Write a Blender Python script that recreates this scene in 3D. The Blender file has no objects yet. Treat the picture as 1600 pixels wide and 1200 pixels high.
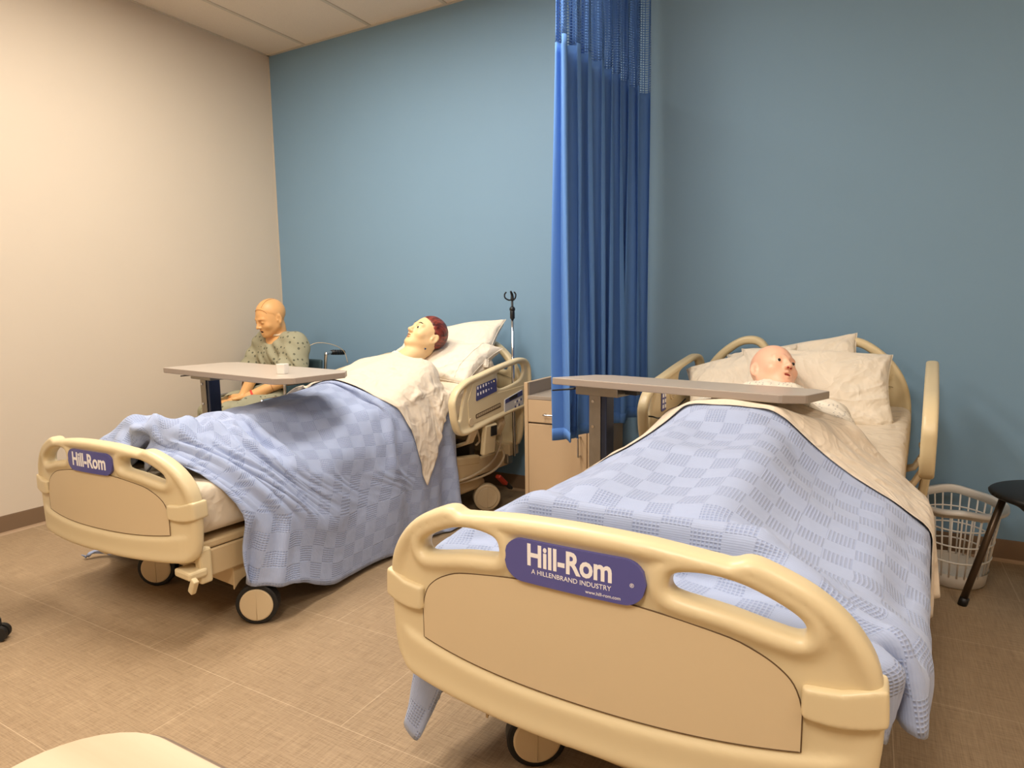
import bpy, bmesh, math, random
import numpy as np
from mathutils import Vector, Matrix
import openvdb as vdb

# ------------------------------------------------------------------ camera, world, light, exposure
SC = bpy.context.scene
COL = SC.collection
PI = math.pi

def cam_axes(yaw, pitch, roll):
    f = Vector((-math.sin(yaw)*math.cos(pitch), math.cos(yaw)*math.cos(pitch), -math.sin(pitch)))
    r = Vector((math.cos(yaw), math.sin(yaw), 0)); u = r.cross(f)
    r2 = r*math.cos(roll)+u*math.sin(roll); u2 = -r*math.sin(roll)+u*math.cos(roll)
    return r2, u2, f
CAM_R, CAM_U, CAM_F = cam_axes(0.510934, 0.12304, -0.0135674)
CAM_P = Vector((4.00892, -3.51953, 1.18612))
cd = bpy.data.cameras.new('camera'); cam = bpy.data.objects.new('camera', cd); COL.objects.link(cam)
cd.sensor_width = 36; cd.lens = 1002.6/1600*36; cd.clip_start = 0.02
m = Matrix((CAM_R, CAM_U, -CAM_F)).transposed().to_4x4(); m.translation = CAM_P
cam.matrix_world = m
SC.camera = cam
SC.view_settings.view_transform = 'Standard'; SC.view_settings.look = 'None'
SC.view_settings.gamma = 1; SC.view_settings.use_curve_mapping = False
SC.view_settings.exposure = 0.0
SC.cycles.diffuse_bounces = 8; SC.cycles.max_bounces = 12

H = 3.04
RX, RY = 6.2, -6.0        # room extents: x 0..RX, y RY..0
w = bpy.data.worlds.new('world'); SC.world = w; w.use_nodes = True
w.node_tree.nodes['Background'].inputs[0].default_value = (1.0, .93, .84, 1)
w.node_tree.nodes['Background'].inputs[1].default_value = 0.12

LAMPS = [(1.307, -1.71, .85), (2.526, -1.71, 1.0), (3.745, -4.15, 1.30), (1.307, -4.15, .8), (5.574, -2.93, .55)]
LAMP_W = 46
for i, (lx, ly, k) in enumerate(LAMPS):
    ld = bpy.data.lights.new('troffer_light', 'AREA'); ld.shape = 'RECTANGLE'; ld.size = .5; ld.size_y = 1.1
    ld.energy = LAMP_W*k; ld.color = (1.0, .93, .84)
    lo = bpy.data.objects.new('troffer_light', ld); COL.objects.link(lo); lo.location = (lx, ly, H-.035)
#ENDLIGHT
# ------------------------------------------------------------------ helpers
def lin(c):
    return tuple(((x/255)/12.92 if x/255 <= .04045 else ((x/255+.055)/1.055)**2.4) for x in c)
def mat(name, rgb, rough=.5, metal=0, spec=.5, **kw):
    m = bpy.data.materials.new(name); m.use_nodes = True
    b = m.node_tree.nodes['Principled BSDF']
    b.inputs['Base Color'].default_value = (*lin(rgb), 1); b.inputs['Roughness'].default_value = rough
    b.inputs['Metallic'].default_value = metal; b.inputs['Specular IOR Level'].default_value = spec
    for k, v in kw.items(): b.inputs[k.replace('_', ' ')].default_value = v
    return m
class NT:
    """tiny node builder"""
    def __init__(s, m): s.t = m.node_tree; s.b = s.t.nodes['Principled BSDF']
    def n(s, typ, **kw):
        nd = s.t.nodes.new(typ)
        ins = kw.pop('ins', {})
        for k, v in kw.items(): setattr(nd, k, v)
        for k, v in ins.items():
            if isinstance(v, (bpy.types.NodeSocket,)): s.t.links.new(v, nd.inputs[k])
            else: nd.inputs[k].default_value = v
        return nd
    def link(s, a, b): s.t.links.new(a, b)
    def math(s, op, a, b=0.0, c=None):
        nd = s.t.nodes.new('ShaderNodeMath'); nd.operation = op
        for i, v in enumerate((a, b, c)):
            if v is None: continue
            if isinstance(v, bpy.types.NodeSocket): s.t.links.new(v, nd.inputs[i])
            else: nd.inputs[i].default_value = v
        return nd.outputs[0]
    def mix(s, fac, a, b):
        nd = s.t.nodes.new('ShaderNodeMix'); nd.data_type = 'RGBA'
        for k, v in (('Factor', fac), (6, a), (7, b)):
            key = 0 if k == 'Factor' else k
            if isinstance(v, bpy.types.NodeSocket): s.t.links.new(v, nd.inputs[key])
            else: nd.inputs[key].default_value = v if k == 'Factor' else (*v, 1)
        return nd.outputs[2]
    def coord(s, what='Object', scale=(1, 1, 1)):
        tc = s.n('ShaderNodeTexCoord'); mp = s.n('ShaderNodeMapping'); mp.inputs['Scale'].default_value = scale
        s.link(tc.outputs[what], mp.inputs[0]); return mp.outputs[0]
    def noise(s, vec, scale, detail=2, rough=.5):
        nd = s.n('ShaderNodeTexNoise'); nd.inputs['Scale'].default_value = scale
        nd.inputs['Detail'].default_value = detail; nd.inputs['Roughness'].default_value = rough
        s.link(vec, nd.inputs['Vector']); return nd.outputs['Fac']
    def color(s, c): s.link(c, s.b.inputs['Base Color'])
    def bump(s, h, strength=.3, dist=.002):
        nd = s.n('ShaderNodeBump'); nd.inputs['Strength'].default_value = strength; nd.inputs['Distance'].default_value = dist
        s.link(h, nd.inputs['Height']); s.link(nd.outputs[0], s.b.inputs['Normal'])
def noisy(name, rgb, rough=.5, var=.06, scale=8, bump=0, bscale=200, metal=0, spec=.5, **kw):
    m = mat(name, rgb, rough, metal, spec, **kw); t = NT(m); c = lin(rgb)
    v = t.coord(); f = t.noise(v, scale, 4)
    t.color(t.mix(f, tuple(x*(1-var) for x in c), tuple(min(1, x*(1+var)) for x in c)))
    if bump: t.bump(t.noise(v, bscale, 2), bump, .001)
    return m

def link(o, parent=None):
    COL.objects.link(o)
    if parent is not None: o.parent = parent
    return o
def tag(o, label=None, cat=None, group=None, kind=None):
    if label: o['label'] = label
    if cat: o['category'] = cat
    if group: o['group'] = group
    if kind: o['kind'] = kind
    return o
def empty(name, loc=(0, 0, 0), rz=0, **kw):
    o = bpy.data.objects.new(name, None); COL.objects.link(o); o.location = loc; o.rotation_euler = (0, 0, rz)
    o.empty_display_size = .1
    return tag(o, **kw)
def mesh_obj(name, verts, faces, m, parent=None, smooth=True, uvs=None):
    me = bpy.data.meshes.new(name); me.from_pydata([tuple(map(float, v)) for v in verts], [], [tuple(int(i) for i in f) for f in faces])
    if m: me.materials.append(m)
    if smooth: me.polygons.foreach_set('use_smooth', [True]*len(me.polygons))
    if uvs is not None:
        l = me.uv_layers.new(name='UVMap'); vi = np.empty(len(me.loops), int); me.loops.foreach_get('vertex_index', vi)
        l.data.foreach_set('uv', np.asarray(uvs, float)[vi].ravel())
    me.update()
    return link(bpy.data.objects.new(name, me), parent)
def bm_obj(name, bm, m, parent=None, smooth=False):
    me = bpy.data.meshes.new(name); bm.normal_update(); bm.to_mesh(me); bm.free()
    if m: me.materials.append(m)
    if smooth: me.polygons.foreach_set('use_smooth', [True]*len(me.polygons))
    return link(bpy.data.objects.new(name, me), parent)
def add_box(bm, c, s, bev=0.0, rot=None, seg=2):
    mt = Matrix.Translation(c) @ (rot.to_4x4() if rot else Matrix()) @ Matrix.Diagonal((*s, 1))
    r = bmesh.ops.create_cube(bm, size=1, matrix=mt)
    if bev:
        vs = set(r['verts']); es = [e for e in bm.edges if e.verts[0] in vs and e.verts[1] in vs]
        bmesh.ops.bevel(bm, geom=es, offset=bev, segments=seg, affect='EDGES', profile=.5, clamp_overlap=True)
def box(name, c, s, m, parent=None, bev=.003, rot=None):
    bm = bmesh.new(); add_box(bm, c, s, bev, rot); return bm_obj(name, bm, m, parent, False)
def add_tube(bm, pts, r, n=12, cap=True, closed=False):
    pts = [Vector(p) for p in pts]; N = len(pts)
    rs = r if isinstance(r, (list, tuple)) else [r]*N
    rings = []; prev = None
    for i, p in enumerate(pts):
        if closed: t = (pts[(i+1) % N]-pts[i-1]).normalized()
        else: t = (pts[min(i+1, N-1)]-pts[max(i-1, 0)]).normalized()
        if prev is None:
            a = Vector((0, 0, 1)) if abs(t.z) < .9 else Vector((1, 0, 0)); prev = a.cross(t).normalized()
        prev = (prev-t*prev.dot(t)).normalized(); q = t.cross(prev)
        rings.append([bm.verts.new(p+(prev*math.cos(2*PI*k/n)+q*math.sin(2*PI*k/n))*rs[i]) for k in range(n)])
    for i in range(N if closed else N-1):
        A, B = rings[i], rings[(i+1) % N]
        for k in range(n): bm.faces.new((A[k], A[(k+1) % n], B[(k+1) % n], B[k]))
    if cap and not closed:
        bm.faces.new(rings[0][::-1]); bm.faces.new(rings[-1])
def tube(name, pts, r, m, parent=None, n=12, closed=False):
    bm = bmesh.new(); add_tube(bm, pts, r, n, closed=closed); bmesh.ops.recalc_face_normals(bm, faces=bm.faces)
    return bm_obj(name, bm, m, parent, True)
def smooth_pts(P, k=8, closed=False):
    P = [Vector(p) for p in P]; N = len(P); out = []
    for i in range(N if closed else N-1):
        if closed: a, b, c, d = P[i-1], P[i], P[(i+1) % N], P[(i+2) % N]
        else: a, b, c, d = P[max(i-1, 0)], P[i], P[i+1], P[min(i+2, N-1)]
        for j in range(k):
            t = j/k
            out.append(.5*((2*b)+(c-a)*t+(2*a-5*b+4*c-d)*t*t+(3*b-a-3*c+d)*t**3))
    if not closed: out.append(P[-1])
    return out
def add_cyl(bm, a, b, r, n=24, r2=None):
    add_tube(bm, [a, b], [r, r if r2 is None else r2], n)
def cyl(name, a, b, r, m, parent=None, n=24, r2=None, bev=0):
    bm = bmesh.new(); add_cyl(bm, a, b, r, n, r2); bmesh.ops.recalc_face_normals(bm, faces=bm.faces)
    if bev:
        es = [e for e in bm.edges if any(len(f.verts) > 4 for f in e.link_faces)]
        bmesh.ops.bevel(bm, geom=es, offset=bev, segments=2, affect='EDGES', profile=.5)
    o = bm_obj(name, bm, m, parent, False)
    for p in o.data.polygons: p.use_smooth = len(p.vertices) == 4
    return o
def poly_prism(name, poly, depth, to3, m, parent=None, bev=.002):
    """extrude a 2D polygon; to3(u,v,d) maps into space"""
    bm = bmesh.new(); n = len(poly)
    bm2 = bmesh.new()
    vs = [bm2.verts.new((p[0], p[1], 0)) for p in poly]; f = bm2.faces.new(vs)
    r = bmesh.ops.extrude_face_region(bm2, geom=[f])
    for v in r['geom']:
        if isinstance(v, bmesh.types.BMVert): v.co.z = depth
    if bev:
        es = [e for e in bm2.edges if e.is_manifold and abs(e.verts[0].co.z-e.verts[1].co.z) < 1e-6]
        bmesh.ops.bevel(bm2, geom=es, offset=bev, segments=2, affect='EDGES', profile=.5, clamp_overlap=True)
    bmesh.ops.triangulate(bm2, faces=[f for f in bm2.faces if len(f.verts) > 4])
    for v in bm2.verts: v.co = Vector(to3(v.co.x, v.co.y, v.co.z))
    bmesh.ops.recalc_face_normals(bm2, faces=bm2.faces); bm.free()
    return bm_obj(name, bm2, m, parent, False)
def text_obj(name, s, size, to3, m, parent, bold=0.0, align='CENTER', sx=1.0):
    cu = bpy.data.curves.new(name, 'FONT'); cu.body = s; cu.size = size; cu.align_x = align; cu.align_y = 'CENTER'
    cu.extrude = .0004; cu.offset = bold; cu.resolution_u = 3
    o = bpy.data.objects.new(name, cu); COL.objects.link(o)
    dg = bpy.context.evaluated_depsgraph_get(); me = bpy.data.meshes.new_from_object(o.evaluated_get(dg))
    bpy.data.objects.remove(o); bpy.data.curves.remove(cu)
    me.name = name; me.materials.clear(); me.materials.append(m)
    for v in me.vertices: v.co = Vector(to3(v.co.x*sx, v.co.y, v.co.z))
    return link(bpy.data.objects.new(name, me), parent)

# ---- signed distance modelling
def sdf_obj(name, fn, lo, hi, h, m, parent=None, relax=0):
    lo = np.array(lo, float); hi = np.array(hi, float); n = np.ceil((hi-lo)/h).astype(int)+1
    ax = [np.linspace(lo[i], lo[i]+(n[i]-1)*h, n[i], dtype=np.float32) for i in range(3)]
    X, Y, Z = np.meshgrid(*ax, indexing='ij')
    d = np.clip(fn(X, Y, Z), -4*h, 4*h).astype(np.float32)
    g = vdb.FloatGrid(4*h); g.copyFromArray(np.ascontiguousarray(d), tolerance=0)
    pts, quads = g.convertToQuads(0.0)
    pts = pts*h+lo
    if h:
        pts = np.asarray(pts, float)
        for _ in range(relax):
            acc = np.zeros_like(pts); cnt = np.zeros(len(pts))
            for a, b in ((0, 1), (1, 2), (2, 3), (3, 0)):
                np.add.at(acc, quads[:, a], pts[quads[:, b]]); np.add.at(acc, quads[:, b], pts[quads[:, a]])
                np.add.at(cnt, quads[:, a], 1); np.add.at(cnt, quads[:, b], 1)
            pts = pts*.5+.5*acc/np.maximum(cnt, 1)[:, None]
    return mesh_obj(name, pts, quads, m, parent)
def smin(a, b, k):
    h = np.clip(.5+.5*(b-a)/k, 0, 1); return b*(1-h)+a*h-k*h*(1-h)
def smax(a, b, k): return -smin(-a, -b, k)
def sd_cone(P, a, b, ra, rb):
    """tapered capsule"""
    a = np.array(a, float); b = np.array(b, float); ba = b-a; L2 = ba@ba
    px, py, pz = P[0]-a[0], P[1]-a[1], P[2]-a[2]
    t = np.clip((px*ba[0]+py*ba[1]+pz*ba[2])/L2, 0, 1)
    return np.sqrt((px-t*ba[0])**2+(py-t*ba[1])**2+(pz-t*ba[2])**2)-(ra+(rb-ra)*t)
def sd_ell(P, c, r):
    q = [(P[i]-c[i])/r[i] for i in range(3)]; k0 = np.sqrt(q[0]**2+q[1]**2+q[2]**2)
    q2 = [q[i]/r[i] for i in range(3)]; k1 = np.sqrt(q2[0]**2+q2[1]**2+q2[2]**2)
    return k0*(k0-1)/np.maximum(k1, 1e-6)
def sd_box(P, c, s, r=0):
    q = [np.abs(P[i]-c[i])-s[i]+r for i in range(3)]
    return np.sqrt(sum(np.maximum(v, 0)**2 for v in q))+np.minimum(np.maximum(np.maximum(q[0], q[1]), q[2]), 0)-r
def sd_poly(px, pz, poly):
    poly = np.array(poly, float); d = np.full(px.shape, 1e9); s = np.ones(px.shape)
    n = len(poly)
    for i in range(n):
        a = poly[i]; b = poly[i-1]; e = b-a; wx = px-a[0]; wz = pz-a[1]
        t = np.clip((wx*e[0]+wz*e[1])/(e@e), 0, 1); d = np.minimum(d, (wx-e[0]*t)**2+(wz-e[1]*t)**2)
        c1 = pz >= a[1]; c2 = pz < b[1]; c3 = e[0]*wz > e[1]*wx
        s = np.where((c1 & c2 & c3) | (~c1 & ~c2 & ~c3), -s, s)
    return s*np.sqrt(d)
def frame_of(P, o, f, u):
    """coordinates of P in a head/hand frame: x=left... returns (x right-hand side, y forward, z up)"""
    f = Vector(f).normalized(); u = Vector(u); u = (u-f*u.dot(f)).normalized(); x = f.cross(u)
    d = [P[i]-o[i] for i in range(3)]
    dot = lambda v: d[0]*v[0]+d[1]*v[1]+d[2]*v[2]
    return (dot(x), dot(f), dot(u)), Matrix((x, f, u)).transposed()
def cam_vec(r, u, c):
    """direction given as right / up / toward-the-viewer"""
    return (CAM_R*r+CAM_U*u-CAM_F*c)
# ------------------------------------------------------------------ materials
M = {}
def wall_mat(name, rgb):
    m = mat(name, rgb, .62, spec=.3); t = NT(m); v = t.coord(); c = lin(rgb)
    f = t.noise(v, 3, 3); t.color(t.mix(f, tuple(x*.98 for x in c), tuple(x*1.02 for x in c)))
    t.bump(t.noise(v, 260, 3), .25, .0008); return m
M['cream'] = wall_mat('cream_paint', (210, 196, 176))
M['blue'] = wall_mat('blue_paint', (123, 155, 180))
def floor_mat():
    m = mat('woven_vinyl', (178, 150, 118), .48, spec=.35); t = NT(m)
    vx = t.coord(scale=(9, 260, 1)); vy = t.coord(scale=(260, 9, 1)); v = t.coord()
    a = t.noise(vx, 1, 4, .6); b = t.noise(vy, 1, 4, .6); fine = t.noise(t.coord(scale=(60, 400, 1)), 1, 2)
    s = t.math('MULTIPLY_ADD', a, .5, t.math('MULTIPLY', b, .5))
    s = t.math('MULTIPLY_ADD', fine, .25, t.math('SUBTRACT', s, .12))
    r = t.n('ShaderNodeMapRange', ins={0: s, 1: .33, 2: .67}).outputs[0]
    c = t.mix(r, lin((128, 106, 80)), lin((180, 156, 124)))
    big = t.noise(v, 1.3, 2); c = t.mix(t.math('MULTIPLY', big, .3), c, lin((146, 118, 86)))
    # tile seams every 0.457 x 0.914
    br = t.n('ShaderNodeTexBrick', offset=.5, ins={'Vector': v, 'Scale': 1.0, 'Mortar Size': .0012, 'Mortar Smooth': .3, 'Brick Width': .914, 'Row Height': .457})
    c2 = t.mix(t.math('MULTIPLY', br.outputs['Fac'], .45), c, lin((222, 198, 165)))
    t.color(c2); t.bump(s, .15, .0006)
    rr = t.n('ShaderNodeMapRange', ins={0: s, 3: .40, 4: .58}).outputs[0]; t.link(rr, t.b.inputs['Roughness'])
    return m
M['floor'] = floor_mat()
def tile_mat():
    m = mat('acoustic_tile', (232, 217, 196), .9, spec=.1); t = NT(m); v = t.coord(); c = lin((232, 217, 196))
    f = t.noise(v, 320, 2, .7); r = t.n('ShaderNodeMapRange', ins={0: f, 1: .58, 2: .72}).outputs[0]
    t.color(t.mix(r, c, tuple(x*.72 for x in c))); t.bump(f, .4, .001); return m
M['tile'] = tile_mat()
M['tbar'] = mat('ceiling_grid_metal', (205, 192, 172), .5)
M['base'] = noisy('rubber_baseboard', (122, 98, 74), .55, .04)
M['basetoe'] = noisy('rubber_baseboard_toe', (165, 138, 108), .5, .04)
M['plastic'] = noisy('beige_moulded_plastic', (214, 196, 156), .38, .025, 6, .05, 300, spec=.45)
M['plastic2'] = noisy('beige_panel_plastic', (208, 187, 150), .5, .03, 5, .08, 500)
M['metalbeige'] = noisy('beige_painted_metal', (196, 172, 132), .4, .04, 7)
M['seam'] = mat('dark_seam', (88, 66, 40), .8)
M['purple'] = noisy('label_purple', (84, 84, 146), .35, .03, 30)
M['navy'] = mat('label_navy', (60, 68, 120), .35)
M['white'] = mat('white_print', (240, 236, 232), .5)
M['greypanel'] = mat('grey_control_face', (190, 190, 192), .4)
M['black'] = mat('black_plastic', (16, 16, 17), .45)
M['rubber'] = mat('black_rubber', (22, 21, 20), .6)
M['darkmetal'] = noisy('dark_frame_metal', (58, 50, 42), .5, .1)
M['steel'] = noisy('brushed_galvanised_steel', (150, 142, 128), .38, .18, 22, metal=.85)
M['darksteel'] = noisy('dark_blue_column_steel', (60, 66, 84), .3, .25, 14, metal=.8)
M['chrome'] = mat('chrome', (205, 205, 205), .12, 1)
M['cord'] = mat('grey_beige_cord', (196, 178, 148), .5)
M['red'] = mat('red_pedal', (170, 52, 30), .45)
M['laminate'] = noisy('grey_taupe_laminate', (176, 164, 150), .33, .04, 5, spec=.5)
M['edge'] = noisy('taupe_edge_band', (158, 144, 130), .45, .03, 9)
M['edgebrown'] = mat('brown_edge_band', (128, 108, 88), .55)
M['cabinet'] = noisy('beige_cabinet_laminate', (196, 168, 132), .45, .025, 4)
M['cabgrey'] = noisy('taupe_cabinet_panel', (160, 146, 130), .5, .03, 4)
M['basket'] = mat('white_basket_plastic', (232, 228, 220), .4)
M['seatblack'] = mat('black_seat_vinyl', (24, 22, 21), .5)
M['bronze'] = mat('dark_bronze_tube', (92, 78, 64), .35, .7)
M['teal'] = noisy('teal_grey_vinyl', (58, 78, 84), .45, .06, 12)
M['light'] = mat('troffer_diffuser', (255, 244, 225), .6)
M['light'].node_tree.nodes['Principled BSDF'].inputs['Emission Color'].default_value = (1, .88, .74, 1)
M['light'].node_tree.nodes['Principled BSDF'].inputs['Emission Strength'].default_value = 3
M['amber'] = mat('amber_indicator', (255, 220, 110), .4)
M['amber'].node_tree.nodes['Principled BSDF'].inputs['Emission Color'].default_value = (1, .75, .25, 1)
M['amber'].node_tree.nodes['Principled BSDF'].inputs['Emission Strength'].default_value = .7
def wood_mat():
    m = mat('pale_oak_laminate', (200, 182, 154), .55, spec=.3); t = NT(m)
    v = t.coord(scale=(3, 30, 3)); f = t.noise(v, 1.2, 5, .6)
    wv = t.n('ShaderNodeTexWave', wave_type='BANDS', bands_direction='Y', ins={'Vector': v, 'Scale': .12, 'Distortion': 4.0, 'Detail': 3.0})
    g = t.math('MULTIPLY_ADD', wv.outputs['Fac'], .4, t.math('MULTIPLY', f, .6))
    t.color(t.mix(g, lin((176, 154, 124)), lin((200, 182, 154)))); return m
M['oak'] = wood_mat()
def crease(t, vec, scale, dist=2.0):
    nd = t.n('ShaderNodeTexNoise', ins={'Vector': vec, 'Scale': scale, 'Detail': 2.0, 'Roughness': .45, 'Distortion': dist})
    return t.math('SUBTRACT', 1.0, t.math('MULTIPLY', t.math('ABSOLUTE', t.math('SUBTRACT', nd.outputs['Fac'], .5)), 6.0))
def fabric_plain(name, rgb, scale=900, b=.25, rough=.85):
    m = mat(name, rgb, rough, spec=.15); t = NT(m); v = t.coord(); c = lin(rgb)
    f = t.noise(v, 5, 4); t.color(t.mix(f, tuple(x*.96 for x in c), tuple(min(1, x*1.03) for x in c)))
    h = t.math('MULTIPLY', crease(t, v, 3.2), .50); h = t.math('ADD', h, t.math('MULTIPLY', crease(t, v, 8.5, 1.2), .22))
    h = t.math('ADD', h, t.math('MULTIPLY', t.noise(v, 11, 3), .8)); h = t.math('ADD', h, t.math('MULTIPLY', t.noise(v, scale, 1), .02))
    t.bump(h, b*3.2, .012)
    m.node_tree.nodes['Principled BSDF'].inputs['Sheen Weight'].default_value = .15
    return m
M['sheet'] = fabric_plain('white_cotton_sheet', (217, 203, 182))
M['pillow'] = fabric_plain('white_pillowcase', (230, 219, 200), b=.3)
M['mattress'] = fabric_plain('pale_mattress_sheet', (214, 200, 178))
def blanket_mat(name='blue_thermal_blanket', rgb=(158, 170, 198), rgb2=(116, 130, 168)):
    """thermal weave: squares of open lattice alternating with plain squares, laid out in the cloth's own metres (UV)"""
    m = mat(name, rgb, .85, spec=.15); t = NT(m)
    tc = t.n('ShaderNodeTexCoord'); sep = t.n('ShaderNodeSeparateXYZ', ins={0: tc.outputs['UV']})
    u, v = sep.outputs[0], sep.outputs[1]
    S = .062
    cu = t.math('FLOOR', t.math('DIVIDE', u, S)); cv = t.math('FLOOR', t.math('DIVIDE', v, S))
    chk = t.math('PINGPONG', t.math('ADD', cu, cv), 1.0)                   # 0 / 1 squares
    du = t.math('ABSOLUTE', t.math('SINE', t.math('MULTIPLY', u, PI/.0085))); dv = t.math('ABSOLUTE', t.math('SINE', t.math('MULTIPLY', v, PI/.0075)))
    hole = t.math('MULTIPLY', t.math('GREATER_THAN', du, .55), t.math('GREATER_THAN', dv, .5))
    hs = t.math('MULTIPLY', du, dv)
    open_ = t.math('MULTIPLY', chk, hs)
    plain_d = t.math('MULTIPLY', t.math('SUBTRACT', 1.0, chk), .12)
    c = t.mix(t.math('MULTIPLY', t.math('MULTIPLY', chk, hole), .5), lin(rgb), lin(rgb2))
    n = t.noise(tc.outputs['UV'], 7, 3); c = t.mix(t.math('MULTIPLY', n, .25), c, tuple(x*1.12 for x in lin(rgb)))
    t.color(c)
    rib = t.math('ABSOLUTE', t.math('SINE', t.math('MULTIPLY', v, PI/.0045)))
    hgt = t.math('SUBTRACT', t.math('MULTIPLY', rib, .15), open_)
    hgt = t.math('ADD', hgt, t.math('MULTIPLY', t.noise(tc.outputs['UV'], 16, 3), 2.2))
    t.bump(hgt, .55, .003)
    t.b.inputs['Sheen Weight'].default_value = .2
    return m
M['blanket'] = blanket_mat()
def curtain_mat(mesh=False):
    m = mat('curtain_mesh_net' if mesh else 'blue_curtain_cloth', (70, 112, 178), .8, spec=.15); t = NT(m)
    tc = t.n('ShaderNodeTexCoord'); sep = t.n('ShaderNodeSeparateXYZ', ins={0: tc.outputs['UV']}); u, v = sep.outputs[0], sep.outputs[1]
    c = lin((92, 134, 196)); n = t.noise(tc.outputs['UV'], 3, 3)
    t.color(t.mix(n, tuple(x*.92 for x in c), tuple(x*1.08 for x in c)))
    if mesh:
        a = t.math('GREATER_THAN', t.math('ABSOLUTE', t.math('SINE', t.math('MULTIPLY', u, PI/.014))), .42)
        b = t.math('GREATER_THAN', t.math('ABSOLUTE', t.math('SINE', t.math('MULTIPLY', v, PI/.012))), .45)
        hole = t.math('MULTIPLY', a, b); t.link(t.math('SUBTRACT', 1.0, hole), t.b.inputs['Alpha'])
    else: t.bump(t.noise(tc.outputs['UV'], 600, 2), .15, .0008)
    t.b.inputs['Transmission Weight'].default_value = 0
    return m
M['curtain'] = curtain_mat(); M['curtainnet'] = curtain_mat(True)
def skin_mat(name, rgb, dots=None):
    m = mat(name, rgb, .42, spec=.4); t = NT(m); v = t.coord(); c = lin(rgb)
    f = t.noise(v, 18, 3); t.color(t.mix(f, tuple(x*.93 for x in c), tuple(min(1, x*1.05) for x in c)))
    t.b.inputs['Subsurface Weight'].default_value = .08; t.b.inputs['Subsurface Scale'].default_value = .02
    t.b.inputs['Subsurface Radius'].default_value = (1, .4, .25)
    return m
M['skin_pink'] = skin_mat('pink_vinyl_skin', (244, 190, 160))
M['skin_pale'] = skin_mat('pale_tan_vinyl_skin', (232, 196, 146))
M['skin_tan'] = skin_mat('tan_vinyl_skin', (222, 170, 112))
M['lip'] = mat('mouth_red', (150, 52, 40), .45); M['liptan'] = mat('mouth_tan', (172, 112, 78), .45); M['mouthdark'] = mat('mouth_dark', (52, 18, 14), .5)
M['eyewhite'] = mat('eye_white', (235, 228, 216), .2); M['iris'] = mat('eye_dark_iris', (28, 18, 14), .15)
M['nostril'] = mat('nostril_red', (150, 40, 34), .6); M['brow'] = mat('brow_black', (30, 18, 16), .7)
def hair_mat():
    m = mat('painted_auburn_hair', (112, 46, 34), .4); t = NT(m); v = t.coord(scale=(90, 12, 40)); f = t.noise(v, 1, 4, .6)
    r = t.n('ShaderNodeMapRange', ins={0: f, 1: .35, 2: .65}).outputs[0]
    t.color(t.mix(r, lin((58, 18, 16)), lin((146, 62, 44)))); t.bump(f, .6, .003); return m
M['hair'] = hair_mat()
M['groove'] = mat('hairline_groove', (150, 98, 52), .6)
def dots_mat(name, rgb, dot, S, rad, scaleb=.3):
    m = mat(name, rgb, .85, spec=.15); t = NT(m); v = t.coord()
    vo = t.n('ShaderNodeTexVoronoi', feature='F1', ins={'Vector': v, 'Scale': 1/S, 'Randomness': .45})
    d = vo.outputs['Distance']
    ring = t.math('MULTIPLY', t.math('LESS_THAN', d, rad), t.math('ADD', .65, t.math('MULTIPLY', t.math('GREATER_THAN', d, rad*.45), .35)))
    n = t.noise(v, 9, 3); c = lin(rgb)
    base = t.mix(n, tuple(x*.93 for x in c), tuple(x*1.05 for x in c))
    t.color(t.mix(t.math('MULTIPLY', ring, .8), base, lin(dot)))
    t.bump(t.noise(v, 22, 4, .6), scaleb, .012); return m
M['gown_green'] = dots_mat('green_grey_patterned_gown', (158, 155, 130), (62, 64, 54), .034, .23)
M['gown_white'] = dots_mat('white_dotted_gown', (226, 216, 198), (70, 70, 92), .015, .2, .1)

# ------------------------------------------------------------------ room
def struct(o, label=None): o['kind'] = 'structure'; return o
T = .12
struct(box('floor', (RX/2, RY/2, -.05), (RX+2*T, -RY+2*T, .1), M['floor'], bev=0))
struct(box('ceiling', (RX/2, RY/2, H+.05), (RX+2*T, -RY+2*T, .1), M['tile'], bev=0))
struct(box('wall_left', (-T/2, RY/2, H/2), (T, -RY+2*T, H), M['cream'], bev=0))
struct(box('wall_back', (RX/2, T/2, H/2), (RX, T, H), M['blue'], bev=0))
struct(box('wall_right', (RX+T/2, RY/2, H/2), (T, -RY+2*T, H), M['cream'], bev=0))
struct(box('wall_front', (RX/2, RY-T/2, H/2), (RX, T, H), M['cream'], bev=0))
def baseboard(name, a, b, nrm):
    a, b, nrm = Vector(a), Vector(b), Vector(nrm); d = (b-a)
    bm = bmesh.new()
    prof = [(0, .102), (.004, .102), (.005, .095), (.005, .014), (.008, .006), (.016, .0), (0, 0)]
    r0 = [bm.verts.new(a+nrm*p+Vector((0, 0, z))) for p, z in prof]; r1 = [bm.verts.new(b+nrm*p+Vector((0, 0, z))) for p, z in prof]
    for i in range(len(prof)-1): bm.faces.new((r0[i], r0[i+1], r1[i+1], r1[i]))
    bm.faces.new(r0); bm.faces.new(r1[::-1]); bmesh.ops.recalc_face_normals(bm, faces=bm.faces)
    o = struct(bm_obj(name, bm, M['base'])); o.data.materials.append(M['basetoe'])
    for p in o.data.polygons:
        if p.center.z < .012: p.material_index = 1
    return o
baseboard('baseboard_left', (0, RY, 0), (0, 0, 0), (1, 0, 0))
baseboard('baseboard_back', (0, 0, 0), (RX, 0, 0), (0, -1, 0))
baseboard('baseboard_right', (RX, 0, 0), (RX, RY, 0), (-1, 0, 0))
baseboard('baseboard_front', (0, RY, 0), (RX, RY, 0), (0, 1, 0))
# corner bead where the two paints meet
struct(box('trim_1', (.0025, -.0025, H/2+.05), (.005, .005, H-.1), M['tbar'], bev=0))
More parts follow.
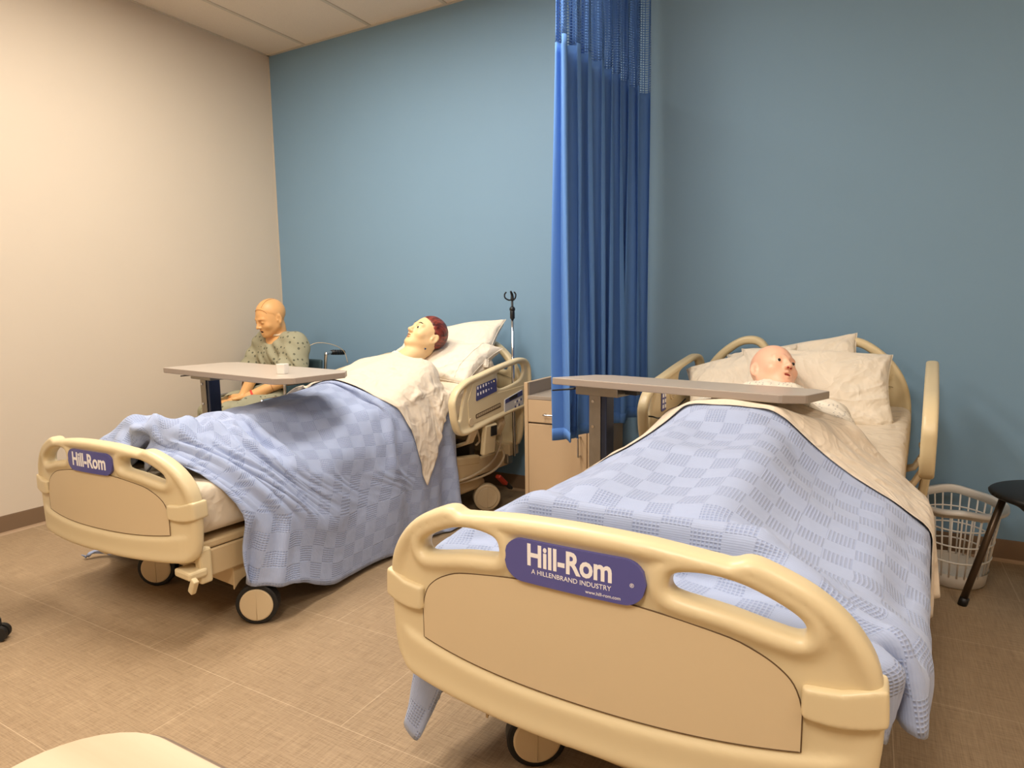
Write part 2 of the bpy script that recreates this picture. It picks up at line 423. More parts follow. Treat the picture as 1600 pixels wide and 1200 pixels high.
# ceiling grid: wall angle and T bars
for i, (a, b) in enumerate((((.011, RY/2, H-.002), (.022, -RY, .004)), ((RX/2, -.011, H-.002), (RX, .022, .004)), ((RX-.011, RY/2, H-.002), (.022, -RY, .004)), ((RX/2, RY+.011, H-.002), (RX, .022, .004)))):
    struct(box('trim_%d' % (i+2), a, b, M['tbar'], bev=0))
x = .392; k = 6
while x < RX-.1:
    struct(box('trim_%d' % k, (x, RY/2, H-.0025), (.024, -RY-.04, .005), M['tbar'], bev=0)); x += .6096; k += 1
y = -1.10
while y > RY+.1:
    struct(box('trim_%d' % k, (RX/2, y, H-.002), (RX-.04, .024, .004), M['tbar'], bev=0)); y -= 1.2192; k += 1
def troffer(lx, ly):
    t = empty('ceiling_light', (lx, ly, H))
    bm = bmesh.new()
    for sx, sy, cx, cy in ((.6, .03, 0, .595), (.6, .03, 0, -.595), (.03, 1.16, .285, 0), (.03, 1.16, -.285, 0)): add_box(bm, (cx, cy, -.012), (sx, sy, .014), 0)
    bm_obj('frame', bm, M['tbar'], t)
    box('diffuser', (0, 0, -.009), (.54, 1.16, .006), M['light'], t, 0)
    return t
for i, (lx, ly, k_) in enumerate(LAMPS):
    tag(troffer(lx, ly), ['recessed ceiling light panel over the bed nearer the left wall', 'recessed ceiling light panel over the bed beside the curtain', 'recessed ceiling light panel behind the viewer on the right', 'recessed ceiling light panel behind the viewer on the left', 'recessed ceiling light panel over the black chair side of the room'][i], 'ceiling light', group='recessed ceiling lights')

# ------------------------------------------------------------------ overbed tables
def overbed_table(name, corner, ang, L, W, z, tilt, side, **tg):
    """corner = near left corner of the top, ang = direction of the near edge"""
    t = empty(name, (corner[0], corner[1], 0), ang, **tg)
    ch, r = .055, .012
    pts = [(0, r), (r, 0), (L-ch-.01, 0), (L-ch, .003), (L-.003, ch), (L, ch+.01), (L, W-ch), (L-ch, W), (ch, W), (0, W-ch)]
    to3 = lambda u, v, d: (u, v*math.cos(tilt), z-.026+d-v*math.sin(tilt))
    top = poly_prism('tabletop', pts, .026, to3, M['laminate'], t, .003)
    top.data.materials.append(M['edge'])
    for p in top.data.polygons:
        if abs(p.normal.z) < .5: p.material_index = 1
    cx, cy = .115, W*.48; zz = z-.03-cy*math.sin(tilt)
    bm = bmesh.new(); add_box(bm, (cx+.015, cy, zz-.018), (.19, .12, .034), .003); bm_obj('bracket', bm, M['steel'], t)
    box('slide_block', (cx+.14, cy, zz-.016), (.05, .03, .022), M['black'], t, .002)
    # column: outer C-channel and inner dark post
    bm = bmesh.new()
    for c, s in (((cx-.028, cy, (zz-.03+.07)/2+.02), (.006, .075, zz-.13)), ((cx-.004, cy-.036, (zz-.03+.07)/2+.02), (.05, .004, zz-.13)), ((cx-.004, cy+.036, (zz-.03+.07)/2+.02), (.05, .004, zz-.13))): add_box(bm, c, s, .001)
    bm_obj('column', bm, M['steel'], t)
    box('inner_column', (cx+.028, cy-.004, zz/2+.02), (.034, .058, zz-.09), M['darksteel'], t, .004)
    for zc in (zz-.06, zz-.16): cyl('screw', (cx-.012, cy-.0375, zc), (cx-.012, cy-.042, zc), .006, M['chrome'], t, 12)
    tube('release_lever', [(cx-.075, cy-.01, zz-.012), (cx-.13, cy-.03, zz-.022), (cx-.20, cy-.05, zz-.03)], [.006, .004, .003], M['black'], t, 8)
    bm = bmesh.new()
    add_box(bm, (cx, cy, .075), (.06, .42, .03), .006)
    for s in (-1, 1): add_box(bm, (cx+.33, cy+s*.20, .075), (.70, .04, .026), .006)
    bm_obj('base', bm, M['steel'], t)
    for px, py in ((cx+.0, cy-.20), (cx+.0, cy+.20), (cx+.65, cy-.20), (cx+.65, cy+.20)):
        c = cyl('caster', (px-.012, py, .026), (px+.012, py, .026), .026, M['rubber'], t, 16)
        tube('stem', [(px, py, .03), (px, py, .068)], .008, M['steel'], c, 8)
    return t
overbed_table('overbed_table', (.975, -1.62), -.135, 1.0, .37, .903, .0, 0,
    label='grey laminate overbed table reaching across the bed nearer the left wall', cat='table', group='overbed tables')
overbed_table('overbed_table', (2.945, -1.32), -.185, .91, .37, .908, .06, 0,
    label='grey laminate overbed table across the bed on the right, in front of the bald patient', cat='table', group='overbed tables')

# ------------------------------------------------------------------ bedside cabinet
cb = empty('bedside_cabinet', (2.387, -.5, 0), 0, label='beige bedside cabinet with drawer and raised grey side panel, behind the blue curtain', cat='cabinet')
CW = .39
box('side_panel', (.011, .245, .385), (.022, .48, .77), M['cabinet'], cb, .002)
box('side_panel', (CW-.011, .245, .385), (.022, .48, .77), M['cabinet'], cb, .002)
box('splash_panel', (.0235, .25, .735), (.003, .466, .068), M['cabgrey'], cb, .0005)
box('back_panel', (CW/2, .478, .385), (CW-.05, .014, .77), M['cabgrey'], cb, .002)
box('cabinet_top', (CW/2, .236, .69), (CW-.046, .468, .02), M['cabgrey'], cb, .002)
box('plinth', (CW/2, .26, .05), (CW-.046, .42, .10), M['base'], cb, .001)
box('body', (CW/2, .25, .385), (CW-.048, .44, .57), M['cabgrey'], cb, .001)
dr = box('drawer', (CW/2, .013, .618), (CW-.05, .02, .122), M['cabinet'], cb, .002)
def handle(o, pts): tube('handle', smooth_pts(pts, 4), .0045, M['chrome'], o, 8)
handle(dr, [(.13, .004, .605), (.13, -.028, .605), (.16, -.03, .605), (.22, -.03, .605), (.25, -.028, .605), (.25, .004, .605)])
do = box('door', (CW/2, .013, .325), (CW-.05, .02, .446), M['cabinet'], cb, .002)
handle(do, [(.33, .004, .40), (.33, -.028, .40), (.33, -.03, .42), (.33, -.03, .48), (.33, -.028, .50), (.33, .004, .50)])

# ------------------------------------------------------------------ privacy curtain
def curtain():
    rnd = random.Random(5)
    P0, P1 = Vector((2.815, -.98)), Vector((2.888, -.07))
    n = 560; npl = 8.3
    root = empty('privacy_curtain', (2.85, -.5, 0), 0, label='gathered blue privacy curtain with open mesh top, hanging between the two beds', cat='curtain')
    d = (P1-P0); L = d.length; d.normalize(); nn = Vector((d.y, -d.x))
    amps = [rnd.uniform(.75, 1.2) for _ in range(12)]; ph = [rnd.uniform(-.5, .5) for _ in range(12)]
    def pt(s, z):
        low = (2.95-z)/2.4
        ang = s*npl*2*PI + .5*math.sin(s*9+1.3) + .15*math.sin(z*1.7+s*14)
        k = s*npl; i = int(k); a = amps[i]*(1-(k-i))+amps[i+1]*(k-i)
        A = .043*a*(.75+.35*low)
        sn = math.sin(ang); sn = math.copysign(abs(sn)**.8, sn)
        off = A*sn + .006*math.sin(ang*3.1+z*2) + .01*low*math.sin(s*31+z*1.1)
        al = s*L + .030*math.sin(2*ang+.6)*(.8+.3*low) + .012*low*math.sin(z*2.3+s*20)
        p = P0 + d*al + nn*off
        return (p.x-2.85, p.y+.5)
    us = [0.0]; pr = pt(0, 1.5)
    for i in range(1, n+1):
        c = pt(i/n, 1.5); us.append(us[-1]+math.hypot(c[0]-pr[0], c[1]-pr[1])); pr = c
    def sheet(name, z0, z1, nz, m, hemf=None):
        V, UV, F = [], [], []
        for j in range(nz+1):
            for i in range(n+1):
                zz = z0+(z1-z0)*j/nz
                x_, y_ = pt(i/n, zz)
                V.append((x_, y_, zz + (.006*math.sin(i*.09) if j == 0 and z0 < 1 else 0))); UV.append((us[i], zz))
        for j in range(nz):
            for i in range(n):
                a = j*(n+1)+i; F.append((a, a+1, a+n+2, a+n+1))
        o = mesh_obj(name, V, F, m, root, uvs=UV)
        s = o.modifiers.new('thickness', 'SOLIDIFY'); s.thickness = .0022; s.offset = 0
        return o
    sheet('curtain_cloth', .575, 2.285, 40, M['curtain'])
    sheet('mesh_top', 2.285, 2.93, 12, M['curtainnet'])
    h = sheet('hem', .575, .625, 2, M['curtain']); h.modifiers[0].thickness = .006
    tr = empty('curtain_track', (2.85, -1.4, H-.045), 0, label='slim metal curtain track fixed along the ceiling above the blue curtain', cat='curtain track')
    a = P0+(P0-P1)*1.5; b = P1
    tube('rail', [(a.x-2.85, a.y+1.4, .0), (b.x-2.85, b.y+1.4, .0)], .011, M['tbar'], tr, 10)
    for i in range(12):
        q = P0.lerp(P1, (i+.5)/12); tube('curtain_hook', [(q.x-2.85, q.y+1.4, -.01), (q.x-2.85, q.y+1.4, -.075)], .003, M['chrome'], tr, 6)
    for i in range(3):
        q = a.lerp(b, .1+i*.4); tube('track_hanger', [(q.x-2.85, q.y+1.4, .008), (q.x-2.85, q.y+1.4, .045)], .006, M['tbar'], tr, 8)
curtain()

# ------------------------------------------------------------------ laundry basket, black chair, office chair, foreground table
def laundry_basket(cx, cy):
    t = empty('laundry_basket', (cx, cy, 0), 0, label='white plastic lattice laundry basket on the floor beside the right bed', cat='basket')
    def el(a, k, z): return (math.cos(a)*(.118+.032*k), math.sin(a)*(.155+.05*k), z)
    Hh = .335; N = 28
    bm = bmesh.new()
    for i in range(N):
        a = 2*PI*i/N; add_tube(bm, [el(a, 0, .05), el(a, .55, .2), el(a, 1, Hh-.02)], .0035, 6)
    for z in (.12, .19, .26): add_tube(bm, [el(2*PI*i/64, z/Hh, z) for i in range(64)], .0035, 6, closed=True)
    bm_obj('lattice_side', bm, M['basket'], t, True)
    bm = bmesh.new(); rim = []
    prof = [(-.004, -.028), (.002, -.03), (.004, -.004), (.022, -.002), (.024, -.012), (.028, -.011), (.027, .004), (.0, .006), (-.004, 0)]
    for i in range(64):
        a = 2*PI*i/64; c = el(a, 1, Hh); rr = math.hypot(c[0], c[1]); dx, dy = c[0]/rr, c[1]/rr
        lift = .012*max(0, math.cos(2*(a-PI/2)))**3
        rim.append([bm.verts.new((c[0]+dx*p, c[1]+dy*p, c[2]+q+lift)) for p, q in prof])
    for i in range(64):
        A, B = rim[i], rim[(i+1) % 64]
        for j in range(len(prof)): bm.faces.new((A[j], A[(j+1) % len(prof)], B[(j+1) % len(prof)], B[j]))
    bmesh.ops.recalc_face_normals(bm, faces=bm.faces); bm_obj('rim', bm, M['basket'], t, True)
    bm = bmesh.new(); rings = []
    for r_, z in ((1, .06), (.97, .05), (.93, .004), (.9, .004), (.9, .012), (.94, .055)):
        rings.append([bm.verts.new((math.cos(2*PI*i/48)*.127*r_, math.sin(2*PI*i/48)*.157*r_, z)) for i in range(48)])
    for A, B in zip(rings, rings[1:]):
        for i in range(48): bm.faces.new((A[i], A[(i+1) % 48], B[(i+1) % 48], B[i]))
    bm.faces.new(rings[3][::-1]); bmesh.ops.recalc_face_normals(bm, faces=bm.faces); bm_obj('base', bm, M['basket'], t, True)
laundry_basket(4.36, -.30)

ch = empty('round_chair', (4.66, -.63, 0), 0, label='black padded seat on dark tubular legs at the right edge by the laundry basket', cat='chair')
def pad(P):
    d = sd_ell(P, (0, 0, .475), (.245, .215, .036)); b = sd_box(P, (0, 0, .452), (.16, .14, .008), .006); return smin(d, b, .02)
sdf_obj('seat', lambda X, Y, Z: pad((X, Y, Z)), (-.27, -.24, .42), (.27, .24, .53), .008, M['seatblack'], ch, 2)
for sx, sy in ((-1, 1), (1, 1), (-1, -1), (1, -1)):
    a = (sx*.175, sy*.12, .45); b = (sx*.29, sy*.05-.02 if sy > 0 else -.20, .012)
    if sx < 0 and sy > 0: a, b = (-.19, .03, .452), (-.292, .035, .012)
    if sx < 0 and sy < 0: a, b = (.0, -.16, .45), (.20, -.30, .012)
    lg = tube('leg', [a, b], .0125, M['bronze'], ch, 14)
    cyl('foot_cap', (b[0], b[1], 0), (b[0]-(b[0]-a[0])*.07, b[1]-(b[1]-a[1])*.07, .032), .016, M['black'], lg, 14)

oc = empty('office_chair', (1.13, -2.78, 0), 0, label='black swivel chair at the left edge, only a caster of its base in view', cat='chair')
ctr = Vector((-.12, -.02, 0))
for i in range(5):
    a = math.atan2(.27+.02, .165+.12)+2*PI*i/5; e = ctr+Vector((math.cos(a), math.sin(a), 0))*.39
    if i == 0: e = Vector((.165, .27, 0))
    lg = tube('base_leg', [ctr+Vector((0, 0, .11)), e+Vector((0, 0, .075))], [.024, .015], M['black'], oc, 10)
    bm = bmesh.new(); px = Vector((-math.sin(a), math.cos(a), 0))
    for s in (-1, 1):
        q = e+px*s*.014; q.z = .028; add_cyl(bm, q-px*.009, q+px*.009, .028, 24)
    add_cyl(bm, (e.x, e.y, .03), (e.x, e.y, .08), .008, 10)
    bmesh.ops.recalc_face_normals(bm, faces=bm.faces); bm_obj('caster', bm, M['rubber'], lg)
cyl('gas_column', ctr+Vector((0, 0, .09)), ctr+Vector((0, 0, .42)), .024, M['black'], oc)
sdf_obj('seat', lambda X, Y, Z: sd_box((X, Y, Z), (ctr.x, ctr.y, .46), (.235, .235, .035), .034), (ctr.x-.26, ctr.y-.26, .41), (ctr.x+.26, ctr.y+.26, .51), .01, M['seatblack'], oc, 1)
sdf_obj('backrest', lambda X, Y, Z: sd_box((X, Y, Z), (ctr.x-.02, ctr.y-.24, .80), (.20, .025, .21), .024), (ctr.x-.25, ctr.y-.29, .57), (ctr.x+.21, ctr.y-.19, 1.03), .01, M['seatblack'], oc, 1)
tube('back_support', [ctr+Vector((0, -.05, .42)), ctr+Vector((0, -.27, .44)), ctr+Vector((-.02, -.275, .66))], .014, M['black'], oc)

ft = empty('wooden_table', (3.10, -3.634, 0), 0, label='pale oak tabletop with rounded corner at the bottom left corner', cat='table')
def rounded_poly(P, r, n=10):
    out = []
    for i in range(len(P)):
        a, b, c = Vector(P[i-1]), Vector(P[i]), Vector(P[(i+1) % len(P)])
        d1, d2 = (a-b).normalized(), (c-b).normalized(); ang = d1.angle(d2); tl = r/math.tan(ang/2)
        p1, p2 = b+d1*tl, b+d2*tl; cen = b+(d1+d2).normalized()*(r/math.sin(ang/2))
        for k in range(n+1):
            q = p1.lerp(p2, k/n)-cen; out.append(tuple(cen+q.normalized()*r))
    return out
tp = rounded_poly([(.188, .477), (.188, -.42), (1.05, -.42), (1.05, .48)], .095)
top = poly_prism('tabletop', tp, .025, lambda u, v, d: (u, v, .715+d), M['oak'], ft, .002)
eb = bmesh.new(); add_tube(eb, [(p[0], p[1], .7255) for p in tp], .0105, 8, closed=True); bm_obj('edge_band', eb, M['edgebrown'], ft, True)
for px, py in ((.27, .38), (.27, -.34), (.97, -.34), (.97, .38)): tube('leg', [(px, py, .714), (px, py, 0)], .02, M['steel'], ft)
# ------------------------------------------------------------------ hospital beds (local frame: foot end at y=0, head towards +y, z is the height above the floor)
def arc_pts(P, k=8): return [(p.x, p.y) for p in smooth_pts([(a, b, 0) for a, b in P], k)]
FB_HALF = [(0, .805), (.12, .801), (.232, .788), (.258, .785), (.283, .793), (.317, .784), (.38, .753), (.428, .712), (.46, .665), (.475, .618), (.480, .56), (.478, .50), (.470, .44), (.450, .408), (.40, .390), (.2, .383), (0, .384)]
FB_HOLE = [(.163, .735), (.174, .753), (.222, .759), (.272, .752), (.318, .734), (.357, .711), (.369, .692), (.360, .679), (.32, .686), (.255, .702), (.18, .714), (.165, .722)]
HB_HALF = [(0, .925), (.08, .93), (.13, .958), (.165, .998), (.21, 1.016), (.27, 1.008), (.34, .965), (.40, .905), (.445, .83), (.47, .74), (.476, .62), (.47, .50), (.45, .42), (.40, .385), (.2, .37), (0, .368)]
HB_HOLE = [(.16, .93), (.185, .965), (.22, .975), (.27, .965), (.33, .92), (.368, .872), (.355, .845), (.32, .845), (.24, .865), (.175, .895)]
def mirror(half):
    r = arc_pts(half, 4); return r + [(-a, b) for a, b in r[::-1]][1:-1]
def closed_pts(P, k=5): return [(p.x, p.y) for p in smooth_pts([(a, b, 0) for a, b in P], k, True)]
def end_board(name, half, hole, dz, m, parent, y0, curve, sgn, ledge=None):
    out = mirror(half); hr = closed_pts(hole); hl = [(-a, b) for a, b in hr]
    zs = [p[1] for p in out]; lo = (-.53, -.06, min(zs)-.03); hi = (.53, .15, max(zs)+.03)
    def fn(X, Y, Z):
        x2, z2 = X[:, 0, :], Z[:, 0, :]
        o = sd_poly(x2, z2, out); h = np.minimum(sd_poly(x2, z2, hr), sd_poly(x2, z2, hl))
        d2 = np.maximum(o, -h)
        rim = np.exp(-(np.clip(-d2-.016, 0, 1)/.018)**2)              # tube-like swell along outer rim and handles
        top = 1/(1+np.exp(-(z2-(max(zs)-.20))/.02))
        hw = .0155+.0095*rim*top+.003*rim
        c = np.zeros_like(x2)
        if ledge is not None:
            g = ledge(x2); s = 1/(1+np.exp((z2-g)/.003)); c = c-sgn*.006*s*np.clip((.44-np.abs(x2))/.03, 0, 1); hw = hw+.004*s*np.clip((.46-np.abs(x2))/.03, 0, 1)
        d2 = d2[:, None, :]; yy = (Y-curve*X**2*1.0*sgn-c[:, None, :])
        r = .017
        a = d2+r; b = np.abs(yy)-hw[:, None, :]+r
        b = np.where(hw[:, None, :] < r, np.abs(yy)-hw[:, None, :]+r, b)
        return np.minimum(np.maximum(a, b), 0)+np.sqrt(np.maximum(a, 0)**2+np.maximum(b, 0)**2)-r
    o = sdf_obj(name, fn, lo, hi, .0045, m, parent, 2)
    o.location = (0, y0, dz); return o
CURVE = .254
def groove(x): return .466+.022*(np.abs(x)/.41)**3
def make_footboard(bed, dz, rot, small_print):
    fb = end_board('footboard', FB_HALF, FB_HOLE, dz, M['plastic'], bed, 0, CURVE, 1, groove)
    fb.rotation_euler = (0, 0, rot)
    surf = lambda u, d: CURVE*u*u-d
    # inset panel
    top = arc_pts([(-.369, .50), (-.369, .555), (-.357, .598), (-.335, .624), (-.30, .646), (-.25, .664), (-.126, .684), (0, .690), (.126, .684), (.25, .664), (.30, .646), (.335, .624), (.357, .598), (.369, .555), (.369, .50)], 6)
    bot = [(u, float(groove(u))+.010) for u in np.linspace(.34, -.34, 21)]
    poly = top+bot
    F, V = [], []
    grid_u = np.linspace(-.36, .36, 61)
    P2 = np.array(poly)
    def zspan(u):
        z0 = float(groove(u))+.010
        pu = np.array([p[0] for p in top]); pz = np.array([p[1] for p in top])
        mid = len(top)//2
        zt = np.interp(u, pu[np.argsort(pu)], pz[np.argsort(pu)]) if abs(u) < .345 else z0
        return z0, max(zt, z0)
    # fill by fan of a triangulated polygon, subdivided columns
    bm = bmesh.new()
    cols = []
    us = np.concatenate([np.linspace(-.3685, -.30, 16), np.linspace(-.29, .29, 40), np.linspace(.30, .3685, 16)])
    tu = np.array([p[0] for p in top[3:-3]]); tz = np.array([p[1] for p in top[3:-3]])
    half = [p for p in top if p[0] >= 0 and p[1] > .55]; hu = np.array([p[0] for p in half]); hz = np.array([p[1] for p in half])
    o_ = np.argsort(hu); hu, hz = hu[o_], hz[o_]
    sidel = lambda u: .53-(.06)*np.clip((abs(u)-.345)/.017, 0, 1)*0
    for u in us:
        zt = float(np.interp(abs(u), hu, hz)); zb = float(groove(u))+.010
        zb = min(zb, zt-.0005)
        cols.append([bm.verts.new((u, surf(u, .0195+.0), zb+(zt-zb)*k/12)) for k in range(13)])
    for A, B in zip(cols, cols[1:]):
        for k in range(12): bm.faces.new((A[k], B[k], B[k+1], A[k+1]))
    r = bmesh.ops.extrude_face_region(bm, geom=bm.faces[:])
    for v in r['geom']:
        if isinstance(v, bmesh.types.BMVert): v.co.y += .006
    bmesh.ops.recalc_face_normals(bm, faces=bm.faces)
    bm_obj('inset_panel', bm, M['plastic2'], fb, False)
    edge = [c[-1] for c in [[(u, float(np.interp(abs(u), hu, hz))) for u in us]]]
    outl = [(u, float(np.interp(abs(u), hu, hz))) for u in us]
    outr = []
    for u in us[::-1]:
        zb = float(groove(u))+.010
        outr.append((u, zb))
    tube('panel_seam', [(u, surf(u, .0188), z) for u, z in outl+outr], .0013, M['seam'], fb, 6, closed=True)
    # clasps at both ends
    for s in (-1, 1):
        def cf(X, Y, Z, s=s):
            x2 = s*X; yy = Y-CURVE*X**2
            b = sd_box((x2, yy, Z), (.428, 0, .585+0*X), (.062, .030, .045), .012)
            w_ = sd_poly(X[:, 0, :], Z[:, 0, :], mirror(FB_HALF))[:, None, :]-.006
            top_ = Z-(.604+.014*np.clip((x2-.42)/.05, 0, 1)); bot_ = (.556-.010*np.sin(np.clip((x2-.36)/.12, 0, 1)*PI))-Z
            return smax(smax(b, w_, .01), smax(top_, bot_, .004), .006)
        lo, hi = ((.35, -.03, .52), (.50, .12, .64)) if s > 0 else ((-.50, -.03, .52), (-.35, .12, .64))
        sdf_obj('clasp', cf, lo, hi, .0035, M['plastic'], fb, 1)
    # name plate
    bend = lambda u, v, d: (u, surf(u, .0185+.0)-d-.0015, v)
    n = 14; hw, hh = .137, .0405; pts = []
    for a in np.linspace(-PI/2, PI/2, n): pts.append((hw-.04+.04*math.cos(a), hh*math.sin(a)))
    for a in np.linspace(PI/2, 3*PI/2, n): pts.append((-hw+.04+.04*math.cos(a), hh*math.sin(a)))
    cu, cz = -.008, .727
    bm = bmesh.new(); rows = []
    for u in np.linspace(-hw, hw, 49):
        e = max(0, abs(u)-(hw-.04)); h_ = hh*math.sqrt(max(0, 1-(e/.04)**2)) if e else hh
        h_ = max(h_, .0005)
        yb = surf(u+cu, .0265)
        rows.append([bm.verts.new((u+cu, yb, cz-h_)), bm.verts.new((u+cu, yb, cz+h_)), bm.verts.new((u+cu, yb+.009, cz+h_)), bm.verts.new((u+cu, yb+.009, cz-h_))])
    for A, B in zip(rows, rows[1:]):
        for k in range(4): bm.faces.new((A[k], B[k], B[(k+1) % 4], A[(k+1) % 4]))
    bm.faces.new(rows[0]); bm.faces.new(rows[-1][::-1]); bmesh.ops.recalc_face_normals(bm, faces=bm.faces)
    npl = bm_obj('name_plate', bm, M['purple'], fb, False)
    tp = lambda ou, oz: (lambda x, y, z: (x+cu+ou, surf(x+cu+ou, .0267)-z*.4, cz+y+oz))
    if small_print:
        text_obj('lettering', 'Hill-Rom', .056, tp(-.004, .012), M['white'], npl, .0016, sx=.82)
        text_obj('lettering', 'A HILLENBRAND INDUSTRY', .0125, tp(0.0, -.017), M['white'], npl, 0, sx=.98)
        text_obj('lettering', 'www.hill-rom.com', .0085, tp(.062, -.031), M['white'], npl, 0, sx=1.0)
        text_obj('lettering', '®', .010, tp(.113, -.004), M['white'], npl, 0)
    else:
        text_obj('lettering', 'Hill-Rom', .070, tp(0, .002), M['white'], npl, .002, sx=.82)
    return fb

RAIL = [(-.80, .70), (-.80, .75), (-.755, .805), (-.66, .845), (-.52, .868), (-.37, .892), (-.20, .914), (-.09, .925), (-.015, .912), (.028, .87), (.038, .80), (.036, .72), (.02, .668), (-.05, .628), (-.17, .618), (-.29, .606), (-.34, .600), (-.43, .590), (-.545, .574), (-.684, .557), (-.75, .572), (-.785, .63)]
RAIL_F = [(-.762, .665), (-.762, .72), (-.735, .765), (-.69, .80), (-.672, .79), (-.70, .745), (-.722, .69), (-.735, .648), (-.752, .645)]
RAIL_R = [(-.352, .82), (-.335, .855), (-.28, .872), (-.18, .882), (-.09, .886), (-.055, .868), (-.055, .835), (-.09, .805), (-.16, .787), (-.25, .775), (-.315, .772), (-.348, .788)]
def make_rail(bed, side, ys, dz, sc):
    root_y = ys
    out = closed_pts(RAIL, 4); hf = closed_pts(RAIL_F, 4); hr = closed_pts(RAIL_R, 4)
    def fn(X, Y, Z):
        y2, z2 = Y[0], Z[0]
        o = sd_poly(y2, z2, out); h = np.minimum(sd_poly(y2, z2, hf), sd_poly(y2, z2, hr)); d2 = np.maximum(o, -h)
        rim = np.exp(-(np.clip(-o-.012, 0, 1)/.016)**2)
        hw = (.011+.014*rim)[None]; r = .015
        a = d2[None]+r; b = np.abs(X)-hw+np.minimum(r, hw*.95); rr = np.minimum(r, hw*.95)
        q = np.minimum(np.maximum(a, b), 0)+np.sqrt(np.maximum(a, 0)**2+np.maximum(b, 0)**2)-rr
        return q
    rl = sdf_obj('side_rail', fn, (-.035, -.84, .52), (.035, .08, .96), .005, M['plastic'], bed, 2)
    rl.location = (.52 if side > 0 else -.50, ys+.035*(1-sc), dz); rl.scale = (1, sc, 1)
    sx = side
    def plate(name, quad, x, th, m, parent=rl, rnd=.008):
        P = rounded_poly(quad, rnd, 4)
        return poly_prism(name, P, th, lambda u, v, d: (x+sx*d if True else 0, u, v), m, parent, .0008)
    # outer face
    plate('raised_panel', [(-.655, .61), (-.66, .735), (-.60, .83), (-.40, .858), (-.385, .80), (-.375, .745), (-.03, .76), (-.03, .69), (-.385, .625)], sx*.009, .005, M['plastic'])
    kp = plate('control_keypad', [(-.585, .725), (-.575, .805), (-.372, .832), (-.365, .758)], sx*.0135, .0025, M['navy'])
    for i in range(7):
        for j in range(2):
            if i == 6 and j == 0: continue
            c = (sx*.0163, -.565+i*.028, .762+i*.0036+j*.033)
            mm = M['amber'] if (i == 6) else M['white']
            bm = bmesh.new(); add_box(bm, c, (.0012, .0125 if i < 4 else .007, .015 if i < 4 else .008), .0004, seg=1); bm_obj('button', bm, mm, kp)
    cp = plate('control_panel', [(-.288, .612), (-.285, .70), (-.075, .738), (-.065, .63)], sx*.0135, .006, M['greypanel'])
    plate('screen_band', [(-.28, .677), (-.279, .70), (-.08, .734), (-.078, .705)], sx*.0193, .001, M['navy'], cp, .002)
    plate('display', [(-.235, .690), (-.235, .706), (-.14, .722), (-.14, .702)], sx*.0200, .001, M['black'], cp, .002)
    for i in range(4):
        for j in range(2):
            if j == 1 and i == 3: continue
            bm = bmesh.new(); add_box(bm, (sx*.0198, -.165+i*.023, .673-.026*j+i*.003), (.0012, .014, .013), .0004, seg=1); bm_obj('button', bm, M['navy'] if (i+j) % 2 else M['white'], cp)
    st = plate('angle_scale', [(-.59, .632), (-.59, .656), (-.325, .690), (-.322, .664)], sx*.0142, .001, M['seam'])
    for i in range(26):
        bm = bmesh.new(); add_box(bm, (sx*.0155, -.578+i*.0098, .646+i*.00126), (.0006, .004, .014), 0); bm_obj('scale_mark', bm, M['plastic2'], st)
    for r_, mm in ((.022, M['plastic2']), ): cyl('scale_knob', (sx*.012, -.635, .622), (sx*.018, -.635, .622), r_, mm, rl, 24)
    # inner face
    ik = plate('inner_keypad', [(-.60, .70), (-.60, .79), (-.545, .795), (-.545, .705)], -sx*.0165, .003, M['purple'])
    for i in range(2):
        for j in range(3): box('button', (-sx*.0175, -.587+.028*i, .722+.025*j), (.0015, .016, .016), M['white'], ik, .0004)
    sp = cyl('speaker_grille', (-sx*.010, -.46, .765), (-sx*.019, -.46, .765), .026, M['plastic2'], rl, 28, bev=.001)
    for i in range(5):
        for j in range(5):
            if (i-2)**2+(j-2)**2 <= 5: cyl('grille_hole', (-sx*.0188, -.46+(i-2)*.008, .765+(j-2)*.008), (-sx*.0194, -.46+(i-2)*.008, .765+(j-2)*.008), .0018, M['seam'], sp, 8)
    # arms that carry the rail
    for yy in (-.60, -.30):
        bm = bmesh.new()
        for k in range(4): add_tube(bm, [(-sx*.02, yy+k*.016, .60), (-sx*.01, yy+k*.016, .56), (-sx*.04, yy+k*.016, .50), (-sx*.12, yy+k*.016, .47)], .010, 8)
        bm_obj('rail_arm', bm, M['plastic2'], rl, True)
    bm = bmesh.new(); add_box(bm, (sx*.0, -.44, .50), (.03, .12, .17), .008, Matrix.Rotation(sx*.12, 3, 'Y')); lt = bm_obj('rail_latch', bm, M['plastic'], rl)
    box('latch_grip', (sx*.024, -.42, .545), (.008, .06, .055), M['black'], lt, .003)
    return rl

def caster(parent, u, y, ang, m_cap, rad=.078, covered=False):
    """ang: direction (in bed frame) the flat side of the wheel faces"""
    ax = Vector((math.cos(ang), math.sin(ang), 0)); c = Vector((u, y, rad))
    bm = bmesh.new(); add_tube(bm, [c-ax*.022, c-ax*.019, c+ax*.019, c+ax*.022], [rad-.006, rad, rad, rad-.006], 36)
    bmesh.ops.recalc_face_normals(bm, faces=bm.faces)
    w_ = bm_obj('caster', bm, M['rubber'] if not covered else m_cap, parent)
    for s in (-1, 1):
        bm = bmesh.new(); add_tube(bm, [c+ax*s*.018, c+ax*s*.026, c+ax*s*.028], [rad*.79, rad*.79, rad*.73], 36); bmesh.ops.recalc_face_normals(bm, faces=bm.faces)
        cp = bm_obj('wheel_cap', bm, m_cap, w_)
        side = Vector((-ax.y, ax.x, 0))
        q = c+ax*s*.0283
        bm = bmesh.new(); add_tube(bm, [q-Vector((0, 0, rad*.72)), q+Vector((0, 0, rad*.72))], .0012, 6); bm_obj('cap_seam', bm, M['plastic2'], w_, True)
    return w_

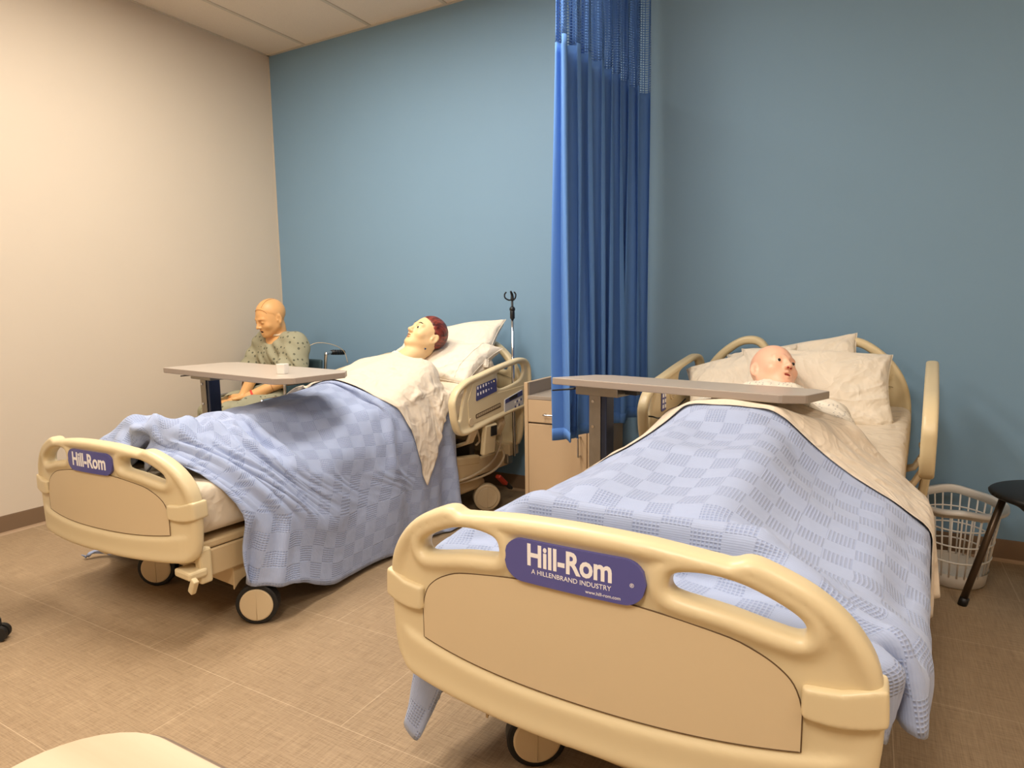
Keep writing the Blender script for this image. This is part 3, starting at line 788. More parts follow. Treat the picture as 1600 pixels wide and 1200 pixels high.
def make_bed(name, loc, rz, dz, hdz, hx, railsc, L, fb_rot, small_print, wheels, **tg):
    bed = empty(name, (loc[0], loc[1], 0), rz, **tg)
    make_footboard(bed, dz-.006, fb_rot, small_print)
    hb = end_board('headboard', HB_HALF, HB_HOLE, hdz, M['plastic'], bed, L, .10, -1)
    hb.location.x = hx
    tube('panel_line', [(u, -.10*u*u-.0205, .86-.25*abs(u)**1.5) for u in np.linspace(-.40, .40, 30)], .001, M['seam'], hb, 6)
    for s in (-1, 1): make_rail(bed, s, L-.0, hdz, railsc)
    z = dz
    # side bars, deck and frame
    for s in (-1, 1):
        bm = bmesh.new(); add_box(bm, (s*.405, L/2+.05, .362+z), (.035, L-.20, .100), .006); b_ = bm_obj('side_frame', bm, M['metalbeige'], bed)
        box('end_cap', (s*.422, .140, .365+z), (.040, .045, .13), M['plastic'], b_, .008)
    bm = bmesh.new(); add_box(bm, (0, .70, .43+z), (.84, 1.22, .03), .008); add_box(bm, (0, .16, .40+z), (.80, .10, .05), .008)
    bm_obj('deck', bm, M['metalbeige'], bed)
    bm = bmesh.new()
    for yy in (.35, .75, 1.15, 1.55, L-.12): add_box(bm, (0, yy, .335+z), (.78, .06, .05), .004)
    bm_obj('cross_members', bm, M['darkmetal'], bed)
    # latch under the foot panel
    bm = bmesh.new(); add_box(bm, (.40, .105, .345+z), (.10, .07, .03), .008); add_box(bm, (.455, .08, .315+z), (.026, .02, .06), .005, Matrix.Rotation(.5, 3, 'Y'))
    bm_obj('release_latch', bm, M['plastic'], bed)
    box('brake_socket', (-.06, .03, .357+z), (.06, .03, .022), M['plastic'], bed, .006)
    # base with casters
    bs = empty('base', (0, 0, 0)); bs.parent = bed
    bm = bmesh.new()
    for s in (-1, 1): add_box(bm, (s*.26, L/2, .175), (.06, L-.55, .06), .008)
    for yy in (.36, L-.38): add_box(bm, (0, yy, .165), (.60, .09, .075), .010)
    bm_obj('base_frame', bm, M['metalbeige'], bs)
    for s in (-1, 1):
        for yy, sg in ((L-.33, 1),):
            def cover(X, Y, Z, s=s, yy=yy, sg=sg):
                b = sd_box((X, Y, Z), (s*.31, yy-sg*.03, .18), (.075, .13, .05), .022)
                w_ = (sg*(Y-yy)*.35+(Z-.215)); return smax(b, w_, .02)
            sdf_obj('caster_cover', cover, (s*.31-.10, yy-.20, .11), (s*.31+.10, yy+.20, .26), .007, M['metalbeige'], bs, 1)
    # cover across the foot-end casters: notched plate with flared side wings
    fp = [(-.40, .150), (.40, .150), (.40, .262), (.33, .262), (.26, .255), (.225, .215), (-.225, .215), (-.26, .255), (-.33, .262), (-.40, .262)]
    fc = poly_prism('front_cover', fp, .010, lambda u, v, d: (u, .262+d, v-.012+.02*abs(u)), M['metalbeige'], bs, .002)
    for s in (-1, 1):
        wp = arc_pts([(.262, .132), (.30, .165), (.38, .178), (.52, .182)], 5)+[(.56, .26), (.262, .262)]
        poly_prism('side_wing', wp, .008, lambda u, v, d, s=s: (s*(.396+d+.05*(u-.262)), u, v), M['metalbeige'], fc, .0015)
    box('underbed_shade', (0, 1.12, .235), (.52, 1.25, .05), M['darkmetal'], bs, .008)  # dark box added to deepen the shade under the bed
    for s in (-1, 1):
        tube('lift_arm', [(s*.20, .55, .17), (s*.24, .95, .34+z)], .024, M['metalbeige'], bs, 10)
        tube('lift_arm', [(s*.20, L-.95, .17), (s*.24, L-.55, .34+z)], .024, M['metalbeige'], bs, 10)
    bm = bmesh.new(); add_box(bm, (0, .95, .19), (.30, .5, .05), .01); add_box(bm, (0, 1.35, .20), (.16, .30, .10), .02); bm_obj('motor_housing', bm, M['darkmetal'], bs)
    for u, y_, a, cov in wheels: caster(bs, u, y_, a, M['plastic2'], covered=cov)
    return bed

BL_LOC, BL_T, BL_DZ, BL_L = (1.53, -2.247), -.085, -.087, 2.12
BR_LOC, BR_T, BR_DZ, BR_L = (3.575, -2.507), -.065, 0.0, 2.36
bedL = make_bed('hospital_bed', BL_LOC, BL_T, BL_DZ, -.045, .045, .874, BL_L, .125, False,
    [(.47, .315, -.90, False), (-.20, .285, -.90, False), (.41, 1.86, -.75, True), (-.37, 1.80, -.9, False)],
    label='beige hospital bed nearer the left wall, its foot panel showing large white lettering on purple', cat='bed')
bedR = make_bed('hospital_bed', BR_LOC, BR_T, BR_DZ, 0.0, -.02, 1.0, BR_L, .050, True,
    [(.34, .34, -.2, False), (-.30, .34, -.9, False), (.34, 2.0, -.2, False), (-.34, 2.0, -.9, False)],
    label='beige hospital bed at the front right, its purple name plate with small print', cat='bed')
# mattress: flat section plus raised head section
def mattress(bed, L, dz, piv, th, hw=.43):
    c, s = math.cos(th), math.sin(th); hl = L-.07-piv
    def fn(X, Y, Z):
        a = sd_box((X, Y, Z), (0, (.125+piv)/2, .535+dz), (hw, (piv-.125)/2+.03, .095), .045)
        y2 = (Y-piv)*c+(Z-.44-dz)*s; z2 = -(Y-piv)*s+(Z-.44-dz)*c
        b = sd_box((X, y2, z2), (0, hl/2, .095), (hw+.005, hl/2+.02, .095), .035)
        return smin(a, b, .03)
    hi = .66+dz+hl*s+.12
    o = sdf_obj('mattress', fn, (-.50, .0, .42+dz), (.50, L+.03, hi), .012, M['mattress'], bed, 2)
    dk = box('head_deck', (0, piv+hl/2*c, .42+dz+hl/2*s), (.84, hl, .02), M['metalbeige'], bed, .004, Matrix.Rotation(th, 3, 'X'))
    return fn
LP, LTH = 1.22, math.radians(24)
RP, RTH = 1.40, math.radians(6)
matL = mattress(bedL, BL_L, -.06, LP, LTH)
matR = mattress(bedR, BR_L, BR_DZ, RP, RTH, .452)
# ------------------------------------------------------------------ patients (training manikins)
def head_sd(P, open_mouth=0.0, hair=0.0, closed=False, jaw_drop=0.0):
    """head frame: x to its right, y forward, z up, chin near z=0, crown near z=.225"""
    X, Y, Z = P; A = np.abs(X); Q = (A, Y, Z)
    d = sd_ell(P, (0, -.014, .140), (.0765, .096, .088))
    d = smin(d, sd_ell(P, (0, .030, .098), (.062, .062, .085)), .03)            # forehead / mid face
    d = smin(d, sd_cone(Q, (.052, -.002, .058), (.018, .066, .018), .022, .020), .03)   # jaw
    d = smin(d, sd_ell(Q, (.040, .014, .088), (.028, .055, .055)), .02)
    d = smin(d, sd_ell(P, (0, .040, .055), (.046, .050, .052)), .025)
    d = smin(d, sd_ell(P, (0, .076, .014), (.020, .016, .016)), .018)           # chin
    d = smin(d, sd_ell(Q, (.043, .060, .078), (.022, .022, .020)), .02)         # cheek bones
    d = smin(d, sd_cone(Q, (.012, .088, .126), (.042, .076, .128), .009, .008), .014)  # brow ridge
    d = smax(d, -sd_ell(Q, (.032, .104, .108), (.021, .020, .014)), .012)       # eye sockets
    if closed: d = smin(d, sd_ell(Q, (.032, .0785, .107), (.0165, .0120, .0120)), .004)
    else: d = smin(d, smax(sd_ell(Q, (.032, .077, .108), (.0155, .0135, .0135)), -sd_ell(Q, (.032, .096, .1075), (.0125, .012, .0062)), .002), .004)
    d = smin(d, sd_cone(P, (0, .090, .118), (0, .107, .082), .0075, .0105), .012)   # nose bridge
    d = smin(d, sd_ell(P, (0, .109, .078), (.0110, .0105, .0095)), .008)
    d = smin(d, sd_ell(Q, (.0125, .099, .075), (.0075, .009, .0075)), .006)
    d = smax(d, -sd_ell(Q, (.0062, .106, .0685), (.0032, .0048, .005)), .002)   # nostrils
    lz = .050; o = open_mouth*.008
    d = smin(d, sd_cone(Q, (0, .0955, lz+.0035+o*.3), (.024, .083, lz), .0062, .0030), .006)
    d = smin(d, sd_cone(Q, (0, .0925, lz-.0065-o*1.3), (.021, .082, lz-.001-o*.4), .0068, .0032), .006)
    d = smax(d, -sd_ell(P, (0, .100, lz-.001-o*.6), (.0205, .014, .0009+o)), .0015)
    d = smax(d, -sd_cone(Q, (0, .100, lz-.019-o), (.012, .096, lz-.019-o), .0030, .003), .008)
    # ears
    ex = A-(.0795-.30*(Y+.012)); er = sd_ell((ex, Y+.012+(Z-.098)*.15, Z), (0, 0, .098), (.0075, .0205, .035))
    er = smax(er, -sd_ell((ex, Y+.010, Z), (.0085, 0, .102), (.0065, .0125, .023)), .003)
    er = smin(er, sd_ell((A, Y, Z), (.080, .001, .092), (.006, .005, .009)), .003)
    d = smin(d, er, .006)
    if hair:
        hs = sd_ell(P, (0, -.016, .143), (.0785+hair, .099+hair, .090+hair)); hl = .150+.030*np.clip(1-np.abs(Y-.04)/.06, 0, 1)+.0
        line = .160-np.clip((.03-Y)/.06, 0, 1)*.085
        reg = line-Z
        d = np.minimum(d, smax(smax(hs, reg, .004), (Y-.078), .006))
    return d
def head_parts(body, o, f, u, eye='open', mouth=1.0, brows=False, lipmat=None, red_nostril=False):
    """eyes, mouth lining and brows as children, placed through the head frame"""
    f = Vector(f).normalized(); u = Vector(u); u = (u-f*u.dot(f)).normalized(); xr = f.cross(u); o = Vector(o)
    W = lambda x, y, z: o+xr*x+f*y+u*z
    if eye == 'open':
        for s in (-1, 1):
            bm = bmesh.new(); bmesh.ops.create_uvsphere(bm, u_segments=20, v_segments=12, radius=.0118, matrix=Matrix.Translation(W(s*.032, .0785, .1078)))
            e = bm_obj('eye', bm, M['eyewhite'], body, True)
            gaze = (f+xr*(s*.02)).normalized(); c = W(s*.032, .0785, .1078)+gaze*.0085
            bm = bmesh.new(); bmesh.ops.create_uvsphere(bm, u_segments=16, v_segments=8, radius=.0070, matrix=Matrix.Translation(c)); bm_obj('iris', bm, M['iris'], e, True)
    if mouth:
        rot = Matrix((xr, f, u)).transposed().to_4x4(); rot.translation = W(0, .0830, .0495-.0048*mouth)
        bm = bmesh.new(); bmesh.ops.create_uvsphere(bm, u_segments=20, v_segments=10, radius=1, matrix=rot @ Matrix.Diagonal((.0205, .0105, .0014+.0085*mouth, 1)))
        bm_obj('mouth_lining', bm, M['mouthdark'] if eye == 'closed' else M['lip'], body, True)
    if brows:
        for s in (-1, 1):
            pts = smooth_pts([W(s*.017, .0945, .129), W(s*.030, .0900, .1385), W(s*.044, .0780, .136), W(s*.052, .0660, .127)], 5)
            tube('eyebrow', pts, [.0008+.0022*math.sin(PI*i/(len(pts)-1)) for i in range(len(pts))], M['brow'], body, 6)
    if lipmat:
        for dz, yy, r in ((.0045, .1000, .0042), (-.0095, .0972, .0046)):
            pts = smooth_pts([W(-.021, .0855, .0495), W(-.010, yy-.0035, .0495+dz), W(0, yy-.0010, .0495+dz*.85), W(.010, yy-.0035, .0495+dz), W(.021, .0855, .0495)], 5)
            n = len(pts); tube('lip', pts, [max(.0008, r*.8*math.sin(PI*i/(n-1))**.6) for i in range(n)], lipmat, body, 8)
    if red_nostril:
        for s in (-1, 1):
            bm = bmesh.new(); bmesh.ops.create_uvsphere(bm, u_segments=12, v_segments=8, radius=.0046, matrix=Matrix.Translation(W(s*.0066, .1065, .0700))); bm_obj('nostril', bm, M['nostril'], body, True)
    return W
def limb(P, pts, rs, k=.02):
    d = None
    for i in range(len(pts)-1):
        c = sd_cone(P, pts[i], pts[i+1], rs[i], rs[i+1]); d = c if d is None else smin(d, c, k)
    return d
def hand_sd(P, wrist, dirn, palm_n, thumb_side, curl=.35, size=1.0, spread=1.0):
    """wrist position, direction of the fingers, palm normal (the side the fingers curl to), thumb_side +1/-1 along dir x normal"""
    d_ = Vector(dirn).normalized(); n_ = Vector(palm_n); n_ = (n_-d_*n_.dot(d_)).normalized(); s_ = d_.cross(n_)*thumb_side
    W = lambda a, b, c: tuple(Vector(wrist)+(d_*a+s_*b+n_*c)*size)
    d = sd_cone(P, W(0, .004, 0), W(.080, .026, .002), .021*size, .0125*size)
    for b in (.009, -.008, -.024): d = smin(d, sd_cone(P, W(.005, b*.5, 0), W(.082, b, .001), .017*size, .0115*size), .012*size)
    L = ((.026, .070, .0098), (.009, .078, .0100), (-.008, .072, .0096), (-.025, .056, .0086))
    for i, (b, ln, r) in enumerate(L):
        cu = curl*(1+.18*i); a0 = .082-abs(b)*.12
        p = Vector((a0, b, .001)); ang = cu*.25; sp = (b*.9)*spread*.6
        chain = [p.copy()]
        for fr, da in ((.46, cu*.55), (.30, cu*.8), (.24, cu*.5)):
            p = p+Vector((math.cos(ang)*ln*fr, sp*ln*fr*6, math.sin(ang)*ln*fr)); chain.append(p.copy()); ang += da
        rs = [r, r*.95, r*.88, r*.74]
        d = smin(d, limb(P, [W(*c) for c in chain], [x*size for x in rs], .002), .004)
    th = [W(.016, .020, .004), W(.044, .044, .012), W(.068, .056, .018), W(.088, .060, .022)]
    d = smin(d, limb(P, th, [.016*size, .0125*size, .0110*size, .0085*size], .004), .008)
    return d
# ---- the two patients in bed (bed-local coordinates)
def bed_body(P, J):
    """J: dict of joints"""
    d = None
    for a, b, ra, rb in J['torso']:
        c = sd_cone(P, a, b, ra, rb); d = c if d is None else smin(d, c, .07)
    for s in (0, 1):
        d = smin(d, limb(P, J['leg'][s], (.088, .060, .056, .036), .03), .05)
        a = J['leg'][s][3]; d = smin(d, sd_cone(P, (a[0], a[1]-.02, a[2]), J['toe'][s], .034, .026), .02)
        d = smin(d, limb(P, J['arm'][s], (.052, .040, .036, .026), .02), .03)
    return d
def rot_dir(v, rz):
    c, s = math.cos(-rz), math.sin(-rz); return (c*v[0]-s*v[1], s*v[0]+c*v[1], v[2])
def patient(name, bed_loc, rz, J, head_o, f, u, head_kw, m, hand_args, **tg):
    fl, ul = rot_dir(f, rz), rot_dir(u, rz)
    def fn(X, Y, Z):
        P = (X, Y, Z)
        d = bed_body(P, J)
        Ph, _ = frame_of(P, head_o, fl, ul)
        h = np.full(X.shape, 1.0)
        near = (X-head_o[0])**2+(Y-head_o[1])**2+(Z-head_o[2])**2 < .3**2
        nd = head_sd(tuple(p[near] for p in Ph), **head_kw)
        nk = sd_cone(tuple(p[near] for p in P), J['neck'][0], J['neck'][1], .058, .056)
        h[near] = smin(nd, nk, .022)
        d = smin(d, h, .025)
        for hp in hand_args: d = smin(d, hand_sd(P, *hp), .01)
        return d
    x0 = J['bounds']
    t = sdf_obj(name, fn, x0[0], x0[1], .0052, m)
    t.location = (bed_loc[0], bed_loc[1], 0); t.rotation_euler = (0, 0, rz)
    for k, v in tg.items(): t[{'cat': 'category'}.get(k, k)] = v
    return t, fl, ul
def world_dir(a):   # fixed world basis of the room seen from the doorway side
    R_, U_, T_ = Vector((.8731, .4874, 0)), Vector((-.06, .107, .9925)), Vector((.4838, -.8665, .1227))
    return R_*a[0]+U_*a[1]+T_*a[2]
# left patient
def tz(y, x=0): return 0
LJ = dict(torso=[((.05, 1.05, .675), (.07, 1.28, .705), .11, .11), ((.07, 1.28, .705), (.09, 1.46, .785), .11, .09), ((-.07, 1.47, .815), (.25, 1.47, .815), .07, .07), ((-.02, 1.38, .75), (.18, 1.38, .75), .09, .09)],
    leg=[[(-.06, 1.02, .68), (-.08, .62, .66), (-.10, .28, .635), (-.10, .22, .62)], [(.14, 1.02, .68), (.13, .62, .67), (.11, .28, .635), (.11, .22, .62)]],
    toe=[(-.12, .20, .735), (.13, .20, .735)],
    arm=[[(-.12, 1.46, .815), (-.20, 1.22, .70), (-.19, 1.05, .67), (-.17, .94, .645)], [(.30, 1.46, .81), (.33, 1.20, .69), (.33, 1.02, .66), (.31, .92, .64)]],
    neck=((.10, 1.52, .885), (.12, 1.62, .95)), bounds=((-.32, .10, .55), (.44, 1.86, 1.20)))
RJ = dict(torso=[((.0, 1.10, .735), (.0, 1.34, .735), .12, .105), ((.0, 1.34, .735), (.0, 1.56, .745), .105, .095), ((-.17, 1.60, .735), (.17, 1.60, .735), .07, .07), ((-.10, 1.44, .745), (.10, 1.44, .745), .10, .10), ((-.06, 1.64, .800), (.06, 1.64, .800), .062, .062)],
    leg=[[(-.10, 1.08, .73), (-.13, .70, .725), (-.15, .36, .69), (-.15, .30, .675)], [(.10, 1.08, .73), (.13, .70, .725), (.14, .36, .69), (.14, .30, .675)]],
    toe=[(-.24, .27, .72), (.24, .27, .72)],
    arm=[[(-.21, 1.60, .75), (-.27, 1.36, .73), (-.20, 1.14, .77), (-.12, 1.06, .825)], [(.21, 1.60, .75), (.27, 1.36, .73), (.20, 1.14, .77), (.12, 1.06, .825)]],
    neck=((.0, 1.66, .765), (-.01, 1.76, .84)), bounds=((-.36, .16, .60), (.36, 1.96, 1.08)))
def to_local(bed_loc, rz, p):
    c, s = math.cos(-rz), math.sin(-rz); x, y = p[0]-bed_loc[0], p[1]-bed_loc[1]; return (c*x-s*y, s*x+c*y, p[2])
Lf, Lu = world_dir((-.62, .54, .57)), world_dir((.46, .82, -.22))
Lc = to_local(BL_LOC, BL_T, (1.815, -.60, 1.030)); Rc = to_local(BR_LOC, BR_T, (3.665, -.66, .905))
Rf, Ru = world_dir((.27, .42, .87)), world_dir((.16, .84, -.50))
def head_origin(c, f, u, rz):
    f, u = Vector(rot_dir(f, rz)).normalized(), Vector(rot_dir(u, rz)); u = (u-f*u.dot(f)).normalized(); return tuple(Vector(c)-u*.112-f*.015)
LH = head_origin(Lc, Lf, Lu, BL_T); RH = head_origin(Rc, Rf, Ru, BR_T)
LJ['neck'] = (LJ['neck'][0], tuple(Vector(LH)+Vector(rot_dir(Lu, BL_T)).normalized()*.045-Vector(rot_dir(Lf, BL_T)).normalized()*.025))
RJ['neck'] = (RJ['neck'][0], tuple(Vector(RH)+Vector(rot_dir(Ru, BR_T)).normalized()*.045-Vector(rot_dir(Rf, BR_T)).normalized()*.025))
pl, fl, ul = patient('person', BL_LOC, BL_T, LJ, LH, Lf, Lu, dict(open_mouth=.25), M['skin_pale'],
    [((-.17, .95, .648), (.1, -1, -.12), (0, 0, -1), -1), ((.31, .93, .643), (-.05, -1, -.12), (0, 0, -1), 1)],
    label='manikin patient with painted auburn hair lying in the left bed, looking up to the left', cat='person')
head_parts(pl, LH, fl, ul, 'open', .25, True, M['liptan'])
def hair_piece(body, o, f, u):
    def fn(X, Y, Z):
        P, _ = frame_of((X, Y, Z), o, f, u); x, y, z = P
        hs = sd_ell(P, (0, -.018, .142), (.0815, .100, .0935)); inner = sd_ell(P, (0, -.014, .140), (.073, .092, .085))
        line = .181-np.clip((.066-y)/.05, 0, 1)*.045-np.clip((.012-y)/.045, 0, 1)*.105+.006*np.sin(x*70)
        reg = line-z; d = smax(hs, reg, .006); d = smax(d, -inner, .003); d = smax(d, y-.074, .004)
        d = d+.0012*np.sin((x*1.2+z*.35)*420)*np.exp(-(d/.006)**2)
        return d
    lo = np.array(o)-.26; hi = np.array(o)+.26
    return sdf_obj('hair', fn, lo, hi, .0038, M['hair'], body, 1)
hair_piece(pl, LH, fl, ul)
cyl('neck_stud', tuple(Vector(LH)+Vector(ul)*.030+Vector(fl).cross(Vector(ul))*-.061-Vector(fl)*.004), tuple(Vector(LH)+Vector(ul)*.030+Vector(fl).cross(Vector(ul))*-.067-Vector(fl)*.004), .0055, M['chrome'], pl, 14)
pr, fr, ur = patient('person', BR_LOC, BR_T, RJ, RH, Rf, Ru, dict(open_mouth=.75), M['skin_pink'],
    [((-.12, 1.07, .825), (1, -.35, .05), (0, -.2, -1), -1), ((.12, 1.07, .825), (-1, -.35, .12), (0, -.2, -1), 1)],
    label='bald pink skinned manikin patient lying in the right bed with mouth open', cat='person')
head_parts(pr, RH, fr, ur, 'open', .75, False, None, True)
# gowns: clothing follows the body
def gown_piece(body, J, m, y0, y1, off, neck_o, neck_r, name='gown'):
    def fn(X, Y, Z):
        P = (X, Y, Z); d = None
        for a, b, ra, rb in J['torso']:
            c = sd_cone(P, a, b, ra, rb); d = c if d is None else smin(d, c, .07)
        for s in (0, 1): d = smin(d, limb(P, J['arm'][s][:2], (.060, .050), .02), .04)
        n = sd_cone(P, *J['neck'], .063, .060)
        d = smin(d, n, .04)-off
        d = d+.0022*np.sin(X*90+Y*35)*np.sin(Y*60+X*20)
        cut = np.sqrt((X-neck_o[0])**2+(Y-neck_o[1])**2+(Z-neck_o[2])**2)-neck_r
        d = smax(d, -cut, .004)
        return np.maximum(np.maximum(d, y0-Y), Y-y1)
    b = J['bounds']
    return sdf_obj(name, fn, (b[0][0], y0-.02, b[0][2]), (b[1][0], y1+.03, b[1][2]-.05), .0065, m, body, 1)
gown_piece(pl, LJ, M['gown_white'], .95, 1.60, .012, (LH[0], LH[1]-.0, LH[2]+.02), .135)
gown_piece(pr, RJ, M['gown_white'], 1.00, 1.80, .012, (RH[0]+.01, RH[1]+.06, RH[2]+.05), .108)

# ------------------------------------------------------------------ pillows
def pillow(name, rest, c, size, thick, ax, az, m, seed, fold=0.0, open_end=False, sag=0.0, **tg):
    """c centre, ax = direction of its long side, az = direction its face looks (world)"""
    ax = Vector(ax).normalized(); az = Vector(az); az = (az-ax*az.dot(ax)).normalized(); ay = az.cross(ax)
    n = 56; rnd = random.Random(seed); ph = [rnd.uniform(0, 6.3) for _ in range(12)]
    V, F = [], []
    def pt(i, j, s):
        u, v = -1+2*i/n, -1+2*j/n
        e = (1-abs(u)**2.6)*(1-abs(v)**2.6)
        x = u*size[0]/2*(1-.085*(1-v*v)*abs(u)**4); y = v*size[1]/2*(1-.10*(1-u*u)*abs(v)**4)
        z = s*thick/2*max(e, 0)**.42
        # wrinkles running in from corners and edges
        w_ = 0
        for k in range(4):
            cx, cy = ((-1, -1), (1, -1), (-1, 1), (1, 1))[k]; dx, dy = u-cx, v-cy; r = math.hypot(dx, dy); a = math.atan2(dy, dx)
            w_ += .0045*math.sin(a*13+ph[k]+math.sin(a*5+ph[k+4])*1.4)*math.exp(-(r/.75)**2)*min(1, r*3)
        w_ += .0035*math.sin(u*7+3*math.sin(v*3+ph[8])+ph[9])*math.exp(-((abs(v)-.8)/.3)**2)
        w_ += .003*math.sin(u*4+v*6+ph[10])*math.sin(v*5-u*2+ph[11])
        z += w_*(1 if e > .02 else .3)
        z += fold*(u*u)*size[0]*.5 + sag*(1-min(1, (u*u+v*v)))*s*(-1 if s > 0 else 0)
        return Vector(c)+ax*x+ay*y+az*z
    idx = {}
    for s in (1, -1):
        for i in range(n+1):
            for j in range(n+1):
                if s < 0 and (i in (0, n) or j in (0, n)): idx[(s, i, j)] = idx[(1, i, j)]; continue
                idx[(s, i, j)] = len(V); V.append(pt(i, j, s))
        for i in range(n):
            for j in range(n):
                q = [idx[(s, i, j)], idx[(s, i+1, j)], idx[(s, i+1, j+1)], idx[(s, i, j+1)]]
                F.append(q if s > 0 else q[::-1])
    o = mesh_obj(name, [Vector(v)-Vector(c) for v in V], F, m); o.location = c
    for k, v in tg.items(): o[{'cat': 'category'}.get(k, k)] = v
    # case hem seam near one end and piping round the edge
    edge = [pt(i, 0, 1) for i in range(n)]+[pt(n, j, 1) for j in range(n)]+[pt(n-i, n, 1) for i in range(n)]+[pt(0, n-j, 1) for j in range(n)]
    tube('seam', [p-Vector(c) for p in edge], .0022, m, o, 6, closed=True)
    if open_end:
        for s_ in (1,):
            iu = n-7; tube('case_hem', [pt(iu, j, 1)-Vector(c)+az*.001 for j in range(2, n-1)], .0018, m, o, 6)
    return o
def bl(x, y, z): return bedL_M @ Vector((x, y, z))
bpy.context.view_layer.update()
bedL_M, bedR_M = bedL.matrix_world.copy(), bedR.matrix_world.copy()

def lower_rail(bed, side, y0, y1, z0, z1):
    P = rounded_poly([(y0, z0), (y1, z0), (y1, z1), (y0, z1)], .08, 8); Hh = rounded_poly([(y0+.10, z1-.13), (y1-.10, z1-.13), (y1-.10, z1-.05), (y0+.10, z1-.05)], .035, 6)
    def fn(X, Y, Z):
        d2 = np.maximum(sd_poly(Y[0], Z[0], P), -sd_poly(Y[0], Z[0], Hh))[None]; hw = .016; r = .014
        a = d2+r; b = np.abs(X)-hw+r
        return np.minimum(np.maximum(a, b), 0)+np.sqrt(np.maximum(a, 0)**2+np.maximum(b, 0)**2)-r
    o = sdf_obj('lower_side_rail', fn, (-.03, y0-.03, z0-.03), (.03, y1+.03, z1+.03), .007, M['plastic'], bed, 1); o.location = (side*.505, 0, 0); return o
for s_ in (-1, 1): lower_rail(bedR, s_, .50, 1.42, .34, .56)
#PROPS
# pillows
def P_(Mx, x, y, z): return tuple(Mx @ Vector((x, y, z)))
pillow('pillow', None, (1.765, -.335, .925), (.70, .42), .15, (1, .10, .13), (-.05, -.62, .78), M['pillow'], 3, sag=.0,
    label='upper white pillow in the left bed, its corner by the drip pole', cat='pillow', group='pillows on the left bed')
pillow('pillow', None, (1.81, -.48, .870), (.66, .40), .17, (1, -.02, -.06), (-.02, -.42, .90), M['pillow'], 8, open_end=True,
    label='lower white pillow with hemmed open end under the head with auburn hair', cat='pillow', group='pillows on the left bed')
pillow('pillow', None, (3.80, -.47, .805), (.62, .42), .17, (1, .12, -.03), (.10, -.74, .72), M['pillow'], 5,
    label='large white front pillow at the right of the bald head', cat='pillow', group='pillows on the right bed')
pillow('pillow', None, (3.70, -.30, .845), (.58, .36), .13, (1, .05, .20), (0, -.75, .66), M['pillow'], 12,
    label='rear white pillow on the right bed, pointed corner showing above the front one', cat='pillow', group='pillows on the right bed')
pillow('pillow', None, (3.50, -.45, .80), (.52, .36), .16, (1, .02, .26), (-.10, -.70, .72), M['pillow'], 17,
    label='white pillow at the left of the bald head', cat='pillow', group='pillows on the right bed')

# drip pole on the left bed, cables and head-end mechanics (parts of that bed)
pole = tube('drip_pole', [(.50, 2.02, .30), (.50, 2.02, 1.135)], .009, M['chrome'], bedL, 12)
tube('pole_upper', [(.50, 2.02, 1.10), (.50, 2.02, 1.215)], .0065, M['black'], pole, 10)
cyl('pole_clamp', (.50, 2.02, 1.105), (.50, 2.02, 1.15), .014, M['black'], pole, 16, bev=.003)
bm = bmesh.new(); bmesh.ops.create_uvsphere(bm, u_segments=16, v_segments=10, radius=.017, matrix=Matrix.Translation((.50, 2.02, 1.16))); bm_obj('clamp_knob', bm, M['black'], pole, True)
for s in (-1, 1):
    tube('hook', smooth_pts([(.50, 2.02, 1.215), (.50+s*.012, 2.01+s*.005, 1.212), (.50+s*.027, 2.0+s*.012, 1.225), (.50+s*.029, 2.0+s*.013, 1.245), (.50+s*.020, 2.0+s*.009, 1.258)], 5), .0042, M['black'], pole, 8)
tube('hook', smooth_pts([(.50, 2.02, 1.21), (.50, 2.02, 1.24), (.50, 2.005, 1.262)], 4), [.009, .011, .010, .009, .008, .008, .007, .006, .005], M['black'], pole, 10)
for pts in ([(.47, 1.66, .60), (.475, 1.70, .50), (.465, 1.73, .44), (.46, 1.70, .42)],
            [(.46, 1.74, .60), (.47, 1.86, .52), (.47, 1.93, .42), (.46, 1.86, .30), (.44, 1.68, .245), (.40, 1.50, .235)],
            [(.45, 1.80, .46), (.46, 1.92, .38), (.46, 1.97, .30), (.45, 1.88, .235), (.42, 1.70, .215), (.36, 1.55, .21)]):
    tube('cable', smooth_pts(pts, 8), .0065, M['cord'], bedL, 8)
for bed, L in ((bedL, BL_L), (bedR, BR_L)):
    bm = bmesh.new(); add_box(bm, (0, L-.04, .325), (.92, .10, .075), .008); add_box(bm, (0, L-.06, .24), (.60, .05, .12), .01); bm_obj('head_crossbar', bm, M['metalbeige'], bed)
    for s in (-1, 1):
        box('corner_socket', (s*.43, L-.07, .27), (.045, .05, .06), M['steel'], bed, .006)
        bm = bmesh.new(); add_box(bm, (s*.40, L-.50, .335), (.05, .34, .055), .012, Matrix.Rotation(-.12, 3, 'X')); bm_obj('rail_bracket', bm, M['metalbeige'], bed)
    bm = bmesh.new(); add_box(bm, (.0, L-.33, .28), (.74, .05, .26), .01); bm_obj('rear_shroud', bm, M['darkmetal'], bed)
pd = box('brake_pedal', (.47, 1.93, .17), (.034, .10, .022), M['red'], bedL, .006, Matrix.Rotation(-.7, 3, 'X') )
box('pedal_arm', (.47, 1.99, .125), (.028, .09, .018), M['black'], pd, .005, Matrix.Rotation(-.7, 3, 'X'))
tube('call_cord', smooth_pts([(-.535, 1.62, .70), (-.47, 1.60, .705), (-.46, 1.66, .69), (-.455, 1.76, .69), (-.46, 1.90, .705), (-.455, 2.0, .73)], 6), .0035, M['black'], bedR, 6)
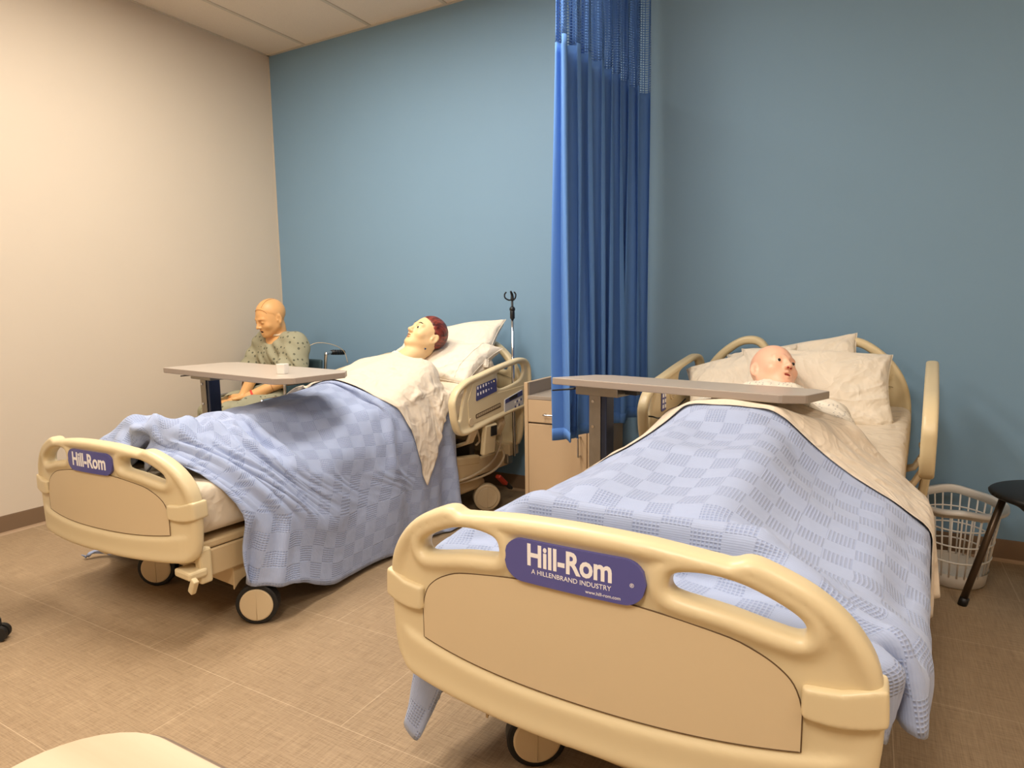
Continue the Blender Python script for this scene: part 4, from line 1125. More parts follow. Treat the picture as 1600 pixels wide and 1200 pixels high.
# small white cup on the left overbed table
mc = empty('small_cup', (1.80, -1.60, .9035), .3, label='small white square-sided cup standing on the overbed table of the left bed', cat='cup')
def sq(r, z, n=6):
    q = rounded_poly([(-r, -r), (r, -r), (r, r), (-r, r)], r*.3, n); return [(p[0], p[1], z) for p in q]
bm = bmesh.new(); rr = [[bm.verts.new(p) for p in sq(r_, z_)] for r_, z_ in ((.0165, 0), (.0175, .001), (.0205, .042), (.0190, .042), (.0160, .003))]
for A, B in zip(rr, rr[1:]):
    for i in range(len(A)): bm.faces.new((A[i], A[(i+1) % len(A)], B[(i+1) % len(A)], B[i]))
bm.faces.new(rr[0][::-1]); bm.faces.new(rr[-1]); bmesh.ops.recalc_face_normals(bm, faces=bm.faces); bm_obj('cup_body', bm, M['basket'], mc)
tube('cup_rim', sq(.0198, .042), .0011, M['basket'], mc, 6, closed=True)

# ------------------------------------------------------------------ wheelchair and the seated manikin
WC, WR = (.50, -.53), -.09
wcx = empty('wheelchair', (WC[0], WC[1], 0), WR, label='wheelchair with chrome tubing and teal side panels in the corner', cat='wheelchair')
box('seat', (0, -.01, .440), (.43, .42, .035), M['teal'], wcx, .012)
box('backrest', (0, .215, .66), (.40, .03, .34), M['teal'], wcx, .012, Matrix.Rotation(-.08, 3, 'X'))
for s in (-1, 1):
    x = s*.235
    tube('back_post', smooth_pts([(x, .20, .30), (x, .21, .55), (x, .235, .84), (x, .255, .872), (x, .30, .876)], 5), .0115, M['chrome'], wcx, 10)
    g_ = tube('push_grip', [(x, .285, .876), (x, .395, .868)], .0165, M['black'], wcx, 14)
    for i in range(5): tube('grip_ridge', [(x, .30+i*.02, .8755-i*.0014), (x, .306+i*.02, .875-i*.0014)], .0185, M['black'], g_, 14)
    tube('arm_tube', smooth_pts([(x, .19, .50), (x, .19, .69), (x, .16, .715), (x, -.06, .715), (x, -.10, .70), (x, -.105, .64), (x, -.125, .615), (x, -.25, .612), (x, -.285, .595), (x, -.29, .50)], 5), .0115, M['chrome'], wcx, 10)
    box('side_panel', (x, .045, .60), (.012, .27, .17), M['teal'], wcx, .006)
    box('arm_pad', (x, .06, .737), (.045, .22, .024), M['black'], wcx, .008)
    tube('seat_rail', [(x, .22, .43), (x, -.29, .43)], .0115, M['chrome'], wcx, 10)
    tube('front_post', smooth_pts([(x, -.29, .50), (x, -.30, .45), (x, -.32, .30), (x, -.44, .16)], 5), .011, M['chrome'], wcx, 10)
    box('footplate', (s*.13, -.47, .13), (.15, .16, .014), M['black'], wcx, .005)
    tube('lower_rail', [(x, .20, .24), (x, -.27, .24)], .011, M['chrome'], wcx, 10)
    bm = bmesh.new(); add_tube(bm, [(s*.285, .12+math.cos(2*PI*i/48)*.285, .298+math.sin(2*PI*i/48)*.285) for i in range(48)], .013, 8, closed=True)
    wh = bm_obj('rear_wheel', bm, M['rubber'], wcx, True)
    bm = bmesh.new(); add_tube(bm, [(s*.310, .12+math.cos(2*PI*i/48)*.255, .298+math.sin(2*PI*i/48)*.255) for i in range(48)], .007, 8, closed=True); bm_obj('hand_rim', bm, M['chrome'], wh, True)
    bm = bmesh.new(); add_cyl(bm, (s*.255, .12, .298), (s*.305, .12, .298), .025, 16)
    for i in range(12): add_tube(bm, [(s*.285, .12, .298), (s*.285, .12+math.cos(2*PI*i/12)*.28, .298+math.sin(2*PI*i/12)*.28)], .003, 5)
    bmesh.ops.recalc_face_normals(bm, faces=bm.faces); bm_obj('spokes', bm, M['chrome'], wh, True)
    cyl('front_caster', (s*.215-.014, -.26, .085), (s*.215+.014, -.26, .085), .085, M['rubber'], wcx, 28)
    tube('caster_fork', [(s*.235, -.25, .10), (s*.235, -.23, .26)], .010, M['chrome'], wcx, 8)
for z_ in (.34, ): 
    tube('cross_brace', [(-.235, .0, .25), (.235, .0, .46)], .010, M['chrome'], wcx, 8); tube('cross_brace', [(.235, .02, .25), (-.235, .02, .46)], .010, M['chrome'], wcx, 8)

SH = Vector((.0, -.005, 1.0))
Sf, Su = world_dir((-.60, -.42, .69)), world_dir((-.22, .87, .42))
Sfl, Sul = rot_dir(Sf, WR), rot_dir(Su, WR)
_f, _u = Vector(Sfl).normalized(), Vector(Sul); _u = (_u-_f*_u.dot(_f)).normalized()
SO = Vector((-.010, -.025, 1.118))-_u*.112-_f*.015
SJ = dict(hip=((-.05, .08, .59), (.05, .08, .59)), chest=((0, .07, .84), (0, .05, .92)),
    arm=[[(-.165, .05, .935), (-.205, -.03, .725), (-.030, -.235, .620)], [(.165, .05, .935), (.205, -.035, .725), (.060, -.255, .625)]],
    leg=[[(-.09, .04, .565), (-.125, -.38, .530), (-.15, -.45, .16)], [(.09, .04, .565), (.12, -.40, .525), (.12, -.46, .16)]])
def seat_body(P):
    d = sd_cone(P, SJ['hip'][0], SJ['hip'][1], .125, .125); d = smin(d, sd_cone(P, (0, .09, .68), SJ['chest'][0], .125, .125), .05)
    d = smin(d, sd_cone(P, (-.07, .06, .88), (.07, .06, .88), .105, .105), .05); d = smin(d, sd_cone(P, (-.14, .05, .945), (.14, .05, .945), .062, .062), .05)
    return d
def seated():
    P0 = [tuple(SO)]
    def fn(X, Y, Z):
        P = (X, Y, Z); d = seat_body(P)
        for s in (0, 1):
            d = smin(d, limb(P, SJ['arm'][s], (.050, .041, .026), .015), .02)
            d = smin(d, limb(P, SJ['leg'][s], (.085, .058, .038), .02), .04)
            a = SJ['leg'][s][2]; d = smin(d, sd_cone(P, (a[0], a[1], .175), (a[0], a[1]-.12, .165), .034, .028), .03)
        near = (X-SO[0])**2+(Y-SO[1])**2+(Z-SO[2])**2 < .3**2
        Ph, _ = frame_of(tuple(p[near] for p in P), SO, Sfl, Sul)
        h = head_sd(Ph, open_mouth=1.15, closed=True)
        # moulded hair relief
        hs = sd_ell(Ph, (0, -.016, .142), (.0805, .1005, .0925)); line = .183-np.clip((.066-Ph[1])/.05, 0, 1)*.040-np.clip((.012-Ph[1])/.045, 0, 1)*.095-.012*np.exp(-((Ph[0]-.03)/.02)**2)
        h = np.minimum(h, smax(smax(hs, line-Ph[2], .003), Ph[1]-.078, .004))
        nk = sd_cone(tuple(p[near] for p in P), (0, .05, .955), tuple(SO+_u*.045-_f*.03), .054, .052); h = smin(h, nk, .02)
        q = np.full(X.shape, 1.0); q[near] = h; d = smin(d, q, .02)
        d = smin(d, hand_sd(P, (-.032, -.24, .618), (-.36, -.86, -.36), (.05, -.30, 1), 1, .30, .98), .008)
        d2 = hand_sd(P, (.058, -.258, .622), (-.42, -.82, -.38), (-.35, -.2, 1), -1, .35, .98)
        return smin(d, d2, .003)
    o = sdf_obj('person', fn, (-.33, -.62, .10), (.33, .24, 1.27), .005, M['skin_tan'])
    o.location = (WC[0], WC[1], 0); o.rotation_euler = (0, 0, WR)
    tag(o, 'tan manikin with closed eyes in a patterned green-grey gown, seated in the wheelchair', 'person')
    head_parts(o, SO, Sfl, Sul, 'closed', 1.15)
    Wf = lambda x, y, z: SO+_f.cross(_u)*x+_f*y+_u*z
    for s in (-1, 1):
        tube('eyelid_line', smooth_pts([Wf(s*.019, .0855, .1045), Wf(s*.028, .0905, .1015), Wf(s*.038, .0880, .1020), Wf(s*.046, .0790, .1055)], 4), .0011, M['groove'], o, 6)
        tube('brow_line', smooth_pts([Wf(s*.014, .0955, .1225), Wf(s*.028, .0930, .1275), Wf(s*.042, .0850, .1260)], 4), .0010, M['groove'], o, 6)
    def onskull(x, z):
        t_ = 1-((x/.0805)**2)-(((z-.142)/.0925)**2); return -.016+.1005*math.sqrt(max(t_, .02))
    pts = [Wf(x, onskull(x, z)+.001, z) for x, z in [(.060, .165), (.045, .183), (.030, .178), (.018, .186), (0, .190), (-.02, .190), (-.035, .186), (-.05, .176), (-.062, .158)]]
    tube('hairline', smooth_pts(pts, 4), .0012, M['groove'], o, 6)
    pts = [Wf(x, y, .142+.0935*math.sqrt(max(0, 1-(x/.0812)**2-((y+.016)/.1012)**2))) for x, y in [(-.030, .055), (-.030, .03), (-.028, .0), (-.026, -.03), (-.02, -.06)]]
    tube('hair_parting', smooth_pts(pts, 4), .0012, M['groove'], o, 6)
    # neck tube collar
    c = Vector((0, .045, .965)).lerp(SO+_u*.045-_f*.03, .45); axn = (SO+_u*.045-_f*.03-Vector((0, .05, .955))).normalized(); e1 = axn.cross(Vector((1, 0, 0))).normalized(); e2 = axn.cross(e1)
    nc = tube('neck_collar', [c+(e1*math.cos(a)+e2*math.sin(a))*.0585+axn*.010*math.sin(a) for a in [2*PI*i/36 for i in range(36)]], .0085, M['cord'], o, 10, closed=True)
    # wristband and elbow joint line
    def band(name, a, b, t_, r, th, m):
        a, b = Vector(a), Vector(b); c = a.lerp(b, t_); n_ = (b-a).normalized(); e1 = n_.cross(Vector((0, 0, 1))).normalized(); e2 = n_.cross(e1)
        bm = bmesh.new(); R1 = []
        for q, rr_ in ((-th, r), (-th, r+.0022), (th, r+.0022), (th, r)):
            R1.append([bm.verts.new(c+n_*q+(e1*math.cos(2*PI*i/28)+e2*math.sin(2*PI*i/28))*rr_) for i in range(28)])
        for A, B in zip(R1, R1[1:]+R1[:1]):
            for i in range(28): bm.faces.new((A[i], A[(i+1) % 28], B[(i+1) % 28], B[i]))
        bmesh.ops.recalc_face_normals(bm, faces=bm.faces); return bm_obj(name, bm, m, o, True)
    A = SJ['arm'][1]; band('wristband', A[1], A[2], .90, .0285, .006, M['bandred']); band('forearm_joint', A[1], A[2], .45, .0362, .0012, M['groove'])
    # gown
    def gn(X, Y, Z):
        P = (X, Y, Z); d = seat_body(P)
        d = smin(d, sd_cone(P, (-.15, .05, .945), (.15, .05, .945), .068, .068), .04)
        for s, sx in ((0, -1), (1, 1)):
            a, b = SJ['arm'][s][0], SJ['arm'][s][1]; a = np.array(a); b = np.array(b); e = a+(b-a)*.82
            sl = sd_cone(P, a, e, .074, .092); n_ = (b-a)/np.linalg.norm(b-a); cut = (X-e[0])*n_[0]+(Y-e[1])*n_[1]+(Z-e[2])*n_[2]-.02
            hollow = sd_cone(P, a+(b-a)*.55, b+(b-a)*.1, .060, .075)
            sl = smax(smax(sl, cut, .008), -hollow, .01); d = smin(d, sl, .035)
        lg = smin(sd_cone(P, SJ['leg'][0][0], SJ['leg'][0][1], .098, .076), sd_cone(P, SJ['leg'][1][0], SJ['leg'][1][1], .098, .076), .09)
        lg = smin(lg, smin(sd_cone(P, SJ['leg'][0][1], (-.15, -.43, .34), .076, .085), sd_cone(P, SJ['leg'][1][1], (.12, -.44, .34), .076, .085), .08), .03)
        d = smin(d, lg, .04)-.010
        # folds: gravity pulls the cloth into diagonal creases
        d = d+.009*np.sin(X*48+Z*26+1.6*np.sin(Z*14+Y*9+X*6))*np.clip((.98-Z)/.15, 0, 1)+.004*np.sin(Z*60+X*50+Y*30+2*np.sin(X*20))
        neck = sd_ell(P, (.0, -.02, 1.03), (.085, .12, .085)); d = smax(d, -neck, .01)
        neck2 = sd_cone(P, (0, .05, .93), tuple(SO+_u*.04-_f*.03), .060, .062); d = smax(d, -neck2, .006)
        for s in (0, 1):     # the cloth lies under the forearms
            d = smax(d, -limb(P, SJ['arm'][s][1:], (.050, .030), .01), .006)
        hh = smin(sd_cone(P, (-.03, -.235, .61), (-.10, -.38, .56), .045, .05), sd_cone(P, (.06, -.25, .615), (-.01, -.38, .56), .04, .045), .01); d = smax(d, -hh, .008)
        return smax(d, .33-Z, .004)
    g = sdf_obj('gown', gn, (-.38, -.60, .31), (.38, .25, 1.06), .0065, M['gown_green'], o, 1)
    return o
M['bandred'] = mat('red_wristband', (224, 62, 48), .5)
seated_man = seated()
tube('oxygen_tube', smooth_pts([(.23, .10, .93), (.26, .16, .95), (.29, .26, .93), (.30, .34, .88), (.31, .36, .80)], 6), .0025, M['cord'], seated_man, 6)
#CLOTHDATA
def cloth_obj(name, key, bed_loc, rz, m, thick, sub=1, **tg):
    co, rest = load_cloth(key)
    nu, nv = co.shape[0]-1, co.shape[1]-1; idx = np.arange((nu+1)*(nv+1)).reshape(nu+1, nv+1)
    F = np.stack([idx[:-1, :-1], idx[1:, :-1], idx[1:, 1:], idx[:-1, 1:]], -1).reshape(-1, 4)
    o = mesh_obj(name, co.reshape(-1, 3), F, m, uvs=rest.reshape(-1, rest.shape[-1])[:, :2]+5)
    o.location = (bed_loc[0], bed_loc[1], 0); o.rotation_euler = (0, 0, rz)
    if sub: s = o.modifiers.new('smooth', 'SUBSURF'); s.levels = s.render_levels = sub
    s = o.modifiers.new('thickness', 'SOLIDIFY'); s.thickness = thick; s.offset = 1
    for k, v in tg.items(): o[{'cat': 'category'}.get(k, k)] = v
    return o
# the flat cut of each cloth: its four corners and grid size, then how it lies: millimetre steps from vertex to vertex
CUTS = {
    'LB': (((-1.0,-.14), (.96,.06), (1.02,2.14), (-.92,1.16)), 52, 80),
    'RB': (((-1.0,.07), (.66,.07), (1.04,1.28), (-.92,1.34)), 49, 62),
    'LS': (((-.74,.94), (.92,1.36), (.52,1.66), (-.60,1.44)), 96, 36),
    'RS': (((-.82,1.08), (.90,.98), (.84,1.38), (-.80,1.36)), 52, 36),
}
DRAPE = {
'LB': [
-792,2,-6,4,10,10,-1,3,-3,6,11,10,11,7,9,8,14,8,11,11,11,11,11,11,11,11,11,10,9,10,8,8,9,8,8,8,9,9,9,9,10,10,8,7,5,5,5,3,3,2,1,1,1,0,0,0,-1,0,-1,-1,0,-1,-1,-1,-2,-1,-1,-2,-2,-2,-3,-2,-4,-3,-4,-2,-4,-1,-1,0,-1,-6,16,19,1,-20,-16,5,3,19,10,-2,2,7,-6,-1,-8,1,7,1,1,0,1,0,0,1,0,-1,1,0,-1,1,0,0,0,0,1,-1,-2,-1,-4,-3,-7,-3,-5,0,-4,-1,-3,0,-3,1,-2,1,-1,0,0,1,0,0,1,-1,2,-1,-2,2,-1,-1,0,0,0,1,1,0,2,-1,1,1,1,0,-1,-1,43,-19,-14,-11,13,9,12,7,-3,-3,4,-3,-6,3,-16,13,-2,-2,-1,2,3,0,1,1,-1,1,0,0,-1,0,-1,-1,-2,-1,-2,-2,-3,-3,-4,-1,-3,0,-2,1,-3,0,-2,0,0,0,-1,0,-1,0,1,-2,0,-3,1,-2,2,0,0,4,-3,0,1,0,-1,3,-3,1,1,0,3,-4,4,0,0,1,-1,6,-4,14,6,-2,8,-3,6,5,-2,1,5,-14,-16,20,-1,-3,1,2,0,-1,2,0,0,1,-4,-3,-7,-5,-7,0,-3,-1,-3,0,2,-1,1,0,-1,-2,-2,1,-4,2,4,1,-2,-1,0,1,-3,0,-1,0,3,-3,5,-2,1,-2,1,0,0,0,1,2,-4,2,-2,2,2,-2,0,0,6,-3,-1,2,1,0,12,10,-7,7,11,8,4,-3,-3,1,-6,-16,2,5,-1,2,4,0,1,0,0,-2,-6,-13,-15,-5,-1,4,7,1,2,0,1,-2,0,-10,0,-1,4,1,2,6,-6,3,-2,-3,-4,8,-3,-2,-1,1,1,-3,2,1,2,-3,-2,5,-2,-3,5,-3,1,1,0,1,0,-4,2,1,4,-5,2,0,
2,1,-1,1,0,21,10,-11,9,8,0,0,-10,-8,-3,4,4,-11,13,5,-1,1,0,-1,-8,-19,-19,-4,11,14,8,3,-1,-1,3,-4,1,-3,2,-3,4,-4,-3,-6,-6,2,-3,5,4,-4,-5,2,-2,0,7,-1,-1,-2,-1,-3,-4,6,4,0,-7,6,-1,-1,-1,4,-5,2,3,-1,-1,-2,-1,4,2,-1,-3,3,1,1,-1,1,24,0,16,-5,-2,-6,2,3,1,-5,-5,-7,5,10,-1,1,-7,-22,-23,-6,16,19,8,1,-2,-2,0,0,-3,0,-1,-2,0,-2,-1,0,0,2,-3,1,-3,-7,4,-4,7,0,0,-8,2,0,-1,4,2,0,-2,-4,-3,3,7,-4,-4,5,-4,6,-6,5,-5,1,6,-1,-3,-1,-1,5,-3,2,1,0,1,-2,4,31,-3,9,4,-5,-11,-13,2,6,7,-9,0,8,3,-19,-25,-20,17,23,12,0,-1,-2,0,0,-3,0,-2,1,-4,1,0,-1,-1,0,-3,0,-1,-1,4,-6,5,-9,1,0,7,-5,4,-5,-3,1,2,-3,9,-1,-2,-5,-3,5,6,-5,-4,5,-2,2,2,-3,-1,0,10,-2,-6,0,-1,4,4,-4,0,1,5,3,36,0,-17,-2,7,6,-2,-6,-9,0,13,-11,-19,-19,-5,22,24,2,-2,-2,-1,0,0,-2,-1,0,-1,-2,-1,0,-2,0,-3,0,0,-1,0,1,-2,-2,1,1,-1,-1,-6,1,7,-1,-2,-1,-1,1,-3,2,2,6,-5,-5,0,3,7,-6,-1,3,-1,2,3,-4,1,-2,3,2,5,-1,5,3,5,7,4,3,3,28,1,4,-9,-13,5,11,4,-5,-12,-21,1,4,0,19,3,-2,0,-2,0,-1,-2,0,-2,0,-2,-1,-1,-1,-3,-1,-4,4,0,0,1,-3,0,2,0,0,-6,4,2,-3,-4,-2,5,6,-7,1,0,1,-5,5,-2,9,-6,-8,8,-1,2,-1,1,0,-1,2,4,4,-2,13,
9,-2,9,-3,-1,7,0,-1,-1,-1,27,-8,5,1,-7,-3,0,-6,-13,-20,9,1,24,11,1,-4,-2,-6,2,0,-1,-2,2,-1,-1,-1,-3,-5,-4,0,1,3,-2,1,0,-2,6,-5,2,1,0,2,-4,-4,8,-3,1,-8,4,7,-6,-2,7,-4,1,-1,4,3,-5,-7,9,4,4,0,8,0,6,9,-4,4,4,0,1,-3,0,1,0,-3,2,-2,1,23,-2,-8,7,3,-13,-27,-12,15,17,-16,27,4,1,-1,-5,-5,7,-4,-1,-2,1,-2,2,-3,-3,-1,1,2,-1,-5,0,-7,3,1,2,1,-2,3,-3,1,1,3,1,-7,6,-5,7,-6,-2,10,-6,-4,10,-9,7,0,4,12,-1,3,8,-2,5,1,0,3,-1,-1,3,-2,0,-1,-4,7,-2,-2,-1,0,-1,0,22,5,-3,-14,-13,-6,15,3,-11,-4,14,7,1,0,-2,-1,-1,-3,0,0,0,-2,0,-4,0,0,2,5,-3,2,0,-3,5,-7,-8,5,-5,7,-6,3,0,1,-2,2,1,-2,3,-5,4,2,-1,7,3,-2,10,2,1,10,0,4,-11,-3,8,0,-2,4,-1,1,1,2,-5,2,-1,0,0,3,-4,-2,0,0,0,14,-8,-5,-6,4,3,-6,-3,0,4,23,-10,2,1,-1,-1,5,-7,1,-4,1,-1,-2,-3,2,0,-9,-5,-4,0,1,3,1,6,7,-1,-2,-1,3,-1,0,-1,2,-2,3,1,3,6,2,6,2,3,3,2,-1,4,2,-2,0,0,-1,0,-10,0,6,2,-1,-1,0,0,-1,1,1,-1,-3,1,-1,1,0,0,-1,10,-6,-7,0,2,-3,-5,0,7,15,-1,2,-1,-6,1,3,0,0,-2,-2,-1,-2,-2,0,-4,-2,7,1,4,-3,6,-5,-7,0,2,-2,2,-1,1,1,4,3,4,4,5,2,3,3,2,2,1,1,1,-1,0,-2,2,1,-2,0,3,-2,-1,-6,5,0,
-1,2,-1,-2,-1,-3,-2,3,0,-2,0,3,-2,2,-1,21,-2,3,1,-3,3,2,5,-4,-13,0,4,-7,3,3,-4,-2,0,-1,-2,0,-3,0,-2,1,1,0,-2,3,2,-8,4,8,-3,-1,1,5,4,4,3,4,3,3,2,1,1,1,-1,0,-1,0,0,-1,1,-1,-2,0,1,1,-3,2,0,-1,-1,1,0,0,-2,2,-2,5,-3,2,2,1,-1,1,0,0,1,0,31,-1,-1,-1,0,1,1,2,-5,-7,-10,2,2,2,-5,-1,0,-2,0,-2,-1,-1,-1,2,-4,0,-2,4,0,4,5,4,3,4,4,3,3,2,2,1,0,1,0,-1,0,1,-1,0,0,-1,-1,0,0,-1,1,0,-4,2,1,-2,-1,3,0,-2,0,-2,1,0,2,4,-2,3,2,0,-1,1,0,0,0,0,1,30,0,0,-1,-1,-1,-1,-3,2,0,-9,-6,5,-4,-3,2,-3,1,-3,0,-4,2,-1,2,4,5,3,5,3,3,4,3,2,2,0,1,0,-1,0,1,0,-1,0,0,0,0,-1,-1,0,0,0,-2,2,-1,1,-1,-2,0,1,2,-3,-3,4,0,0,3,2,2,-1,0,0,0,0,1,0,-1,1,0,0,0,0,30,0,-1,0,-1,-3,1,1,2,-1,-4,-9,-2,-3,-3,-2,-1,1,1,4,4,4,4,3,3,3,4,1,1,1,1,-1,0,1,-1,0,0,1,-1,0,-2,2,-1,1,-2,0,0,0,0,0,-1,1,-2,1,0,-1,0,-2,1,0,4,0,0,1,-4,4,-1,2,1,0,0,1,-1,-1,1,0,0,0,1,0,0,29,0,0,0,-1,0,-3,-3,4,2,2,-8,-12,-1,4,3,4,3,3,4,3,2,1,1,1,1,-1,0,1,0,-1,0,0,0,0,-1,0,0,0,-1,0,0,-1,0,0,-1,0,0,0,-1,0,1,0,-2,1,3,-1,-5,0,4,-2,
6,-1,3,-3,-1,1,1,0,0,1,-1,1,0,1,0,0,0,0,1,-1,30,0,0,0,0,0,1,-1,-4,0,-4,3,0,3,2,3,2,2,1,0,0,0,0,0,0,0,0,-1,-1,-1,2,-1,1,-2,1,-1,0,-1,0,-1,3,-2,0,0,0,-2,1,-1,0,0,0,0,-2,3,-2,-1,4,0,-4,0,2,2,3,3,-2,-1,2,-1,0,-2,1,0,1,0,0,0,1,1,0,0,1,31,-1,0,-1,1,0,1,0,0,1,2,2,1,-2,3,-2,0,1,-1,1,-1,0,-1,2,0,-1,-4,2,1,-1,-1,1,0,1,-2,2,-2,-3,1,0,1,-1,2,-3,1,1,-2,0,0,-1,2,-2,1,-1,1,2,0,2,2,0,3,0,1,0,-1,0,0,-4,0,0,0,2,-1,2,0,1,0,1,1,1,0,31,-1,0,1,-2,1,-2,2,1,2,0,2,-3,1,-2,4,0,0,0,1,-1,1,-1,-4,3,0,3,-6,-4,5,0,-1,1,-4,2,2,-1,-1,-2,2,-3,4,-2,-2,1,-2,1,1,0,2,0,2,2,2,1,1,0,1,1,0,-1,1,-2,1,1,-1,-4,4,0,0,2,-1,0,1,0,1,0,0,-1,0,1,31,0,-1,0,1,0,-1,2,1,1,-1,1,0,-2,0,-1,2,-1,2,-4,4,-1,-1,2,-5,2,2,3,-2,-8,1,4,-4,0,5,-2,0,1,-2,-2,1,-2,-2,5,0,3,2,1,1,1,1,1,1,0,0,0,0,0,-1,1,-1,-2,2,2,-1,-2,2,-2,0,3,-3,3,0,0,0,0,0,-1,2,0,0,32,-1,0,-3,-4,4,5,0,1,-1,0,1,1,-2,-2,0,0,1,0,3,-4,-2,6,-3,-3,1,0,1,5,-1,-8,-1,-2,8,-3,-7,3,3,3,1,1,0,4,1,0,1,0,1,0,0,0,0,-1,0,0,1,
0,0,0,-1,2,-3,3,1,1,-2,-1,0,-1,1,0,0,-2,1,-1,1,0,2,-1,1,1,30,2,-1,-4,-2,7,-2,3,0,2,-2,-2,3,0,-2,-2,1,0,-4,1,5,-5,1,4,2,-9,2,4,-3,2,4,-7,6,0,-5,8,0,0,1,1,0,0,0,0,0,0,0,0,0,0,1,0,0,0,0,-1,0,1,1,0,0,-1,1,-2,2,-2,0,-1,-1,1,0,0,1,0,1,0,1,0,1,0,0,34,-1,-6,-3,2,3,-8,15,-2,-6,6,-1,-6,8,-1,-4,0,-1,-4,1,4,5,-10,5,1,5,-6,-5,9,2,0,1,2,-3,4,-1,-1,1,0,0,0,0,0,0,0,0,0,1,0,0,-1,1,0,0,0,0,0,-1,0,0,-2,1,0,1,1,-2,-1,0,1,0,0,0,1,1,0,1,0,1,0,0,1,35,-8,-6,4,8,-10,12,-16,6,9,-2,1,3,-13,-5,15,-1,-3,3,4,-6,2,4,-6,5,-3,5,2,-6,3,2,1,-1,0,-1,2,0,0,0,1,-1,0,1,-1,0,0,0,0,0,0,1,-1,0,0,1,0,0,0,0,-1,-1,-2,2,3,-1,-1,-1,1,0,-1,2,-2,3,-1,2,-1,1,0,0,1,-1,29,-15,8,9,1,-2,4,4,-1,-3,1,-2,-3,6,-1,-17,-7,11,14,-3,-1,7,2,-6,-3,6,-2,2,1,0,-1,2,-1,0,0,-1,1,0,0,0,0,1,-1,-1,1,0,0,0,0,1,-1,0,1,0,0,0,-1,1,-3,1,-1,0,3,0,-2,0,0,1,1,-1,1,1,0,1,-1,1,1,-1,0,-3,-3,2,21,8,4,-5,6,2,0,-8,2,-4,1,6,-5,13,4,5,-11,-7,-3,4,1,1,0,2,-4,3,-3,3,-3,5,-1,-1,0,-1,2,0,0,1,-1,0,-1,0,1,-1,1,1,-1,1,-1,1,
-1,0,-2,-2,2,0,-1,-1,2,0,2,0,1,-1,-1,0,1,1,1,0,0,0,-1,0,-2,-4,-2,-4,-6,-3,18,2,12,-8,4,5,-1,-19,9,5,8,6,-12,11,-4,-6,-3,10,2,-2,2,-2,-7,7,-1,4,-8,3,0,6,-5,3,-3,3,-2,1,1,0,-1,0,1,-1,1,0,0,0,-1,-1,0,-3,1,-2,-1,0,3,2,-2,-1,6,-3,1,2,0,-2,-1,0,3,0,1,0,-1,-1,-3,-4,-2,-6,-6,-2,-5,4,-1,-26,18,1,43,-23,4,3,11,7,-2,-2,-10,4,2,4,-2,7,1,-3,-3,4,-4,2,1,4,-14,9,0,5,-3,2,-1,0,-5,1,2,2,0,1,-1,-2,0,-2,-1,-1,-3,2,-2,3,0,-1,1,-1,4,2,-3,1,4,-2,-1,3,-1,1,-3,1,1,1,0,-2,-3,-4,-5,-5,-2,0,-4,-4,2,2,1,0,11,-1,28,-24,33,-3,-8,0,1,1,-2,1,-5,-2,-2,10,-2,0,-10,11,-4,-1,11,-1,-13,7,-6,5,0,5,-2,-12,11,2,-1,-3,-5,6,-4,0,-3,1,-1,-2,1,3,-1,3,1,0,-2,2,2,1,0,-3,5,0,0,2,1,-1,-2,-5,-14,17,-12,3,-3,-6,-8,0,3,7,-8,-3,4,1,1,0,-1,17,11,4,0,4,-7,1,7,2,-2,-10,-13,24,2,-2,-8,8,-4,1,1,3,0,-10,-1,10,2,4,-8,1,-8,-3,8,2,1,-3,-12,5,1,2,0,-1,-1,0,3,-1,1,1,1,0,2,0,1,1,1,-6,6,1,0,-3,-5,-6,3,4,-13,-4,-2,16,-12,-14,3,11,-1,5,-7,-6,5,5,-2,1,-4,1,36,8,-37,5,1,11,12,-8,-9,0,-10,29,4,-5,-17,16,-1,-5,13,-8,-14,6,5,11,-5,-8,6,1,-6,-13,6,8,0,2,-1,1,-6,-3,7,-3,3,-2,1,-1,2,1,
